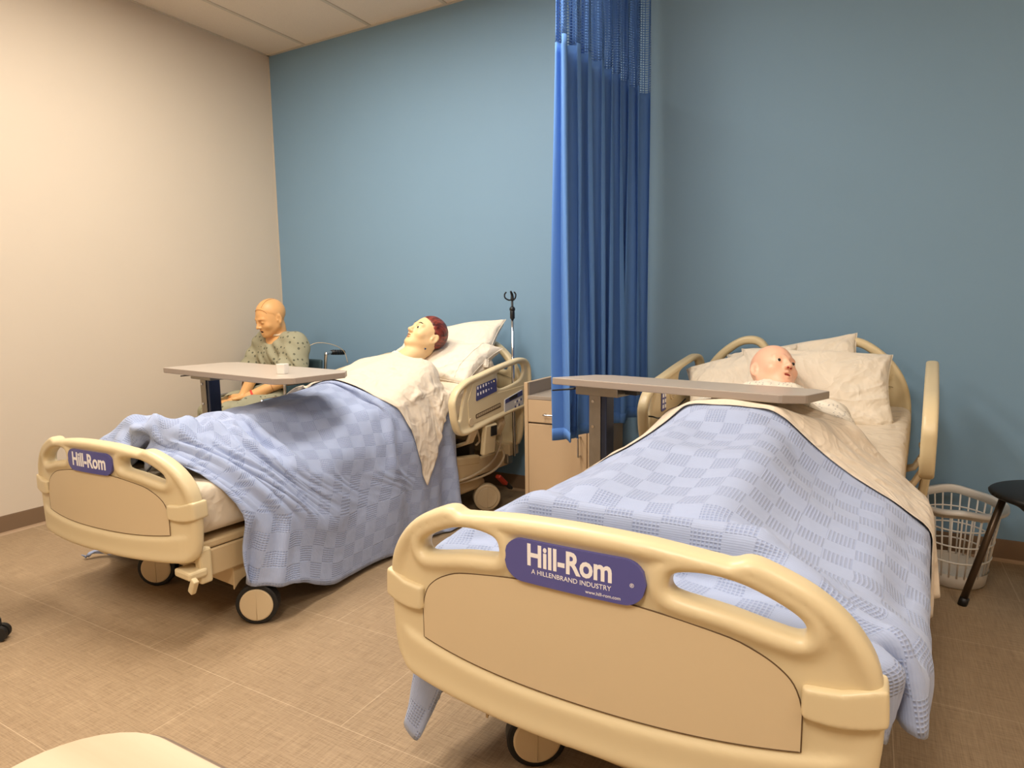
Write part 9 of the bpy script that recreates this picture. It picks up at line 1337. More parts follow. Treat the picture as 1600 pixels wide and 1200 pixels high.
-1,-2,1,1,3,-3,1,1,1,2,-2,-6,12,4,-13,-6,6,7,-6,10,-8,6,0,-8,7,-11,9,4,-6,1,2,-10,9,0,1,2,-3,-1,0,0,0,-1,6,1,-2,-1,-1,1,8,-6,-4,11,-7,0,-3,7,-2,7,-5,-2,0,-2,0,-1,-1,11,-6,-8,5,-1,1,1,-1,0,-1,-2,1,0,4,1,-2,2,-1,0,-1,-6,4,3,0,1,-1,3,-2,2,-5,3,-5,6,-2,5,-2,-1,-1,6,-3,1,0,2,0,-1,1,-1,2,-2,1,0,0,-1,0,-1,-1,-2,3,0,0,0,9,-8,1,1,0,4,-8,3,-2,4,4,-7,4,-6,1,9,-1,-6,3,-2,1,0,-1,0,3,0,-1,-1,-1,-2,0,1,4,1,-4,-1,1,0,8,-7,2,-2,-1,7,0,-6,-1,2,2,-1,-2,-2,1,1,2,4,-2,-1,0,4,-1,-5,1,1,0,2,-3,0,1,-4,1,2,0,-1,1,2,7,-5,-1,0,0,1,-2,0,1,3,-4,0,0,0,0,1,2,-2,-1,0,-1,-3,6,-1,1,-1,2,0,2,-6,1,1,3,-3,0,1,1,-3,1,3,-1,-4,-3,8,0,0,-3,-1,4,-2,0,0,2,0,0,1,-4,-1,7,-3,1,-2,3,-1,2,-7,4,1,0,-1,1,2,2,-5,2,1,-3,0,1,3,1,-3,-1,0,0,1,-1,0,0,1,0,0,0,0,4,-4,1,0,2,-3,-1,-4,4,1,1,0,0,2,-1,0,-2,-1,0,0,1,1,1,-1,0,0,0,0,-1,1,0,1,1,0,0,1,2,-1,-3,2,2,-4,2,-6,6,0,0,0,-1,2,0,-1,-1,1,1,-3,2,-2,4,0,3,-5,0,2,-2,1,-1,0,1,0,0,3,-2,2,-2,1,0,-4,2,-3,6,0,-4,1,-1,3,-3,1,1,-1,2,-2,3,-3,2,0,0,-2,0,0,-1,3,0,-1,
1,1,0,2,0,-1,1,-4,5,-1,-3,1,3,-2,0,0,-1,3,-1,-1,0,-2,0,-1,1,0,5,-1,0,-2,-1,0,1,0,2,-1,0,1,-1,-1,1,1,0,-1,1,-3,-2,4,0,0,-1,0,1,1,1,-1,-2,0,1,-2,1,1,1,-1,2,-1,-2,-3,4,0,3,-5,2,2,-1,0,-1,0,1,1,1,1,-3,1,0,-1,-4,3,1,1,2,-2,-1,3,-5,0,1,1,-1,1,0,-2,-2,2,3,-1,-1,0,0,1,1,0,-1,0,2,0,0,0,-2,1,1,-1,1,-3,2,1,1,-1,-2,1,0,-2,-1,1,1,1,0,0,-2,1,-1,1,0,0,1,0,-1,2,-1,-1,1,2,-1,1,-1,1,-1,-1,0,-5,7,0,1,0,-1,1,-5,0,0,1,1,1,0,-1,-1,2,-3,1,1,1,0,0,1,1,-2,0,0,-1,3,-2,1,0,1,-1,1,0,-2,1,1,-3,1,-2,-3,2,1,0,2,0,-2,1,-1,0,1,0,0,-2,3,0,1,0,0,-1,-1,0,1,3,-1,0,0,-3,5,-4,-5,7,1,-1,-3,2,1,-5,2,-1,2,1,1,-2,0,0,-1,0,0,0,2,2,-2,0,0,-1,0,0,0,0,4,-2,1,-5,6,1,-1,6,-7,-1,-4,3,0,-8,8,-4,0,6,-2,-1,1,-1,0,-1,-1,3,0,0,0,0,0,0,-1,1,-1,0,1,3,0,-5,5,1,-9,4,1,2,-2,2,-2,-7,8,0,0,3,-1,-1,-2,2,-3,0,2,-1,0,1,0,-1,0,-1,4,-3,0,1,0,0,4,5,-6,0,-13,9,1,0,2,-2,-2,-3,7,0,-3,5,-1,-1,1,-2,-1,0,0,-2,2,0,1,0,-1,1,-1,-1,0,0,1,0,1,3,-7,9,-17,14,-3,0,-2,2,-1,-1,5,0,-1,3,1,-2,0,-3,2,-4,3,-2,2,-1,1,0,
0,-2,0,1,0,0,0,0,2,0,2,6,-24,19,0,-2,0,0,-3,2,3,0,-1,2,1,-1,-2,-1,1,1,-1,0,1,-2,3,-3,0,-1,3,-4,1,-1,1,1,0,0,1,5,-5,3,-2,-1,1,-2,0,3,1,0,1,1,-2,1,-2,2,-2,1,-1,-1,0,-1,3,0,-1,-1,0,0,5,-8,1,3,-1,1,0,-1,5,-14,20,-1,-2,2,-1,-6,0,0,1,-2,1,2,-4,1,-1,3,-4,1,0,0,2,1,-3,0,0,0,0,0,0,0,0,0,1,-1,0,-3,16,-14,2,-1,-2,-2,7,0,1,-1,2,0,-2,-1,-1,1,0,-1,-2,5,1,-3,0,-1,1,-1,1,-1,-3,7,-4,0,4,-4,0,-1,-10,2,10,-1,0,-3,5,-1,2,1,-1,-1,-1,-1,2,-1,1,-2,5,-2,2,-1,-2,-2,2,0,-1,-1,0,1,0,0,1,-1,0,-1,-1,-3,2,3,-4,1,5,-3,3,-1,0,1,-2,0,0,1,-1,-1,1,0,4,-3,1,-3,0,0,-2,1,1,1,2,-3,2,0,-2,1,-1,-1,2,-3,-1,6,-4,3,3,-1,0,-4,-1,2,0,0,0,1,0,-1,2,-2,2,-1,-1,-2,0,1,0,0,1,0,4,-1,-3,1,-3,0,0,2,-1,-1,-3,5,0,1,0,0,0,-1,0,-1,1,0,0,1,1,-1,0,-1,-1,1,-2,-1,2,0,1,-1,2,0,1,-2,-1,0,0,0,0,5,1,-1,1,-1,-1,-3,0,2,-2,0,0,1,-1,3,-2,2,-2,2,-3,1,2,-2,1,-1,0,0,2,-2,0,2,-3,0,0,0,0,7,-6,4,-1,-1,0,-3,2,0,-2,4,-3,0,0,2,-1,3,-3,1,-1,-1,0,0,0,0,1,1,1,-1,-1,1,-2,0,0,-1,0,0,4,1,-1,2,-3,-2,1,-1,-1,1,0,3,-1,1,-1,0,-2,2,-2,0,
1,-1,2,-1,1,1,1,-1,-3,1,-1,1,-1,0,0,1,-1,3,1,-1,0,2,0,-1,-1,-1,-1,0,1,0,0,-1,0,1,-2,2,-4,3,1,2,-1,0,1,-1,0,-2,0,-1,1,0,0,1,-1,0,2,1,0,-1,-2,0,0,1,0,3,1,-1,3,-4,0,-2,-1,2,-1,-1,1,-1,2,1,1,0,-1,-1,-1,0,0,0,1,-1,0,0,1,2,1,0,-1,-1,-1,1,1,1,0,-1,1,-1,-2,1,1,-1,0,-3,6,-3,1,0,2,0,-1,0,-2,1,-1,-1,1,0,0,0,1,0,3,1,-3,1,4,-1,2,-2,1,-3,1,-1,-4,5,-4,1,1,-2,1,0,1,1,-4,5,-1,-1,-1,1,-1,0,0,-1,1,1,1,0,-1,3,1,-2,1,-1,1,1,1,-1,-1,-2,0,1,-1,3,-4,0,-1,3,1,1,0,-1,0,-2,1,-1,0,0,0,-1,1,0,1,0,0,0,3,-1,1,0,1,0,0,0,-2,-1,1,-2,2,0,-1,4,-4,3,0,-3,1,0,0,-1,0,0,1,-1,0,0,0,0,1,0,1,-1,-1,3,1,4,0,-3,4,-7,0,2,3,-6,1,0,-1,2,-1,5,-2,-1,-2,0,0,-1,1,-1,0,0,1,0,0,0,0,1,-1,0,-1,1,5,0,-2,1,1,-2,0,-1,0,0,1,0,-2,2,0,2,-3,2,0,-2,0,-2,2,-1,0,0,0,0,0,1,0,0,0,0,0,-1,0,5,0,-1,-1,0,0,0,0,-2,0,4,-3,3,-1,0,-2,3,-2,0,0,-1,-3,3,0,1,-3,1,1,1,-1,0,0,0,-1,0,-1,0,5,-1,-2,0,1,1,-2,1,0,1,-3,4,0,0,0,0,-1,-2,-1,1,0,2,-3,0,1,0,0,0,1,0,-1,0,0,-1,0,0,0,3,0,1,0,-1,-1,1,0,2,-1,0,1,0,
1,-2,0,0,-3,1,0,0,-1,1,0,0,0,0,-1,2,-1,-1,0,2,-2,0,-1,1,2,1,2,-2,1,0,-1,0,0,0,4,-1,0,-3,1,-1,-1,0,0,3,-2,2,-3,0,-1,3,0,1,-3,0,0,-1,0,0,0,-1,0,4,-1,1,-1,0,0,2,1,1,0,-2,-1,-1,0,0,0,0,0,0,0,-1,0,0,1,2,-2,0,0,-2,0,2,-2,0,0,0,0,0,3,0,0,0,1,0,2,0,0,0,-1,-1,-2,1,0,0,0,0,0,1,-1,0,1,0,-1,0,-1,0,0,0,2,-3,0,0,0,0,0,3,0,0,2,-1,0,3,-2,0,-4,2,1,-1,1,-1,1,-4,3,0,-1,2,1,-1,0,0,-1,0,-2,1,0,-1,0,0,2,-4,2,0,3,1,0,0,0,1,-1,0,-2,3,-2,0,1,-2,1,-3,5,1,-3,2,-1,0,0,0,-2,1,-1,-2,3,-1,0,1,-1,0,1,0,0,5,-1,0,1,-2,0,0,-1,1,-1,1,0,-2,2,-1,3,-3,3,0,-1,0,0,0,-2,0,0,0,-1,1,0,0,1,0,0,0,0,0,5,-2,0,0,1,-3,1,1,-1,2,-2,0,1,1,1,-2,2,-1,0,0,0,-1,-1,1,-1,0,0,0,0,-1,1,1,1,-2,1,1,0,4,-2,0,0,-1,2,-2,1,0,0,2,-2,3,-3,1,2,0,-2,3,-5,3,-2,0,0,0,0,0,0,-1,1,0,2,0,1,-3,2,0,3,2,-2,-1,1,-3,2,0,1,0,-1,3,-1,1,0,-2,-1,2,-2,0,0,0,0,-1,2,0,-1,0,1,0,1,-1,1,-3,2,0,-1,4,-3,1,0,1,-2,1,1,1,0,0,1,-1,0,-1,1,-2,-1,1,1,-1,-2,3,-1,0,0,1,0,0,2,-2,2,-2,-1,1,0,0,4,1,-3,0,1,0,
1,-1,0,2,-1,-1,3,-4,0,-1,4,-3,0,0,1,-2,2,0,-1,0,1,0,1,0,0,-1,-1,0,1,-1,-1,3,-1,0,2,-3,4,0,-1,1,-3,2,0,-4,5,-4,2,-1,1,-1,1,-1,1,0,-1,2,0,1,0,-1,-1,0,0,-1,1,0,-1,1,3,1,4,-3,1,2,-3,2,-4,1,1,-5,2,-3,4,-3,1,2,-3,2,0,1,1,1,-2,1,0,0,0,-2,0,0,-1,1,0,0,0,8,1,0,0,0,-2,0,-3,1,-1,-4,2,0,1,-2,1,0,-2,2,0,1,1,0,0,0,0,-1,0,0,-1,0,-1,-1,2,0,1,-1,11,-1,-1,0,-2,0,-1,-1,-1,-1,2,0,-2,1,-1,1,-4,2,1,0,-1,2,0,0,0,0,-1,-1,0,0,0,0,1,0,0,-1,1,7,0,0,0,1,-2,0,0,0,0,-2,0,0,-1,0,0,2,-2,1,0,0,0,0,-1,0,-1,-2,4,-4,2,0,-2,3,0,-1,0,0,4,3,-1,0,0,1,-1,1,-1,-1,1,0,1,0,-1,0,0,1,-2,0,-1,0,-3,1,0,-1,2,-1,1,-1,-1,1,-1,1,1,0,0,5,-1,2,-1,0,1,1,0,0,0,1,-1,-1,0,1,-1,-1,0,1,-2,0,-2,1,0,0,0,-1,0,0,1,0,0,0,0,-1,1,0,5,1,-1,1,0,-1,0,0,0,1,1,1,1,0,0,-1,-2,-1,0,0,-1,1,-1,0,-2,1,0,0,1,0,-1,0,1,-1,1,0,0,6,-1,0,0,-1,0,0,0,1,-1,-1,1,2,-4,1,0,4,-2,-1,1,0,-1,1,-1,1,-2,1,0,0,-1,1,1,-1,1,0,-1,-1,5,0,0,-1,0,1,-2,1,1,-1,0,-1,-2,5,-1,1,-3,3,0,0,0,0,-2,0,0,0,-1,0,0,2,0,0,0,0,0,0,
-1,5,0,-1,0,1,-1,0,0,0,1,-1,0,0,0,1,0,0,0,1,-1,0,-1,1,0,-1,1,0,0,1,0,0,0,0,-1,-1,0,0,5,-1,0,1,-1,0,0,0,-1,2,-1,1,0,-1,0,0,3,-2,0,0,0,0,0,1,0,-1,1,0,0,0,0,0,0,-1,-2,1,-1,4,1,-1,0,0,0,0,0,0,-1,2,-1,0,0,0,0,-1,2,0,0,0,1,0,0,-1,2,0,-1,0,0,0,-1,-1,0,2,-4,2,4,-1,2,0,0,0,0,-1,0,0,0,0,0,0,0,0,0,0,0,1,2,0,1,-5,4,-1,0,0,-1,0,0,-1,1,0,-2,2,-5,5,0,0,-1,1,-1,2,-2,0,0,0,0,-1,1,0,-1,0,0,-1,0,1,2,1,3,-4,1,-2,1,0,-1,-1,1,-1,0,1,0,3,5,0,0,0,0,0,0,0,-1,0,-1,0,1,-1,0,0,0,0,0,-2,0,1,0,5,0,-2,1,-2,0,0,0,-1,1,0,-1,1,-3,4,1,0,0,0,0,0,0,0,-2,1,0,0,0,0,0,0,0,0,-2,-1,-2,2,-1,5,0,-1,0,-1,-1,0,1,0,-1,2,-3,4,5,-1,0,0,0,0,-1,1,0,0,0,0,0,0,0,0,-1,0,0,-2,0,-1,-1,0,0,3,2,0,-1,1,0,-1,-2,2,-1,1,0,5,0,0,0,0,-1,0,0,1,-1,0,0,0,-1,0,-1,1,0,0,-3,1,2,-3,0,-1,0,0,5,1,-2,0,1,0,-4,2,1,-1,4,1,-1,0,-1,1,0,0,-1,2,-1,0,-1,1,-2,2,0,-1,-1,1,-3,0,3,-3,-1,0,0,-1,4,3,-2,-1,-1,3,-5,1,3,5,-1,0,1,-1,1,0,-1,1,-2,1,-1,1,0,0,-1,-3,-1,1,9,-9,0,-1,3,0,-2,1,0,-3,
2,6,-3,2,-4,2,-3,1,5,0,0,-1,1,-1,1,0,-1,0,-1,1,0,-2,2,-3,2,1,-1,-1,-3,1,-1,0,1,1,0,0,-2,1,-2,9,-2,1,-2,-2,-3,5,0,0,0,0,0,-2,2,0,-1,0,0,-1,0,-2,3,-2,-2,0,1,2,-4,2,0,-1,1,-1,-1,3,-4,0,0,7,3,-1,1,-15,5,-1,0,0,0,0,1,-1,-1,2,0,-1,0,0,-1,-2,2,-1,-1,0,3,-3,-1,0,1,0,1,0,0,1,-1,-5,1,5,6,-2,-4,5,0,0,0,0,0,0,-2,1,0,0,0,0,0,-2,1,-4,4,-1,-1,3,-2,0,0,-2,0,-1,1,0,1,1,1,-6,-2,2,9,4,4,0,0,0,0,0,-2,3,-1,1,-1,0,0,-2,2,0,-2,1,0,-3,0,3,-1,-1,1,0,0,-1,0,0,1,-1,0,-1,-3,-2,16,5,-1,1,-1,0,-1,2,-1,1,-2,1,0,0,0,0,0,-2,0,2,1,0,-2,0,-2,1,-1,0,0,0,-1,0,2,1,-2,-1,-1,0,4,2,-2,1,-1,1,0,-2,1,1,0,-1,0,0,0,-3,2,-1,1,-1,4,-4,0,1,-3,1,0,0,0,0,-1,-1,1,1,0,0,0,5,-2,1,0,1,0,-1,0,-1,1,-1,1,-3,2,2,-1,0,-2,1,1,0,4,-6,-3,3,-2,1,-1,1,-1,-1,0,0,0,0,0,0,4,0,0,0,0,0,-2,3,-1,0,0,0,0,1,-1,-2,4,-1,-6,1,-1,5,2,-1,-6,0,0,1,0,0,1,-1,0,0,0,-2,1,4,1,0,0,-1,-2,2,0,0,0,0,-1,1,0,0,2,-4,2,0,0,1,-3,2,-8,8,-4,-1,1,-1,2,-1,1,-1,1,-1,0,0,304,13,13,5,5,10,4,10,12,14,12,10,11,-6,13,9,18,11,18,6,13,17,
-4,15,18,14,6,0,1,6,-1,13,12,16,9,-3,4,21,-1,-5,-2,-3,-4,7,1,4,-1,-4,-3,-17,16,1,5,-2,1,-9,3,-2,-15,21,-2,-3,2,1,-3,-1,-5,13,1,-3,-11,6,1,-5,20,-3,-4,-3,2,1,1,3,-3,0,-2,-12,15,1,2,2,-2,-2,-4,-5,-2,10,0,0,-5,-10,5,4,-4,10,-4,4,-2,-6,-6,8,2,17,-4,-2,1,2,5,1,-2,-3,-8,-5,12,0,4,1,-4,0,-6,2,2,3,2,-3,2,-2,-7,-4,-7,18,-2,0,-12,7,2,-11,-5,13,14,-2,0,3,4,1,-1,-3,-5,-2,3,1,6,1,-2,-2,-5,-2,2,3,-6,3,4,-6,-6,7,-14,13,2,5,-1,-8,-5,6,2,-6,-2,13,-2,2,5,2,-2,-2,-3,-1,1,1,4,2,-1,-3,-2,-3,1,2,-4,7,0,-10,0,2,-1,3,6,-2,-17,7,7,-6,-4,-7,18,-13,13,3,3,2,-1,-2,-4,-4,2,1,6,2,-4,1,-4,-3,-6,8,-3,5,-2,-3,2,-11,7,-9,16,1,-21,12,-4,-9,4,-6,13,2,6,16,3,3,-1,-3,-4,-2,0,0,6,3,0,-5,-5,0,-3,3,-3,8,1,-3,-4,-10,9,-16,17,1,-12,15,-9,-10,11,-11,14,3,-16,8,19,3,0,-3,-4,-2,-1,3,3,2,-1,0,-2,-9,2,3,1,1,-8,7,-3,-14,10,-1,1,-1,-1,9,-2,-4,-7,-4,9,4,-10,4,-8,23,-1,-3,-3,-3,1,0,4,3,0,-1,-6,0,-4,-6,8,6,1,-4,-5,-2,3,-10,8,3,-10,-3,0,6,2,-2,4,-1,1,4,-1,-3,22,-2,-3,-3,0,0,5,1,3,-1,-4,-5,-5,5,2,-8,6,1,2,-11,5,-2,-3,2,6,3,-5,-10,0,6,0,2,6,-15,9,-1,1,20,-3,-3,-1,3,2,4,1,-5,0,-3,-2,0,0,-6,
9,-15,-5,8,7,-10,9,-1,-6,12,1,-3,-5,-13,10,6,-10,5,7,-14,13,-7,17,-2,-1,3,2,3,-2,-1,1,-13,-4,6,2,-2,8,-9,10,-6,-12,5,-1,5,7,-4,-6,7,-3,-2,-5,-1,1,9,-17,3,14,-6,2,15,-1,0,5,1,3,0,-4,-7,0,-5,-3,2,6,2,5,-7,0,-6,-1,8,-9,9,6,-6,-6,-7,7,-4,-1,9,-11,2,-4,1,-3,4,14,1,3,-1,6,-3,-10,-7,1,-2,11,0,3,3,1,-16,-2,-4,8,-4,9,9,-2,-4,-3,-11,3,-6,8,-3,7,3,-4,-7,-8,3,10,15,4,4,1,-7,-1,-2,-3,-8,8,2,6,2,-2,-11,0,-11,11,-1,0,-4,4,-8,2,3,7,-1,-2,0,-2,0,4,-1,3,-4,-2,-2,15,5,1,-1,-3,-10,-8,5,5,0,-1,3,-2,-9,-9,6,17,-2,-2,1,-4,-5,9,-13,-3,2,11,0,-1,0,-3,5,0,-4,3,-2,0,12,1,1,-5,-5,-7,10,1,2,3,-4,-1,-6,-10,18,4,-8,5,-2,1,-2,1,-3,5,-4,5,-8,4,0,0,1,0,2,-3,-2,1,-1,14,0,-3,-8,-1,11,-4,1,4,-3,-1,-3,-14,17,-1,-3,5,0,0,-4,7,-8,-4,7,-1,-1,4,0,-2,0,-1,0,0,0,0,0,-1,13,-1,-2,0,5,-7,2,3,-2,3,0,-20,20,-2,-6,3,1,0,1,-1,-1,4,0,-9,4,0,2,-2,1,-1,-1,1,0,1,-1,0,1,12,-1,-2,2,0,-2,4,-3,4,-4,-11,11,1,-2,3,2,-2,0,-2,-2,0,-4,5,4,-3,-6,0,7,-1,-2,-1,1,2,-1,0,0,-1,12,-1,-5,9,-5,0,-1,5,-2,-8,8,-1,1,1,1,-5,6,-8,3,1,-5,5,-7,6,1,2,0,-3,0,-2,2,-3,3,-1,0,0,0,13,-1,-1,0,-4,7,-3,2,
-7,5,-5,5,0,2,-1,0,0,1,-2,-3,4,-3,-1,-5,10,-4,2,-1,0,0,-1,-4,4,0,1,-1,-1,13,-2,-1,0,0,-6,10,-12,1,-1,13,-3,-1,2,-1,-1,0,-1,4,-3,-2,-2,6,-6,-3,5,2,-2,1,0,-3,5,-3,0,0,1,-2,12,-2,1,-2,2,-2,-5,7,-5,8,-3,0,2,-4,3,-1,-4,6,-2,0,-3,5,-3,1,2,0,-4,2,0,-1,-1,0,-1,1,1,-2,0,13,-2,0,-1,-2,1,0,1,2,1,-1,0,0,-1,1,2,-5,2,-2,4,-2,1,-1,-1,0,-2,2,1,-1,-1,0,1,-3,3,-1,0,0,13,-5,2,-1,0,0,4,-9,10,-5,2,2,-1,2,-11,8,-1,0,2,-3,4,-1,-2,0,-2,4,-5,3,1,-1,0,0,1,-1,-1,0,-1,12,-2,1,-1,1,-1,-7,9,1,-2,-2,4,-2,-9,11,-3,1,-1,1,0,2,-2,-3,3,-1,0,3,-5,3,-1,0,0,1,-1,-1,0,0,12,-1,1,-4,-2,10,-6,4,-3,2,-1,1,-8,3,3,-5,4,1,0,0,0,-4,7,-1,-3,-1,-3,6,0,-1,-1,-1,1,0,0,-1,0,12,-1,-1,-4,6,0,-1,-4,6,-3,4,-11,-4,12,-9,8,2,-7,5,1,-1,1,-4,5,-1,-4,4,-6,6,-1,0,-1,1,0,0,0,-1,11,-1,-5,6,4,-13,16,-7,-2,2,-11,-3,14,-7,1,1,-3,3,1,5,-8,4,0,-2,6,-3,-1,1,2,0,1,-7,4,1,-1,0,0,9,3,-1,3,-15,18,-13,5,-2,-9,-3,15,-7,-2,7,-3,2,-1,-3,1,2,1,0,2,-5,7,-2,-1,1,2,-1,-2,1,0,1,0,-1,10,-5,7,-13,16,-14,10,-1,-14,-2,15,-6,-2,8,-3,-5,2,-1,3,-5,8,-6,7,-6,5,-1,2,0,0,1,0,-1,-1,1,2,-1,0,6,
4,-9,8,-3,-2,-7,1,-4,14,-8,0,8,-4,-1,0,0,2,-3,1,1,-1,-4,8,-5,3,-4,10,-11,10,-1,-1,-1,4,-3,2,-1,7,-4,-1,-1,7,0,-6,-7,13,-9,6,0,-2,3,-4,3,-5,2,-2,3,0,1,3,-4,1,1,0,0,2,-9,7,5,-7,4,1,1,0,5,2,6,0,-11,9,0,-5,1,-2,-2,5,-1,-6,5,-3,3,-6,6,-2,0,3,-1,-5,4,-1,3,-10,5,1,-1,4,-1,0,2,1,1,3,1,-9,8,9,-9,-1,11,-12,4,4,-7,-2,3,0,3,-1,-2,0,3,-4,-2,4,0,1,-2,-4,4,-6,8,-5,4,4,-6,6,-1,0,-14,19,2,-4,2,-1,4,-9,10,-3,-1,3,-4,2,-4,2,-3,6,-7,3,-3,3,1,0,-3,-2,8,-6,1,-1,1,1,-1,3,-1,1,1,-2,-7,25,-7,-4,3,-5,8,-9,4,-3,1,0,-1,0,0,3,-1,-2,-3,6,-3,1,3,-3,3,-7,5,-2,-3,4,-1,1,2,-3,1,0,3,4,-2,7,-13,7,3,-8,12,-6,0,-1,0,-1,-1,-2,0,2,1,1,-5,2,0,3,0,-2,0,-4,3,1,-3,1,5,-6,4,-2,1,8,1,0,-9,5,-3,2,3,-7,13,-9,-3,5,-2,0,2,-2,0,1,0,1,-3,-1,3,2,-2,-2,1,3,-4,0,-1,1,0,-1,1,0,15,-9,-3,1,9,-1,0,-3,1,-10,13,-3,-6,0,3,-3,4,-4,3,-5,3,-1,-2,2,-4,2,3,-2,-1,5,-2,-5,2,0,1,0,0,4,9,-6,-2,-3,7,-4,5,0,-1,-8,10,-2,1,-4,2,-5,3,-3,1,1,-1,1,-1,-2,1,-3,8,-3,0,-4,1,0,0,1,-1,0,5,1,-10,15,-9,3,3,4,-2,-1,1,-8,11,-8,5,-5,3,-5,3,-1,-1,0,-2,1,0,-2,5,-6,8,-4,-2,
0,0,0,-1,0,1,5,-1,0,-6,12,-12,12,-8,8,-1,1,-2,0,2,-1,0,-4,4,-5,5,-4,-1,-2,2,0,-2,2,-1,2,-5,3,-1,0,0,0,-1,1,5,-2,2,-3,3,0,0,0,1,4,-6,8,-10,11,-9,5,1,-7,4,0,-4,6,-4,0,-1,0,-1,0,0,-1,1,0,0,-1,-1,0,0,5,-2,2,-2,1,0,0,2,-1,-3,9,-3,-2,0,6,-9,3,2,2,-8,7,-8,5,-2,1,1,-2,-1,0,-1,3,-3,-1,0,1,0,1,4,-2,-6,12,-12,14,-12,12,-13,13,-5,-6,11,-10,6,4,-7,4,1,-3,0,0,3,-4,2,-6,3,0,0,0,0,-1,0,0,-1,1,0,1,-1,0,0,0,1,3,-2,0,0,-2,3,0,5,-9,8,0,3,-11,6,1,-1,0,-6,4,0,0,0,-1,1,1,-1,0,-1,0,0,0,0,-1,0,1,0,0,3,-1,-1,0,2,5,-5,-3,7,-10,11,-4,-1,6,-6,1,0,2,-6,2,0,1,0,-1,0,0,0,1,-2,1,0,-3,1,5,-11,13,-10,8,-9,12,-11,10,-2,-3,4,-7,6,-7,6,-1,1,0,2,-2,-3,6,-1,-1,-1,1,0,0,0,-1,0,1,0,-1,-3,-1,-4,4,0,-1,1,0,2,0,-1,0,7,-5,4,-5,6,-3,0,1,0,0,0,-1,1,2,-2,1,-1,0,1,-1,0,1,-2,2,-1,-5,-1,0,3,-3,1,1,-1,1,7,-8,6,-7,7,-5,7,-6,2,1,-1,-3,9,-4,0,-3,6,-3,1,1,-1,1,-1,0,2,-2,0,0,-5,1,-1,2,-6,3,0,2,0,-3,8,-4,-1,0,4,-1,-1,1,1,-1,-1,-2,4,2,-2,1,1,2,-1,0,-1,0,-1,2,-1,1,-1,-4,-1,2,-7,5,0,-1,4,-6,5,1,-5,4,-4,7,-3,0,1,1,0,0,1,-1,-2,
3,1,-2,7,-3,-2,1,2,-5,3,0,0,0,-5,-1,1,-1,-1,1,1,-3,6,1,-5,3,-3,6,-5,-3,5,1,1,-5,10,-9,3,1,2,-5,9,-9,4,1,0,3,-3,1,1,0,-1,-5,-2,3,-2,-1,1,0,2,-4,1,3,-4,5,-1,-4,6,-1,-1,6,-5,1,1,0,2,-4,4,-4,2,1,2,-3,3,0,0,-1,1,0,-7,2,0,0,1,0,-1,3,-3,-1,0,1,4,-6,2,0,1,1,-4,5,0,0,1,-1,2,0,-4,3,0,6,-9,3,2,0,1,0,1,-5,-2,2,0,-1,3,-4,3,-1,3,-6,3,0,0,3,-3,4,-3,0,3,-1,1,-1,2,0,-1,-1,1,-1,1,0,0,3,-6,7,-1,1,-7,3,-2,1,2,-3,2,0,-1,-2,4,-2,-2,5,-4,5,-5,-1,8,-5,2,0,0,0,2,-1,-1,4,-6,3,0,-1,-2,3,0,2,0,-9,4,-2,3,2,-2,-2,0,2,0,-3,4,2,-4,5,-4,3,-3,1,1,-1,2,0,0,1,-2,0,2,-2,1,0,0,-1,3,0,-1,1,-8,2,0,2,-2,5,-5,-2,7,-5,4,-1,1,-1,-2,4,-1,0,0,0,0,0,0,0,1,-1,1,0,-1,0,1,-1,1,2,-1,1,-5,-8,2,2,1,2,-4,5,-4,-1,1,0,5,-5,7,-4,-1,-1,3,-5,7,-7,3,0,1,0,-1,0,1,-1,1,0,-1,2,-1,4,-5,-2,-8,-2,11,-4,-2,6,-6,4,-3,3,2,-5,5,-2,0,1,1,-5,3,-1,0,1,0,2,-5,3,0,-1,0,0,3,0,0,1,-2,-4,0,-7,4,-4,8,-5,1,4,-4,2,0,1,-1,1,0,-1,-3,2,2,-2,1,-1,3,-2,0,-1,1,-1,1,0,-2,6,-5,3,1,-3,-3,0,-6,-2,6,-1,0,1,-3,7,1,-3,0,2,-6,3,0,1,-4,
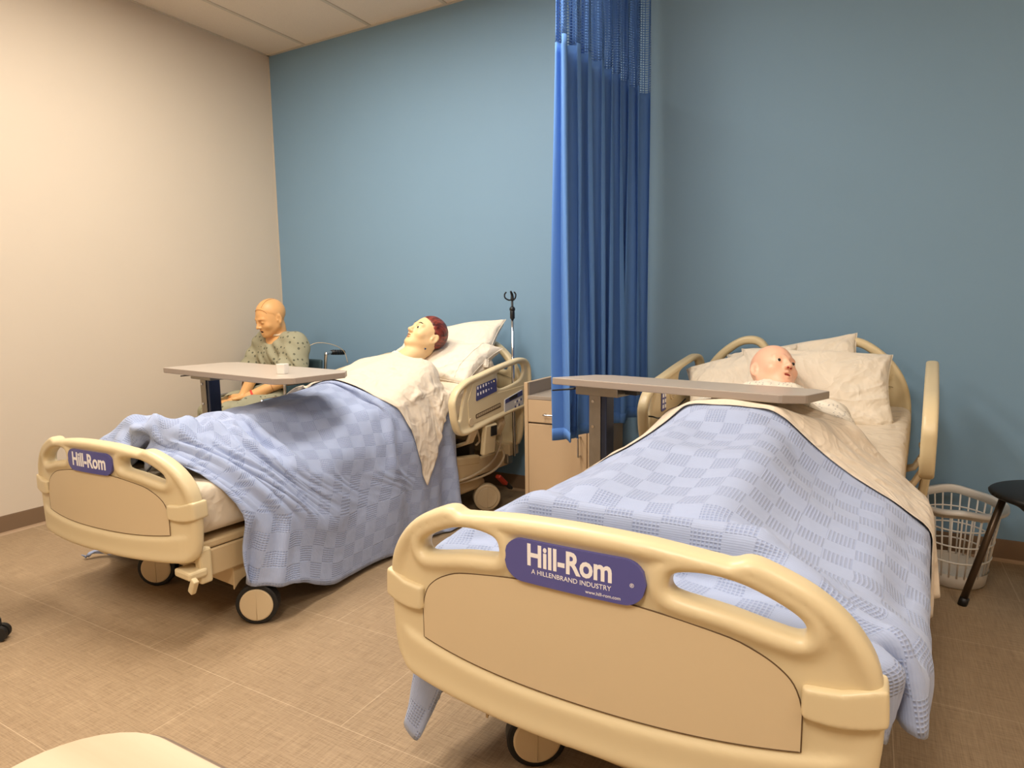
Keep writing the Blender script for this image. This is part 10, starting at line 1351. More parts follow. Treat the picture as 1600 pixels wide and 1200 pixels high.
4,-1,-1,1,0,-1,1,0,-1,1,0,1,1,0,-1,1,-1,-3,1,-2,-6,1,0,-3,9,-3,1,1,-3,5,-2,-3,5,-7,9,-6,0,0,1,0,-1,1,-3,2,1,0,1,0,0,0,0,0,0,-1,-1,-2,2,-6,0,-4,8,-2,-3,7,-5,6,-2,-4,7,-6,5,-5,7,-2,-4,4,-5,3,-1,-1,0,4,-5,4,0,1,1,-4,2,1,-1,-4,2,-1,-8,-1,-1,1,1,3,-2,3,-1,-3,6,-3,4,-4,5,-2,-1,4,-2,-1,1,0,-1,0,1,0,1,-1,1,0,0,1,-1,-2,-1,1,-1,-12,2,0,-1,1,0,1,1,0,3,-4,0,1,2,0,0,7,-4,1,0,3,-5,2,0,0,1,0,0,0,1,-1,1,0,-2,1,-3,3,-7,-2,2,-4,-2,1,0,0,0,0,3,2,0,2,0,2,-4,5,-3,5,-4,2,0,1,-2,1,4,-8,7,-3,1,2,-3,1,-2,4,-1,-11,-2,2,3,-1,-4,-1,1,1,2,-1,-1,1,-1,3,-1,3,-2,5,-4,5,-2,4,-2,-2,5,-6,4,-1,1,2,-1,1,-3,2,1,-2,-14,-1,-2,-2,3,4,1,-3,0,0,1,3,0,2,-2,4,1,0,-5,5,-3,4,-1,0,1,0,1,2,-2,0,1,0,-1,0,4,-3,4,-18,-1,0,2,0,0,3,5,2,0,-2,-3,0,0,0,-1,2,-1,4,-3,3,0,1,0,4,-2,2,-2,1,-1,0,2,0,2,-1,3,-1,-19,3,0,2,-1,2,1,1,2,4,5,-1,-5,2,-1,-1,-5,-2,0,3,-1,1,0,1,0,2,2,0,-2,1,1,0,1,-2,3,-4,-1,-16,0,4,-1,2,1,1,0,-1,0,0,4,6,-6,-5,0,-3,3,-2,-1,2,-1,2,0,1,1,2,1,2,-1,0,-1,0,4,-4,5,-1,-13,3,-2,1,2,0,0,-1,-1,-1,
-1,0,-1,2,5,-4,0,-2,0,1,-2,3,-2,2,0,1,0,0,1,2,0,1,1,-2,5,-4,2,-10,-1,1,0,1,-2,0,-1,0,-3,0,-2,-1,1,0,3,3,-1,-1,-1,3,-3,2,0,0,2,-1,3,0,0,0,0,0,2,-3,7,-3,-11,0,-2,2,-3,1,-1,0,-3,1,-2,0,0,0,-2,1,3,4,2,-2,-1,2,-1,0,3,-2,1,-3,2,0,1,1,-1,0,4,-5,10,-14,-2,2,-2,-1,-1,-1,0,2,-3,1,1,0,1,2,0,0,1,3,5,-4,-1,1,3,-4,-2,0,1,0,1,1,-1,2,0,-1,6,-8,-19,0,-1,0,0,1,-1,1,-1,4,-2,1,3,0,1,0,2,2,-2,1,3,2,-3,-1,-4,2,-1,0,0,0,1,0,0,0,1,0,6,-22,0,1,0,1,-1,1,1,3,0,4,0,-1,1,1,3,-1,0,0,0,0,0,4,-4,4,-8,3,-1,-1,0,0,0,1,1,-1,0,-1,-23,1,1,0,1,3,1,1,0,3,0,2,1,1,0,0,0,0,0,-1,-1,1,-2,2,1,5,-9,0,-1,2,-2,2,-1,0,1,-1,3,-21,1,1,2,2,0,2,1,2,0,1,1,1,-1,1,-1,-1,0,-1,0,-2,-1,-1,-1,0,5,6,-4,-3,-2,0,1,-1,1,0,1,0,-17,2,0,2,1,0,1,1,1,0,1,-1,0,0,0,-1,0,-1,-1,-1,1,-3,3,-1,-3,0,2,7,-1,-4,0,0,0,-1,1,1,0,-13,1,1,0,0,2,0,-1,0,0,0,0,-1,0,-2,0,0,-1,-1,0,2,-2,-2,3,-1,-2,0,1,6,1,-3,-1,1,1,-1,0,0,-10,0,0,0,0,-1,-1,1,-1,0,-1,-1,0,0,-1,0,2,-3,3,-1,0,-1,0,-1,6,-4,1,0,0,4,3,-6,1,-2,1,0,0,-11,0,-1,
-1,0,-1,0,-1,-1,0,-1,0,0,-1,2,2,-2,0,1,-1,0,3,2,0,-1,2,-1,1,4,-3,0,4,-6,0,-1,5,-6,-14,-1,0,-1,-1,0,-1,-1,1,-1,1,0,-1,3,1,-2,0,5,-3,1,1,4,-2,0,0,4,2,1,-2,-3,0,1,4,-1,-4,-1,0,-18,-1,0,0,-1,0,0,1,-1,1,0,2,1,1,-1,1,2,0,1,0,2,0,0,0,1,0,1,0,1,6,-6,-2,1,1,3,-6,-1,-21,1,-1,1,0,0,1,0,1,0,1,0,3,-1,1,2,1,0,0,2,1,0,0,-1,0,1,0,0,-1,2,4,-1,-6,2,0,-2,4,-20,0,1,0,1,1,1,0,1,1,0,2,0,0,1,1,1,0,0,2,-1,1,2,1,-1,-3,-1,0,0,-1,6,-2,-1,-2,-2,1,4,-18,1,1,1,1,1,0,1,0,1,0,0,0,1,1,1,0,-1,1,0,1,-2,1,-1,1,1,-2,0,-2,0,-2,8,2,-7,5,3,-6,-14,1,1,0,1,0,1,0,0,0,1,0,0,0,-1,0,0,0,1,0,0,-2,0,2,-3,1,1,-1,-2,-1,2,-3,8,1,-1,1,-1,-11,0,1,0,1,0,-1,1,0,-1,0,-1,-1,0,1,-1,0,3,-1,-3,0,4,-3,-2,1,-1,0,-1,2,-1,-1,3,-1,10,1,-8,7,-11,1,-1,1,-1,0,0,-1,0,-1,-1,0,0,0,-1,0,0,0,-1,2,-1,-1,5,-1,-4,-1,1,0,1,-1,0,-1,1,1,-1,13,-2,-14,0,1,0,-1,0,0,-1,-1,0,0,-1,-1,0,1,-1,1,-1,0,-1,1,1,-1,0,4,-3,0,1,-1,3,-2,0,0,0,6,-2,2,
],
'RS': [
-539,-1,-4,0,3,0,-7,0,7,1,-7,-2,3,-1,-2,5,1,5,0,-2,1,-7,-5,3,5,3,-1,1,1,-7,-2,7,1,-5,7,1,8,-4,0,7,0,-7,1,10,-3,-13,-2,14,3,-8,2,3,-8,0,2,-1,3,0,7,0,-9,0,3,4,-3,-6,12,2,-12,0,9,-12,1,0,2,0,-6,0,4,4,-4,1,0,-1,-8,2,11,1,-3,-1,0,-8,3,6,0,-6,1,8,-3,-7,3,-1,1,-5,1,9,5,-5,0,-2,-3,0,0,2,2,-1,-8,0,5,4,2,-5,-3,-5,4,1,3,-2,6,0,-10,-1,11,0,-2,3,0,-10,5,3,-3,5,-1,-8,7,5,-4,-3,0,4,-1,-6,1,6,-1,-6,5,-2,6,3,-2,-7,-2,6,-2,-1,0,0,0,-8,5,0,-4,5,5,-1,-4,5,2,0,0,-9,7,3,-3,-1,-2,2,8,-4,-3,2,5,1,0,-2,-2,4,-1,3,-6,3,-4,1,1,3,2,-1,0,-1,-4,-1,0,5,-1,-2,-6,7,0,-6,1,3,23,0,2,-3,5,0,0,-2,-4,5,2,-3,-1,2,1,1,-3,3,-1,2,-3,1,0,0,0,1,-1,0,0,3,-2,4,-4,4,0,-2,1,29,0,-1,-2,-1,3,-2,1,0,-1,-2,3,-2,0,-4,0,6,-2,-2,2,0,-1,0,1,0,1,0,-1,4,-3,0,1,0,0,-1,0,-2,27,-3,-1,2,0,-1,1,-3,2,-4,4,-3,0,1,3,1,-2,1,0,-3,1,2,-1,-1,2,-4,3,2,-4,1,1,-2,-4,0,0,4,-1,21,2,2,-3,2,-2,2,2,-5,2,-2,3,1,-1,2,0,-2,-1,0,2,-1,-1,1,1,-2,3,-3,1,3,0,-7,1,4,-1,1,0,-2,29,0,-1,1,-2,2,0,-1,1,-1,2,-1,0,1,-1,-2,-1,1,1,-3,2,-1,1,-2,1,0,0,-2,1,1,
4,-1,-2,-1,1,-3,-1,28,0,1,-1,-1,1,0,-1,3,-1,-2,1,1,-1,-2,-2,4,-1,-1,0,0,0,-2,3,-3,0,1,2,-2,0,-1,-2,-3,0,1,2,1,29,0,-2,0,0,-1,2,0,-2,3,0,-2,0,-2,-2,4,-3,1,0,0,0,1,-1,0,1,-1,-1,-1,2,-1,-2,1,-2,-3,-2,1,5,27,1,-1,-1,1,1,-2,1,-2,-2,2,2,-3,-1,1,1,0,0,-1,0,0,0,2,-4,0,-2,3,0,0,-1,0,-2,0,3,-6,-2,2,28,-1,0,-1,1,-1,-1,-2,0,2,-1,-1,0,-1,3,0,0,-3,2,1,-4,-1,2,1,-3,5,-3,-2,-5,0,4,0,-1,2,2,-5,-5,27,-1,0,1,0,-2,0,-2,1,-2,1,0,-3,4,0,-1,-2,2,-2,-1,1,2,-3,-2,6,-3,0,4,-4,1,-1,-4,4,-3,3,2,-2,26,1,-2,1,-1,0,-2,1,1,-3,-1,0,1,1,-2,0,0,-2,2,1,0,-2,1,1,-2,3,4,-8,4,1,-6,8,4,-1,-1,1,0,26,0,0,1,-2,-1,-1,1,-1,0,-2,-1,3,0,-1,-2,4,1,-1,1,1,1,0,2,0,-2,-1,4,1,-3,4,-2,-2,3,0,0,0,25,-1,1,0,-1,-1,0,1,0,4,-1,2,-1,-1,3,1,-1,1,0,0,1,0,0,-1,1,0,-1,1,0,0,0,-1,0,0,-1,0,1,24,-1,2,-2,0,2,1,2,2,0,2,-1,1,1,-1,0,1,-2,1,0,0,0,-1,1,0,-1,0,0,-1,1,-1,1,0,-1,0,-1,1,23,1,-2,4,2,0,2,0,1,0,1,0,0,0,0,0,-2,2,-1,0,0,0,0,1,-1,0,0,-2,2,-1,0,-1,1,0,0,0,-1,32,-1,1,-1,1,0,0,1,-1,0,-1,0,1,-2,0,0,1,0,-1,0,0,0,-1,
-1,3,0,-1,0,-1,-2,2,1,-1,0,-1,1,1,31,2,0,0,0,-1,0,-1,0,0,1,0,-2,1,0,-1,0,-2,1,1,-1,0,0,1,-1,0,-1,0,-2,3,-1,-1,1,-1,2,0,-1,34,-1,0,0,-1,1,-1,0,0,-1,0,-1,1,-1,0,0,0,1,-1,-1,-1,-1,2,-1,0,-2,2,-2,1,1,-2,1,1,0,1,0,1,32,1,0,-1,1,-1,1,-1,0,1,-2,1,-1,1,-1,0,0,0,0,0,0,0,0,-1,-2,1,0,1,1,-3,1,0,0,1,0,0,0,34,-1,0,1,-1,1,-1,0,0,-1,1,-1,0,0,0,1,-1,0,0,-1,1,0,0,0,0,0,-2,1,0,0,1,0,-2,1,0,1,-1,33,0,0,0,0,-1,1,0,-1,1,-1,1,0,-1,1,-2,1,-1,2,-1,0,0,0,0,-2,0,2,0,0,0,-1,1,0,-1,0,1,0,33,0,0,0,0,0,-1,0,0,-1,1,-2,0,1,-2,2,0,-1,-1,2,0,-1,1,0,-2,2,-1,-1,1,1,0,-1,1,1,-1,-1,1,32,1,0,0,0,0,0,0,-1,0,-1,1,0,-2,0,0,-2,2,-1,-1,-1,2,0,-1,1,-2,2,0,-3,2,0,2,-1,0,0,2,-1,29,2,0,1,1,0,0,-1,0,0,0,-1,-1,1,1,-2,1,-1,0,-1,1,0,-3,2,-1,1,-3,3,-1,-1,1,-2,1,0,1,0,1,27,-4,4,-4,2,2,2,1,2,0,-1,1,0,0,-1,1,-1,0,-1,2,-2,-1,2,-2,1,-1,1,-3,3,-1,0,0,0,0,0,0,0,24,1,-1,0,0,0,2,1,2,0,2,0,1,0,0,0,0,0,0,-1,0,0,-1,2,0,-1,-1,0,0,-1,-1,2,0,0,-1,1,0,24,0,-1,1,1,0,0,-1,0,3,2,1,1,0,1,0,
0,0,0,0,0,0,0,-1,0,0,-1,1,-1,0,1,-1,1,-1,0,0,0,25,0,-1,1,-1,2,-3,4,-4,0,1,1,1,0,0,1,1,1,2,0,0,1,-1,0,0,1,-1,0,0,0,-1,1,-3,1,2,-1,0,25,2,-1,2,-3,0,0,0,0,0,-2,-1,1,1,-1,-3,1,-1,3,-1,4,-1,2,3,2,-6,4,1,1,0,-1,0,-1,1,0,0,0,27,1,0,-1,-2,-1,1,0,0,0,-2,1,-1,2,-2,3,-3,-1,-2,0,0,1,2,1,-5,6,-5,3,-2,5,4,0,1,0,0,-1,0,27,0,1,-1,0,-2,0,0,1,-1,0,0,0,-1,1,-3,3,-1,-3,3,-4,2,2,-2,0,-4,5,-7,3,-4,-2,5,4,1,3,1,1,28,-2,1,-1,1,1,-2,-1,1,0,1,-3,1,-3,3,-1,1,0,1,-3,0,-1,1,-3,4,-2,-2,2,1,-2,-1,-2,3,-1,-1,0,0,29,0,-2,2,-1,0,-1,-2,1,1,0,-1,-3,3,-1,0,-3,4,1,-1,1,-3,-1,-1,1,1,-1,1,-3,1,3,-5,-1,1,-3,2,-2,29,0,-1,0,1,0,0,-1,-2,1,-1,2,0,-4,1,0,2,-2,2,-1,-1,0,-4,4,1,0,-1,-1,1,-2,-1,0,-2,-2,3,-2,0,30,-2,0,0,3,-2,0,0,-1,-2,0,1,1,-1,-1,1,0,-1,-1,4,-1,1,-3,-1,1,-1,0,1,-3,2,-1,-1,-1,-1,0,-2,2,26,2,-2,2,-4,2,2,-1,0,-1,-1,0,-2,5,0,-1,-1,0,-2,2,-1,0,4,-3,-1,2,-1,0,0,0,-3,3,-3,2,-5,3,-2,27,-2,4,-5,3,-3,0,0,1,-3,1,-2,1,-4,4,0,0,4,-4,-5,5,1,-3,2,-1,2,0,0,1,2,3,-3,1,-2,-1,0,0,29,1,-3,1,-1,0,0,-1,0,
2,-3,-1,0,0,-3,2,2,-7,4,1,-1,-2,3,-1,1,1,0,-2,0,-3,0,-1,-1,2,4,-4,1,22,1,2,2,0,1,-1,1,-3,3,2,0,-1,1,-3,0,-3,6,-1,0,-3,0,-2,1,-2,2,1,0,0,0,-1,1,-1,-3,0,0,0,0,0,0,1,5,-2,1,0,3,-2,9,3,2,-3,7,1,-3,1,3,2,2,1,-4,2,2,-1,1,1,0,-1,-1,-1,1,-1,-3,0,-2,0,2,2,0,-7,2,1,6,2,-1,-10,-4,6,1,-5,6,1,-1,1,2,-5,-1,5,-1,1,6,-3,1,-1,2,3,0,3,1,0,5,3,2,-3,2,0,1,4,-3,-2,-3,3,-4,8,0,3,4,-8,-2,4,-8,-1,5,4,-3,2,-2,-7,9,-2,1,-3,0,0,-2,3,-1,-1,-1,0,3,-5,2,0,1,1,1,-3,-4,5,1,2,1,-4,2,-2,-1,2,-5,7,-3,5,-5,-3,4,-3,2,3,-2,-3,1,1,0,1,0,-4,1,-4,6,-4,3,-2,4,-7,5,-2,1,1,-7,7,7,-8,1,-7,1,8,-5,6,-4,-1,3,-6,3,-1,0,6,-3,-1,0,-2,4,-3,0,1,-1,-1,1,2,2,-7,6,-5,1,5,-6,8,2,-10,7,-2,-2,3,-3,-1,0,1,0,-3,7,-9,6,-3,1,1,2,-2,0,-1,-3,6,-1,3,-4,6,-2,0,2,-7,2,5,-8,8,-3,2,1,-6,3,-1,2,1,2,-4,-3,3,5,-8,2,0,0,0,-1,3,-2,-1,1,3,-2,1,-3,2,-2,6,-7,-1,3,4,-7,4,0,4,-1,1,0,0,-2,-4,2,-2,-1,6,-4,2,1,0,0,-1,-3,4,-1,3,-2,-1,-2,0,1090,8,7,7,7,8,3,8,3,8,4,8,7,7,8,6,7,7,7,8,8,3,5,7,6,7,8,8,8,3,8,3,8,6,5,7,3,-4,0,
0,1,0,0,4,-1,2,0,0,-1,-1,1,0,1,1,-4,1,0,0,5,0,0,0,-2,-1,0,-1,2,0,3,0,1,1,0,-1,-3,-1,1,0,1,-2,1,1,0,-1,4,0,-1,0,0,0,0,4,0,-3,0,-2,1,1,2,3,-3,-1,0,3,0,1,-3,1,0,1,5,-4,1,0,0,0,1,0,-1,3,1,-3,1,3,-3,0,1,0,-1,0,3,0,0,1,0,-2,0,3,1,1,-1,-3,0,3,-2,2,-1,0,-1,-1,0,-1,0,1,-1,1,-1,0,3,0,-1,3,0,-2,-1,2,-1,0,0,1,1,0,2,-1,1,0,-1,1,-1,0,0,1,-2,1,1,-3,1,0,0,-1,0,1,0,1,-1,0,0,0,0,0,2,1,0,0,0,-1,1,0,0,0,1,0,1,2,0,-1,0,-3,0,2,0,0,-3,0,0,1,1,-1,0,0,1,-1,0,0,1,0,0,0,0,-1,0,1,1,0,0,0,0,1,-1,-1,-1,-5,3,2,3,1,0,-1,-1,-2,0,0,0,0,1,-1,0,-1,2,0,0,0,0,-1,1,-1,1,1,-1,0,0,0,0,1,-1,1,0,-4,5,0,-1,0,1,0,0,1,-2,0,0,0,0,0,1,-1,0,0,0,0,0,0,2,-1,0,0,0,0,0,1,0,0,-1,-1,0,0,5,-1,0,0,0,-1,1,1,0,-2,0,0,0,0,0,0,2,-2,0,0,0,0,1,-1,-1,1,0,1,0,0,-1,1,0,0,1,1,-1,-2,1,1,0,0,1,-1,0,0,-2,0,0,-1,1,-1,1,-2,2,0,0,0,0,-1,1,1,0,0,-1,0,1,0,-1,0,0,1,-1,1,-1,-1,1,1,0,-1,0,0,-1,-3,0,1,1,-1,0,-1,0,1,0,0,1,-1,1,-1,-1,0,1,0,0,0,0,0,0,0,0,0,0,2,-1,1,-1,
-3,1,-1,1,1,-2,0,0,-1,0,1,0,0,0,0,1,-1,1,-1,-1,2,0,-1,1,0,-1,0,1,0,0,0,0,0,-1,2,-1,0,-1,-2,1,-1,0,-3,1,-1,0,1,0,0,1,-1,0,-1,1,0,-1,1,0,0,1,-1,0,1,0,0,0,0,-1,1,0,-1,1,0,0,0,1,-3,0,-1,-2,0,0,0,-1,1,0,-1,0,1,0,0,0,0,1,-1,1,-1,1,0,-1,1,-1,1,-1,-1,-1,1,2,0,-1,0,-3,1,2,-2,2,-3,0,1,-1,1,0,0,0,0,-1,1,0,-1,2,-1,1,-1,1,-1,1,0,0,1,-2,2,2,0,-2,-3,-2,2,-6,5,0,1,1,0,-2,-1,-1,2,0,0,0,0,0,0,-1,0,1,0,1,0,0,-1,1,0,0,0,0,1,0,-1,-1,1,3,0,-2,6,2,-6,0,1,0,-3,1,-1,1,-1,0,-1,1,1,-1,1,0,1,0,-1,0,1,1,-1,0,1,0,0,0,0,0,-3,1,0,2,-1,0,1,5,0,0,-2,-3,0,1,0,-1,0,1,0,0,1,0,0,0,0,1,0,-1,-1,1,0,-1,0,0,1,-1,-2,5,-2,1,0,2,1,-2,1,0,-1,2,-3,-1,1,0,1,0,0,1,0,1,-1,0,-1,0,0,0,0,1,-1,0,1,0,-1,0,-1,3,-2,2,0,0,1,-1,2,0,0,-1,0,-3,0,0,1,1,0,1,-1,-1,0,1,0,0,-1,0,0,1,0,1,-1,0,0,0,-2,2,0,1,0,0,0,0,0,1,-1,0,1,0,0,-1,0,-1,0,0,0,0,0,0,0,0,0,1,0,0,0,0,0,1,-1,0,1,2,-3,0,1,0,0,0,0,1,-1,1,-2,1,0,-3,1,0,0,0,0,0,0,2,0,-2,1,1,0,0,0,-1,1,0,-1,2,0,-1,0,0,
0,1,0,-1,-1,1,-1,0,-1,4,-1,0,-1,-1,0,0,0,0,0,1,-1,1,1,-1,0,0,0,0,1,-1,0,1,-1,0,2,0,0,0,-1,-1,1,0,-2,1,0,1,-1,2,0,-3,2,-1,0,-1,1,0,0,1,-1,1,1,0,0,0,0,0,0,0,0,0,0,-1,1,3,-1,0,-3,-1,1,1,0,0,0,0,0,1,-2,0,1,-1,1,-1,1,0,0,0,0,0,0,0,0,1,0,0,0,0,0,1,-1,0,0,-2,-1,4,-1,1,-1,0,0,0,0,1,-1,-1,0,1,-1,1,-1,0,0,-1,1,0,0,0,0,1,-1,0,0,1,-1,1,-1,2,-1,-1,2,-2,0,1,-1,1,0,1,0,0,-1,1,-1,0,0,0,0,1,-1,0,0,0,0,-1,0,1,-1,0,1,0,0,1,0,0,-1,0,-3,1,2,0,1,0,0,0,0,0,0,1,-1,-3,0,0,2,0,0,0,1,0,-1,1,-1,1,-1,0,0,0,0,-1,1,0,0,0,-1,3,0,0,0,0,0,0,0,0,0,1,-2,1,0,-1,0,-1,0,1,1,-1,0,0,0,1,-1,0,1,0,-1,0,1,-1,0,0,0,2,-2,0,2,0,0,0,1,0,-1,1,-1,0,0,1,2,-3,1,-2,0,-1,1,0,1,-1,1,-1,1,-1,0,1,0,-1,1,-1,1,-1,-1,1,1,0,0,1,0,0,0,0,0,0,0,0,-1,-1,2,0,1,-1,-1,0,-1,0,1,0,2,-1,0,1,-1,0,1,-1,1,-1,2,0,1,-3,0,0,0,1,-1,0,1,-1,0,0,0,-1,0,1,1,-1,0,0,0,1,-1,-1,-1,0,1,1,0,0,1,0,0,0,0,0,0,-2,3,-2,0,0,0,0,1,-3,1,1,-1,0,-1,1,0,-1,2,-2,2,-2,1,1,-2,1,-1,0,0,0,1,-1,
0,1,0,1,-1,2,1,-1,1,-2,0,0,0,-4,2,0,-2,1,0,0,-1,0,0,0,1,0,0,0,-1,2,0,0,-1,0,0,0,1,-1,0,-1,0,1,-1,3,-5,0,3,0,0,-1,0,-1,-2,1,1,0,-2,0,0,1,0,1,0,-1,0,1,1,-1,1,0,-1,0,-1,0,1,0,1,0,-1,-2,-3,6,-1,-2,0,-4,1,4,1,-3,1,1,0,0,-1,0,0,0,1,-1,1,0,-1,0,1,-1,1,1,0,0,0,0,-1,0,0,-2,2,-1,-1,2,1,0,4,1,-6,0,4,-3,0,-1,-3,2,0,0,0,-1,1,1,0,0,0,0,0,0,0,-1,1,0,0,0,1,-1,-1,0,4,-2,0,1,-1,0,1,4,-3,0,1,0,1,-2,0,0,1,-1,1,0,1,0,-1,1,0,1,-1,1,-1,0,0,0,0,-1,1,2,0,0,-1,0,0,2,0,-2,2,1,0,2,-1,0,-1,0,0,-1,1,0,0,0,0,1,-1,0,0,1,-1,2,0,0,-1,0,0,0,3,-1,0,0,0,0,-1,0,1,0,2,1,-2,1,0,-2,0,1,0,-1,1,0,0,0,1,0,0,0,0,0,0,0,0,0,1,0,0,-1,2,-1,1,-1,1,0,0,0,0,1,0,1,0,0,-1,0,-1,-1,1,0,0,0,1,0,0,1,0,0,0,-1,1,0,1,-1,0,0,0,-1,2,1,0,0,0,0,0,0,1,-1,1,0,0,-1,0,0,1,0,0,0,0,-1,1,0,-1,1,0,-2,2,-1,0,-1,1,0,1,0,0,0,1,1,-1,1,-1,1,0,-1,2,0,-1,0,-1,0,1,0,0,0,0,0,0,0,-1,1,-1,1,2,-1,0,-2,2,0,0,-1,1,0,0,1,-1,0,-1,2,-1,0,1,-1,0,1,0,-1,0,0,0,1,-1,1,0,0,-1,1,
-1,1,-1,1,-1,1,1,-1,1,0,0,-1,1,-1,0,1,0,1,-1,1,0,-1,1,-1,1,1,0,1,0,0,-1,0,0,0,1,0,-1,0,-1,0,-1,2,-1,1,0,0,1,0,-1,0,1,0,1,0,0,0,0,0,1,-2,2,-1,0,1,-1,0,0,1,0,0,-1,0,0,1,0,-1,0,1,-2,0,1,0,0,-3,1,2,0,-1,0,-1,1,-1,1,0,0,0,1,0,1,0,1,0,-1,1,0,0,-1,2,-1,0,-2,0,0,1,-1,1,-1,-1,-1,0,3,-1,0,-1,1,1,0,-1,1,-1,0,0,0,1,-1,0,0,0,0,1,-1,0,0,1,-1,-1,1,2,0,-3,0,1,1,-2,0,1,-1,-2,1,0,0,0,0,1,0,0,0,-1,1,0,0,1,0,0,0,1,-1,1,0,0,-1,0,2,-1,1,-2,5,-3,-2,-5,2,1,0,0,2,-1,0,0,0,-1,0,1,0,1,0,-1,0,0,0,1,0,1,0,0,0,0,0,0,0,-1,0,0,2,-5,-2,1,5,-3,-1,1,1,0,0,0,0,0,0,0,-1,0,0,0,1,0,0,1,-1,0,1,0,1,-2,0,0,1,0,0,1,-1,-2,2,-3,1,-3,2,0,0,-1,0,2,-1,1,0,0,0,0,0,0,0,0,0,0,-1,1,1,3,-1,0,1,-2,0,0,0,1,-1,1,0,-4,1,0,0,1,-2,0,1,0,-1,1,-1,0,0,0,0,0,0,1,1,0,-1,1,-1,1,406,1,1,1,1,0,2,1,2,1,1,0,0,0,0,1,0,0,0,-1,0,1,-1,-1,0,-1,0,0,0,2,0,0,-1,0,1,-1,2,29,-1,0,0,1,1,-2,1,-2,0,2,0,1,1,0,-1,0,1,0,1,0,-2,1,1,-1,2,-1,0,0,-1,-1,1,1,-2,0,0,0,28,1,1,-1,
-1,1,1,-1,2,1,-2,1,1,-1,1,0,0,-1,0,1,0,1,0,-1,1,-1,1,0,-1,-1,0,-1,0,1,0,1,-3,32,-1,-1,2,0,0,0,1,-1,0,1,0,-1,1,0,0,0,0,0,0,-1,0,1,0,-1,0,0,0,1,-1,0,-1,1,1,-2,0,0,33,1,0,0,0,0,0,0,0,-1,0,0,0,0,0,1,0,0,0,-2,1,0,-2,1,0,0,0,0,0,0,0,1,-1,0,0,0,1,34,1,0,-1,1,-1,1,-2,-2,2,0,-1,-2,2,-1,0,1,0,-3,3,-2,0,1,0,1,-1,0,1,-1,1,-4,4,-3,2,1,-1,-2,25,-1,-3,-1,-2,3,0,1,1,-6,0,3,0,-3,0,-2,1,-3,1,-3,1,0,0,0,1,1,3,-3,3,-7,1,-3,2,-3,-1,4,-3,17,-2,2,2,1,-6,2,-1,2,1,0,-3,1,1,3,0,-5,1,1,-1,1,2,-1,-1,0,-2,-1,4,-7,6,0,-2,1,1,1,-1,4,17,4,1,-4,1,0,-2,3,-3,5,-3,2,0,-2,-2,-1,1,-2,1,3,-1,-2,3,1,-3,6,-4,-3,6,-1,0,1,3,0,0,-3,2,19,-2,-4,5,-3,3,-2,-3,6,-2,2,-2,-3,1,-3,-1,4,3,1,-2,1,1,-1,-1,3,-5,5,-2,-4,-1,9,0,-2,-1,0,-1,2,17,0,0,0,1,-4,-1,4,-1,0,-4,1,2,-3,1,6,0,-1,-2,3,-1,1,-2,2,-1,1,-1,2,-1,-1,-6,1,0,4,-1,5,0,17,0,1,-1,3,-1,-1,0,-5,2,4,-2,-2,2,3,1,-4,1,1,0,-1,1,2,-3,3,0,-2,-2,3,0,0,2,4,-1,-1,-2,0,17,-1,3,1,-1,0,0,-1,2,-5,-1,3,2,2,2,-5,3,-1,1,0,0,-3,2,0,-1,0,2,1,-3,2,2,-1,1,2,
3,-1,-4,19,-1,1,1,-2,1,0,-1,2,4,-2,-3,2,3,-2,-1,-1,1,0,1,-1,0,-2,4,0,2,-3,0,0,1,0,2,-2,-1,4,1,-1,19,1,0,0,-1,1,1,2,0,-2,1,1,1,-1,-2,-1,1,3,-2,-2,5,1,-3,-1,2,-5,2,2,5,0,-2,-1,1,-2,-1,3,3,19,2,-2,1,-1,3,1,0,0,1,-1,1,1,-2,-2,3,1,-3,2,1,-1,-2,3,2,-6,2,-1,-3,4,-3,1,3,0,2,-3,0,1,21,-2,3,-2,2,-2,3,0,-1,2,2,-1,-1,-2,3,-1,1,2,-2,-1,-1,3,-2,-1,2,-3,-3,6,-4,0,4,-9,-9,5,-1,-1,1,21,0,0,-2,3,2,0,-1,0,1,1,0,-1,-1,1,2,-5,0,0,-1,-1,-3,0,-3,1,0,-5,-1,0,3,-10,6,7,-12,2,1,2,21,1,0,0,0,0,1,0,-1,-4,0,-1,-1,1,-4,-1,0,-6,0,-1,-1,-1,0,4,-2,-3,7,-7,-3,3,3,0,1,2,0,2,-3,23,1,-3,2,0,-1,-2,-4,-2,-1,-4,1,-4,-1,0,0,-2,4,-1,0,-1,1,4,-3,-4,5,-4,4,2,-5,4,0,-3,3,2,0,-2,23,0,2,-5,-2,0,-5,-1,-3,-1,0,-1,0,-1,3,-3,4,-2,2,-2,1,-1,1,-4,1,2,2,2,-3,2,1,0,-1,0,1,0,-1,7,5,-3,3,-3,0,1,-4,1,1,-1,1,0,3,-2,1,0,0,1,2,-2,1,-2,3,-3,-1,1,0,3,3,-4,-2,2,1,1,-2,0,2,-4,1,0,3,1,4,2,2,-1,-1,-1,5,-3,0,4,-3,4,-2,-2,4,-1,1,-3,1,0,2,1,3,-6,2,3,-3,2,-5,1,0,-1,3,1,1,2,-1,0,3,0,1,2,2,-4,5,-1,0,2,-4,3,0,1,2,-3,2,0,3,-3,
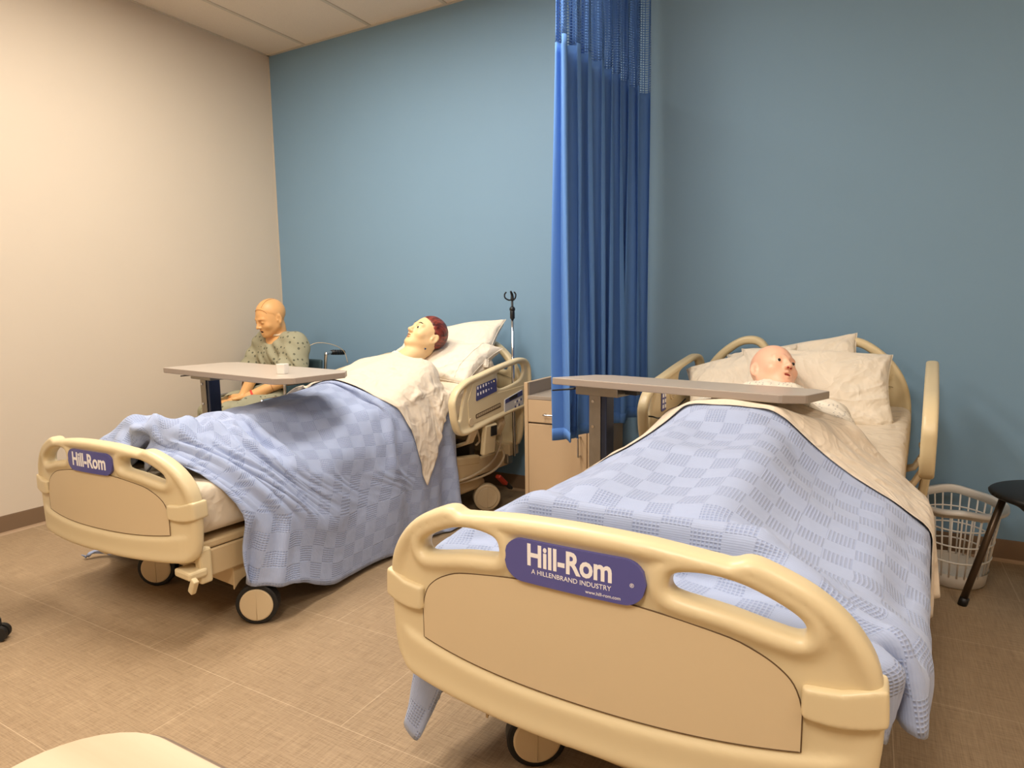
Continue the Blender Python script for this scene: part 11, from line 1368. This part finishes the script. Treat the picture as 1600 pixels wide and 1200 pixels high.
2,-2,-1,3,-2,0,-1,-1,-2,-1,3,-3,4,1,-1,2,-1,1,2,-1,4,-3,4,-5,4,-4,1,-1,1,1,1,-3,2,2,4,-5,-1,3,-5,9,-2,-2,-2,-1,0,-1,1,1,-1,-1,1,-1,0,0,2,-1,2,-1,2,-2,5,-5,2,1,2,-3,0,1,1,-5,0,3,-4,9,-10,9,-4,-4,4,2,1,0,-2,2,-2,0,-2,2,-2,1,-1,0,-1,1,-1,1,0,-4,5,-2,0,1,2,-1,-2,1,4,-1,-5,2,2,-1,0,-2,6,-3,1,-4,3,-1,0,-1,0,-1,-1,-1,0,-2,-1,-2,0,2,-4,-1,3,-4,3,-1,-1,-2,5,-1,-2,3,-1,-4,9,-3,0,-2,5,-2,-3,2,3,-1,0,0,1,0,1,-2,-2,-2,-1,-1,-1,-2,0,0,1,-5,0,-1,-2,4,-3,0,-2,3,0,-1,3,-4,1,2,-4,2,-1,5,-2,1,-2,5,0,-14,3,-1,2,5,-2,3,-2,1,-3,-1,1,-3,2,1,-3,0,-1,0,-3,3,2,-6,4,-2,0,-4,4,-1,-2,3,-4,3,-1,2,1,0,-17,-6,5,-6,3,3,3,2,4,3,-4,2,0,0,0,-1,2,-5,3,1,-4,-2,6,-5,1,-1,1,-3,4,-3,0,0,1,-1,0,0,2,-23,2,-3,0,1,1,2,1,3,2,5,0,3,0,-2,4,-4,3,-2,0,0,0,-5,7,1,-5,-2,-1,1,0,-4,5,-2,4,-3,0,1,-22,-1,0,1,0,0,0,0,-1,3,3,2,3,3,2,0,3,0,0,-3,3,-3,0,0,-2,3,-5,1,-1,0,4,-3,4,-5,0,2,-2,-22,1,-2,1,-1,2,-2,3,-2,-1,1,1,1,0,2,0,1,3,3,4,-2,5,-1,-2,0,5,4,-6,-1,-3,-3,8,-10,1,5,0,-2,-22,3,-1,1,-3,0,0,1,-1,0,-1,-1,1,1,-2,-1,1,-1,2,0,
4,-1,4,2,6,-8,5,9,-2,4,-6,-1,-3,5,0,-3,0,-20,1,0,0,-2,-1,0,1,0,0,-3,2,-2,2,-1,2,-3,0,-1,-1,1,1,1,2,-4,7,-7,3,1,5,9,-5,3,2,-1,-2,2,-19,0,2,-2,-1,-2,0,1,0,0,0,-1,2,-2,0,-1,4,-3,-3,3,-3,2,2,-2,0,-3,5,-6,2,-3,-1,4,8,-3,2,2,1,-18,-2,2,-1,0,2,-3,-2,2,0,2,-4,0,-2,4,-2,1,0,3,-5,1,-2,2,-4,5,-3,-1,2,1,-2,0,-2,2,-1,0,0,0,-15,-2,-3,3,0,0,-1,-3,2,2,-2,-1,-3,3,0,-2,-2,4,2,-1,0,-3,-1,1,2,-1,-1,1,-3,1,2,-3,0,0,-2,1,-1,-17,3,-3,1,0,-1,1,-2,-2,0,0,3,1,-5,-1,2,2,-1,0,0,-1,0,-4,4,0,1,-2,-1,3,-3,0,-1,-2,-1,3,-2,0,-14,-4,1,-1,7,-3,-1,1,-4,-1,-1,2,0,0,0,0,1,-3,0,6,-2,3,-5,-3,2,0,0,1,-4,3,-2,-1,0,-1,0,-2,2,-16,1,-2,1,-6,2,2,-2,2,-3,0,0,-2,6,1,-1,-4,3,-3,2,0,-1,6,-3,-3,1,0,0,0,0,-2,3,-4,3,-6,4,-2,-21,-2,5,-5,4,-2,2,1,2,-2,1,-3,3,-5,4,2,1,2,-4,-6,5,1,-4,3,0,2,-1,-1,0,2,2,-3,1,-4,0,0,-1,-16,1,-3,0,-1,1,0,-1,0,4,-4,1,-1,1,-2,1,3,-8,5,0,-1,-2,3,-2,2,1,1,-4,1,-3,1,-1,0,3,4,-5,2,-26,2,3,3,0,1,-2,3,-2,2,5,1,0,1,-3,-5,-2,11,-2,1,-6,-2,-4,1,-2,5,0,0,0,0,-1,1,-2,-3,0,1,-1,-34,0,-1,1,0,1,1,1,2,-2,1,1,1,
0,3,7,-2,-3,1,2,5,3,-1,2,0,-3,3,3,1,-1,-2,0,1,-5,-4,-1,-2,-34,0,0,0,0,-1,0,0,1,0,0,-1,1,-1,-1,1,1,-2,0,0,-1,0,4,-1,0,0,-1,2,0,1,2,1,2,5,2,1,1,-34,0,0,0,-1,0,1,-1,0,0,-1,1,-1,2,0,-3,1,1,0,-1,1,0,-1,1,0,0,1,-1,1,1,0,0,0,1,0,0,1,-32,-1,0,-1,1,0,-1,1,-1,0,0,0,0,0,-1,2,-1,-1,0,0,1,-1,2,-1,0,0,1,1,0,0,0,1,0,0,0,0,-1,-32,1,0,0,0,-1,1,-1,1,0,1,0,-1,1,0,-1,-1,1,-1,1,-1,1,-1,1,0,1,0,-1,1,0,0,0,0,0,-1,1,0,-30,-1,1,0,0,1,-1,1,0,-1,1,0,1,0,-1,0,0,-1,1,-1,0,0,1,-1,0,0,1,0,-1,0,0,0,0,0,0,0,-1,-31,1,0,1,0,0,1,0,-1,1,0,0,0,0,0,0,0,0,0,0,-1,0,-1,0,1,0,-1,1,0,0,-1,0,0,-1,1,-1,1,-31,0,1,0,0,1,-1,1,0,0,-1,1,-1,0,1,0,0,-1,0,0,0,0,0,0,0,-1,-1,0,0,0,1,-1,0,0,-1,0,0,
],
}
def load_cloth(key):
    (BL, BR, TR, TL), nu, nv = CUTS[key]
    U, V = np.meshgrid(np.linspace(0, 1, nu+1), np.linspace(0, 1, nv+1), indexing='ij')
    P = sum(np.array(c)[None, None]*w_[..., None] for c, w_ in ((BL, (1-U)*(1-V)), (BR, U*(1-V)), (TR, U*V), (TL, (1-U)*V)))
    if key == 'LB':
        sx = np.clip((P[..., 0]-.57)/.14, 0, 1); sx = sx*sx*(3-2*sx); ymx = P[:, -1:, 1].copy(); P[..., 1] += .64*sx*(ymx-P[..., 1])/(ymx-.06)
    e = np.array(DRAPE[key]).reshape(3, nu+1, nv+1).transpose(1, 2, 0)
    return np.cumsum(np.cumsum(e, 1), 0)/1000., P
cloth_obj('blanket', 'LB', BL_LOC, BL_T, M['blanket'], .005, label='blue thermal blanket over the patient in the left bed, hanging down its near side', cat='blanket')
cloth_obj('blanket', 'RB', BR_LOC, BR_T, M['blanket'], .005, label='pale blue thermal blanket spread over the right bed, smooth towards its foot panel', cat='blanket')
cloth_obj('bed_sheet', 'LS', BL_LOC, BL_T, M['sheet'], .0025, label='white sheet over the chest of the patient with auburn hair, one tip hanging down', cat='sheet')
cloth_obj('bed_sheet', 'RS', BR_LOC, BR_T, M['sheet'], .0025, label='white sheet across the top of the right bed, corner hanging by the laundry basket', cat='sheet')
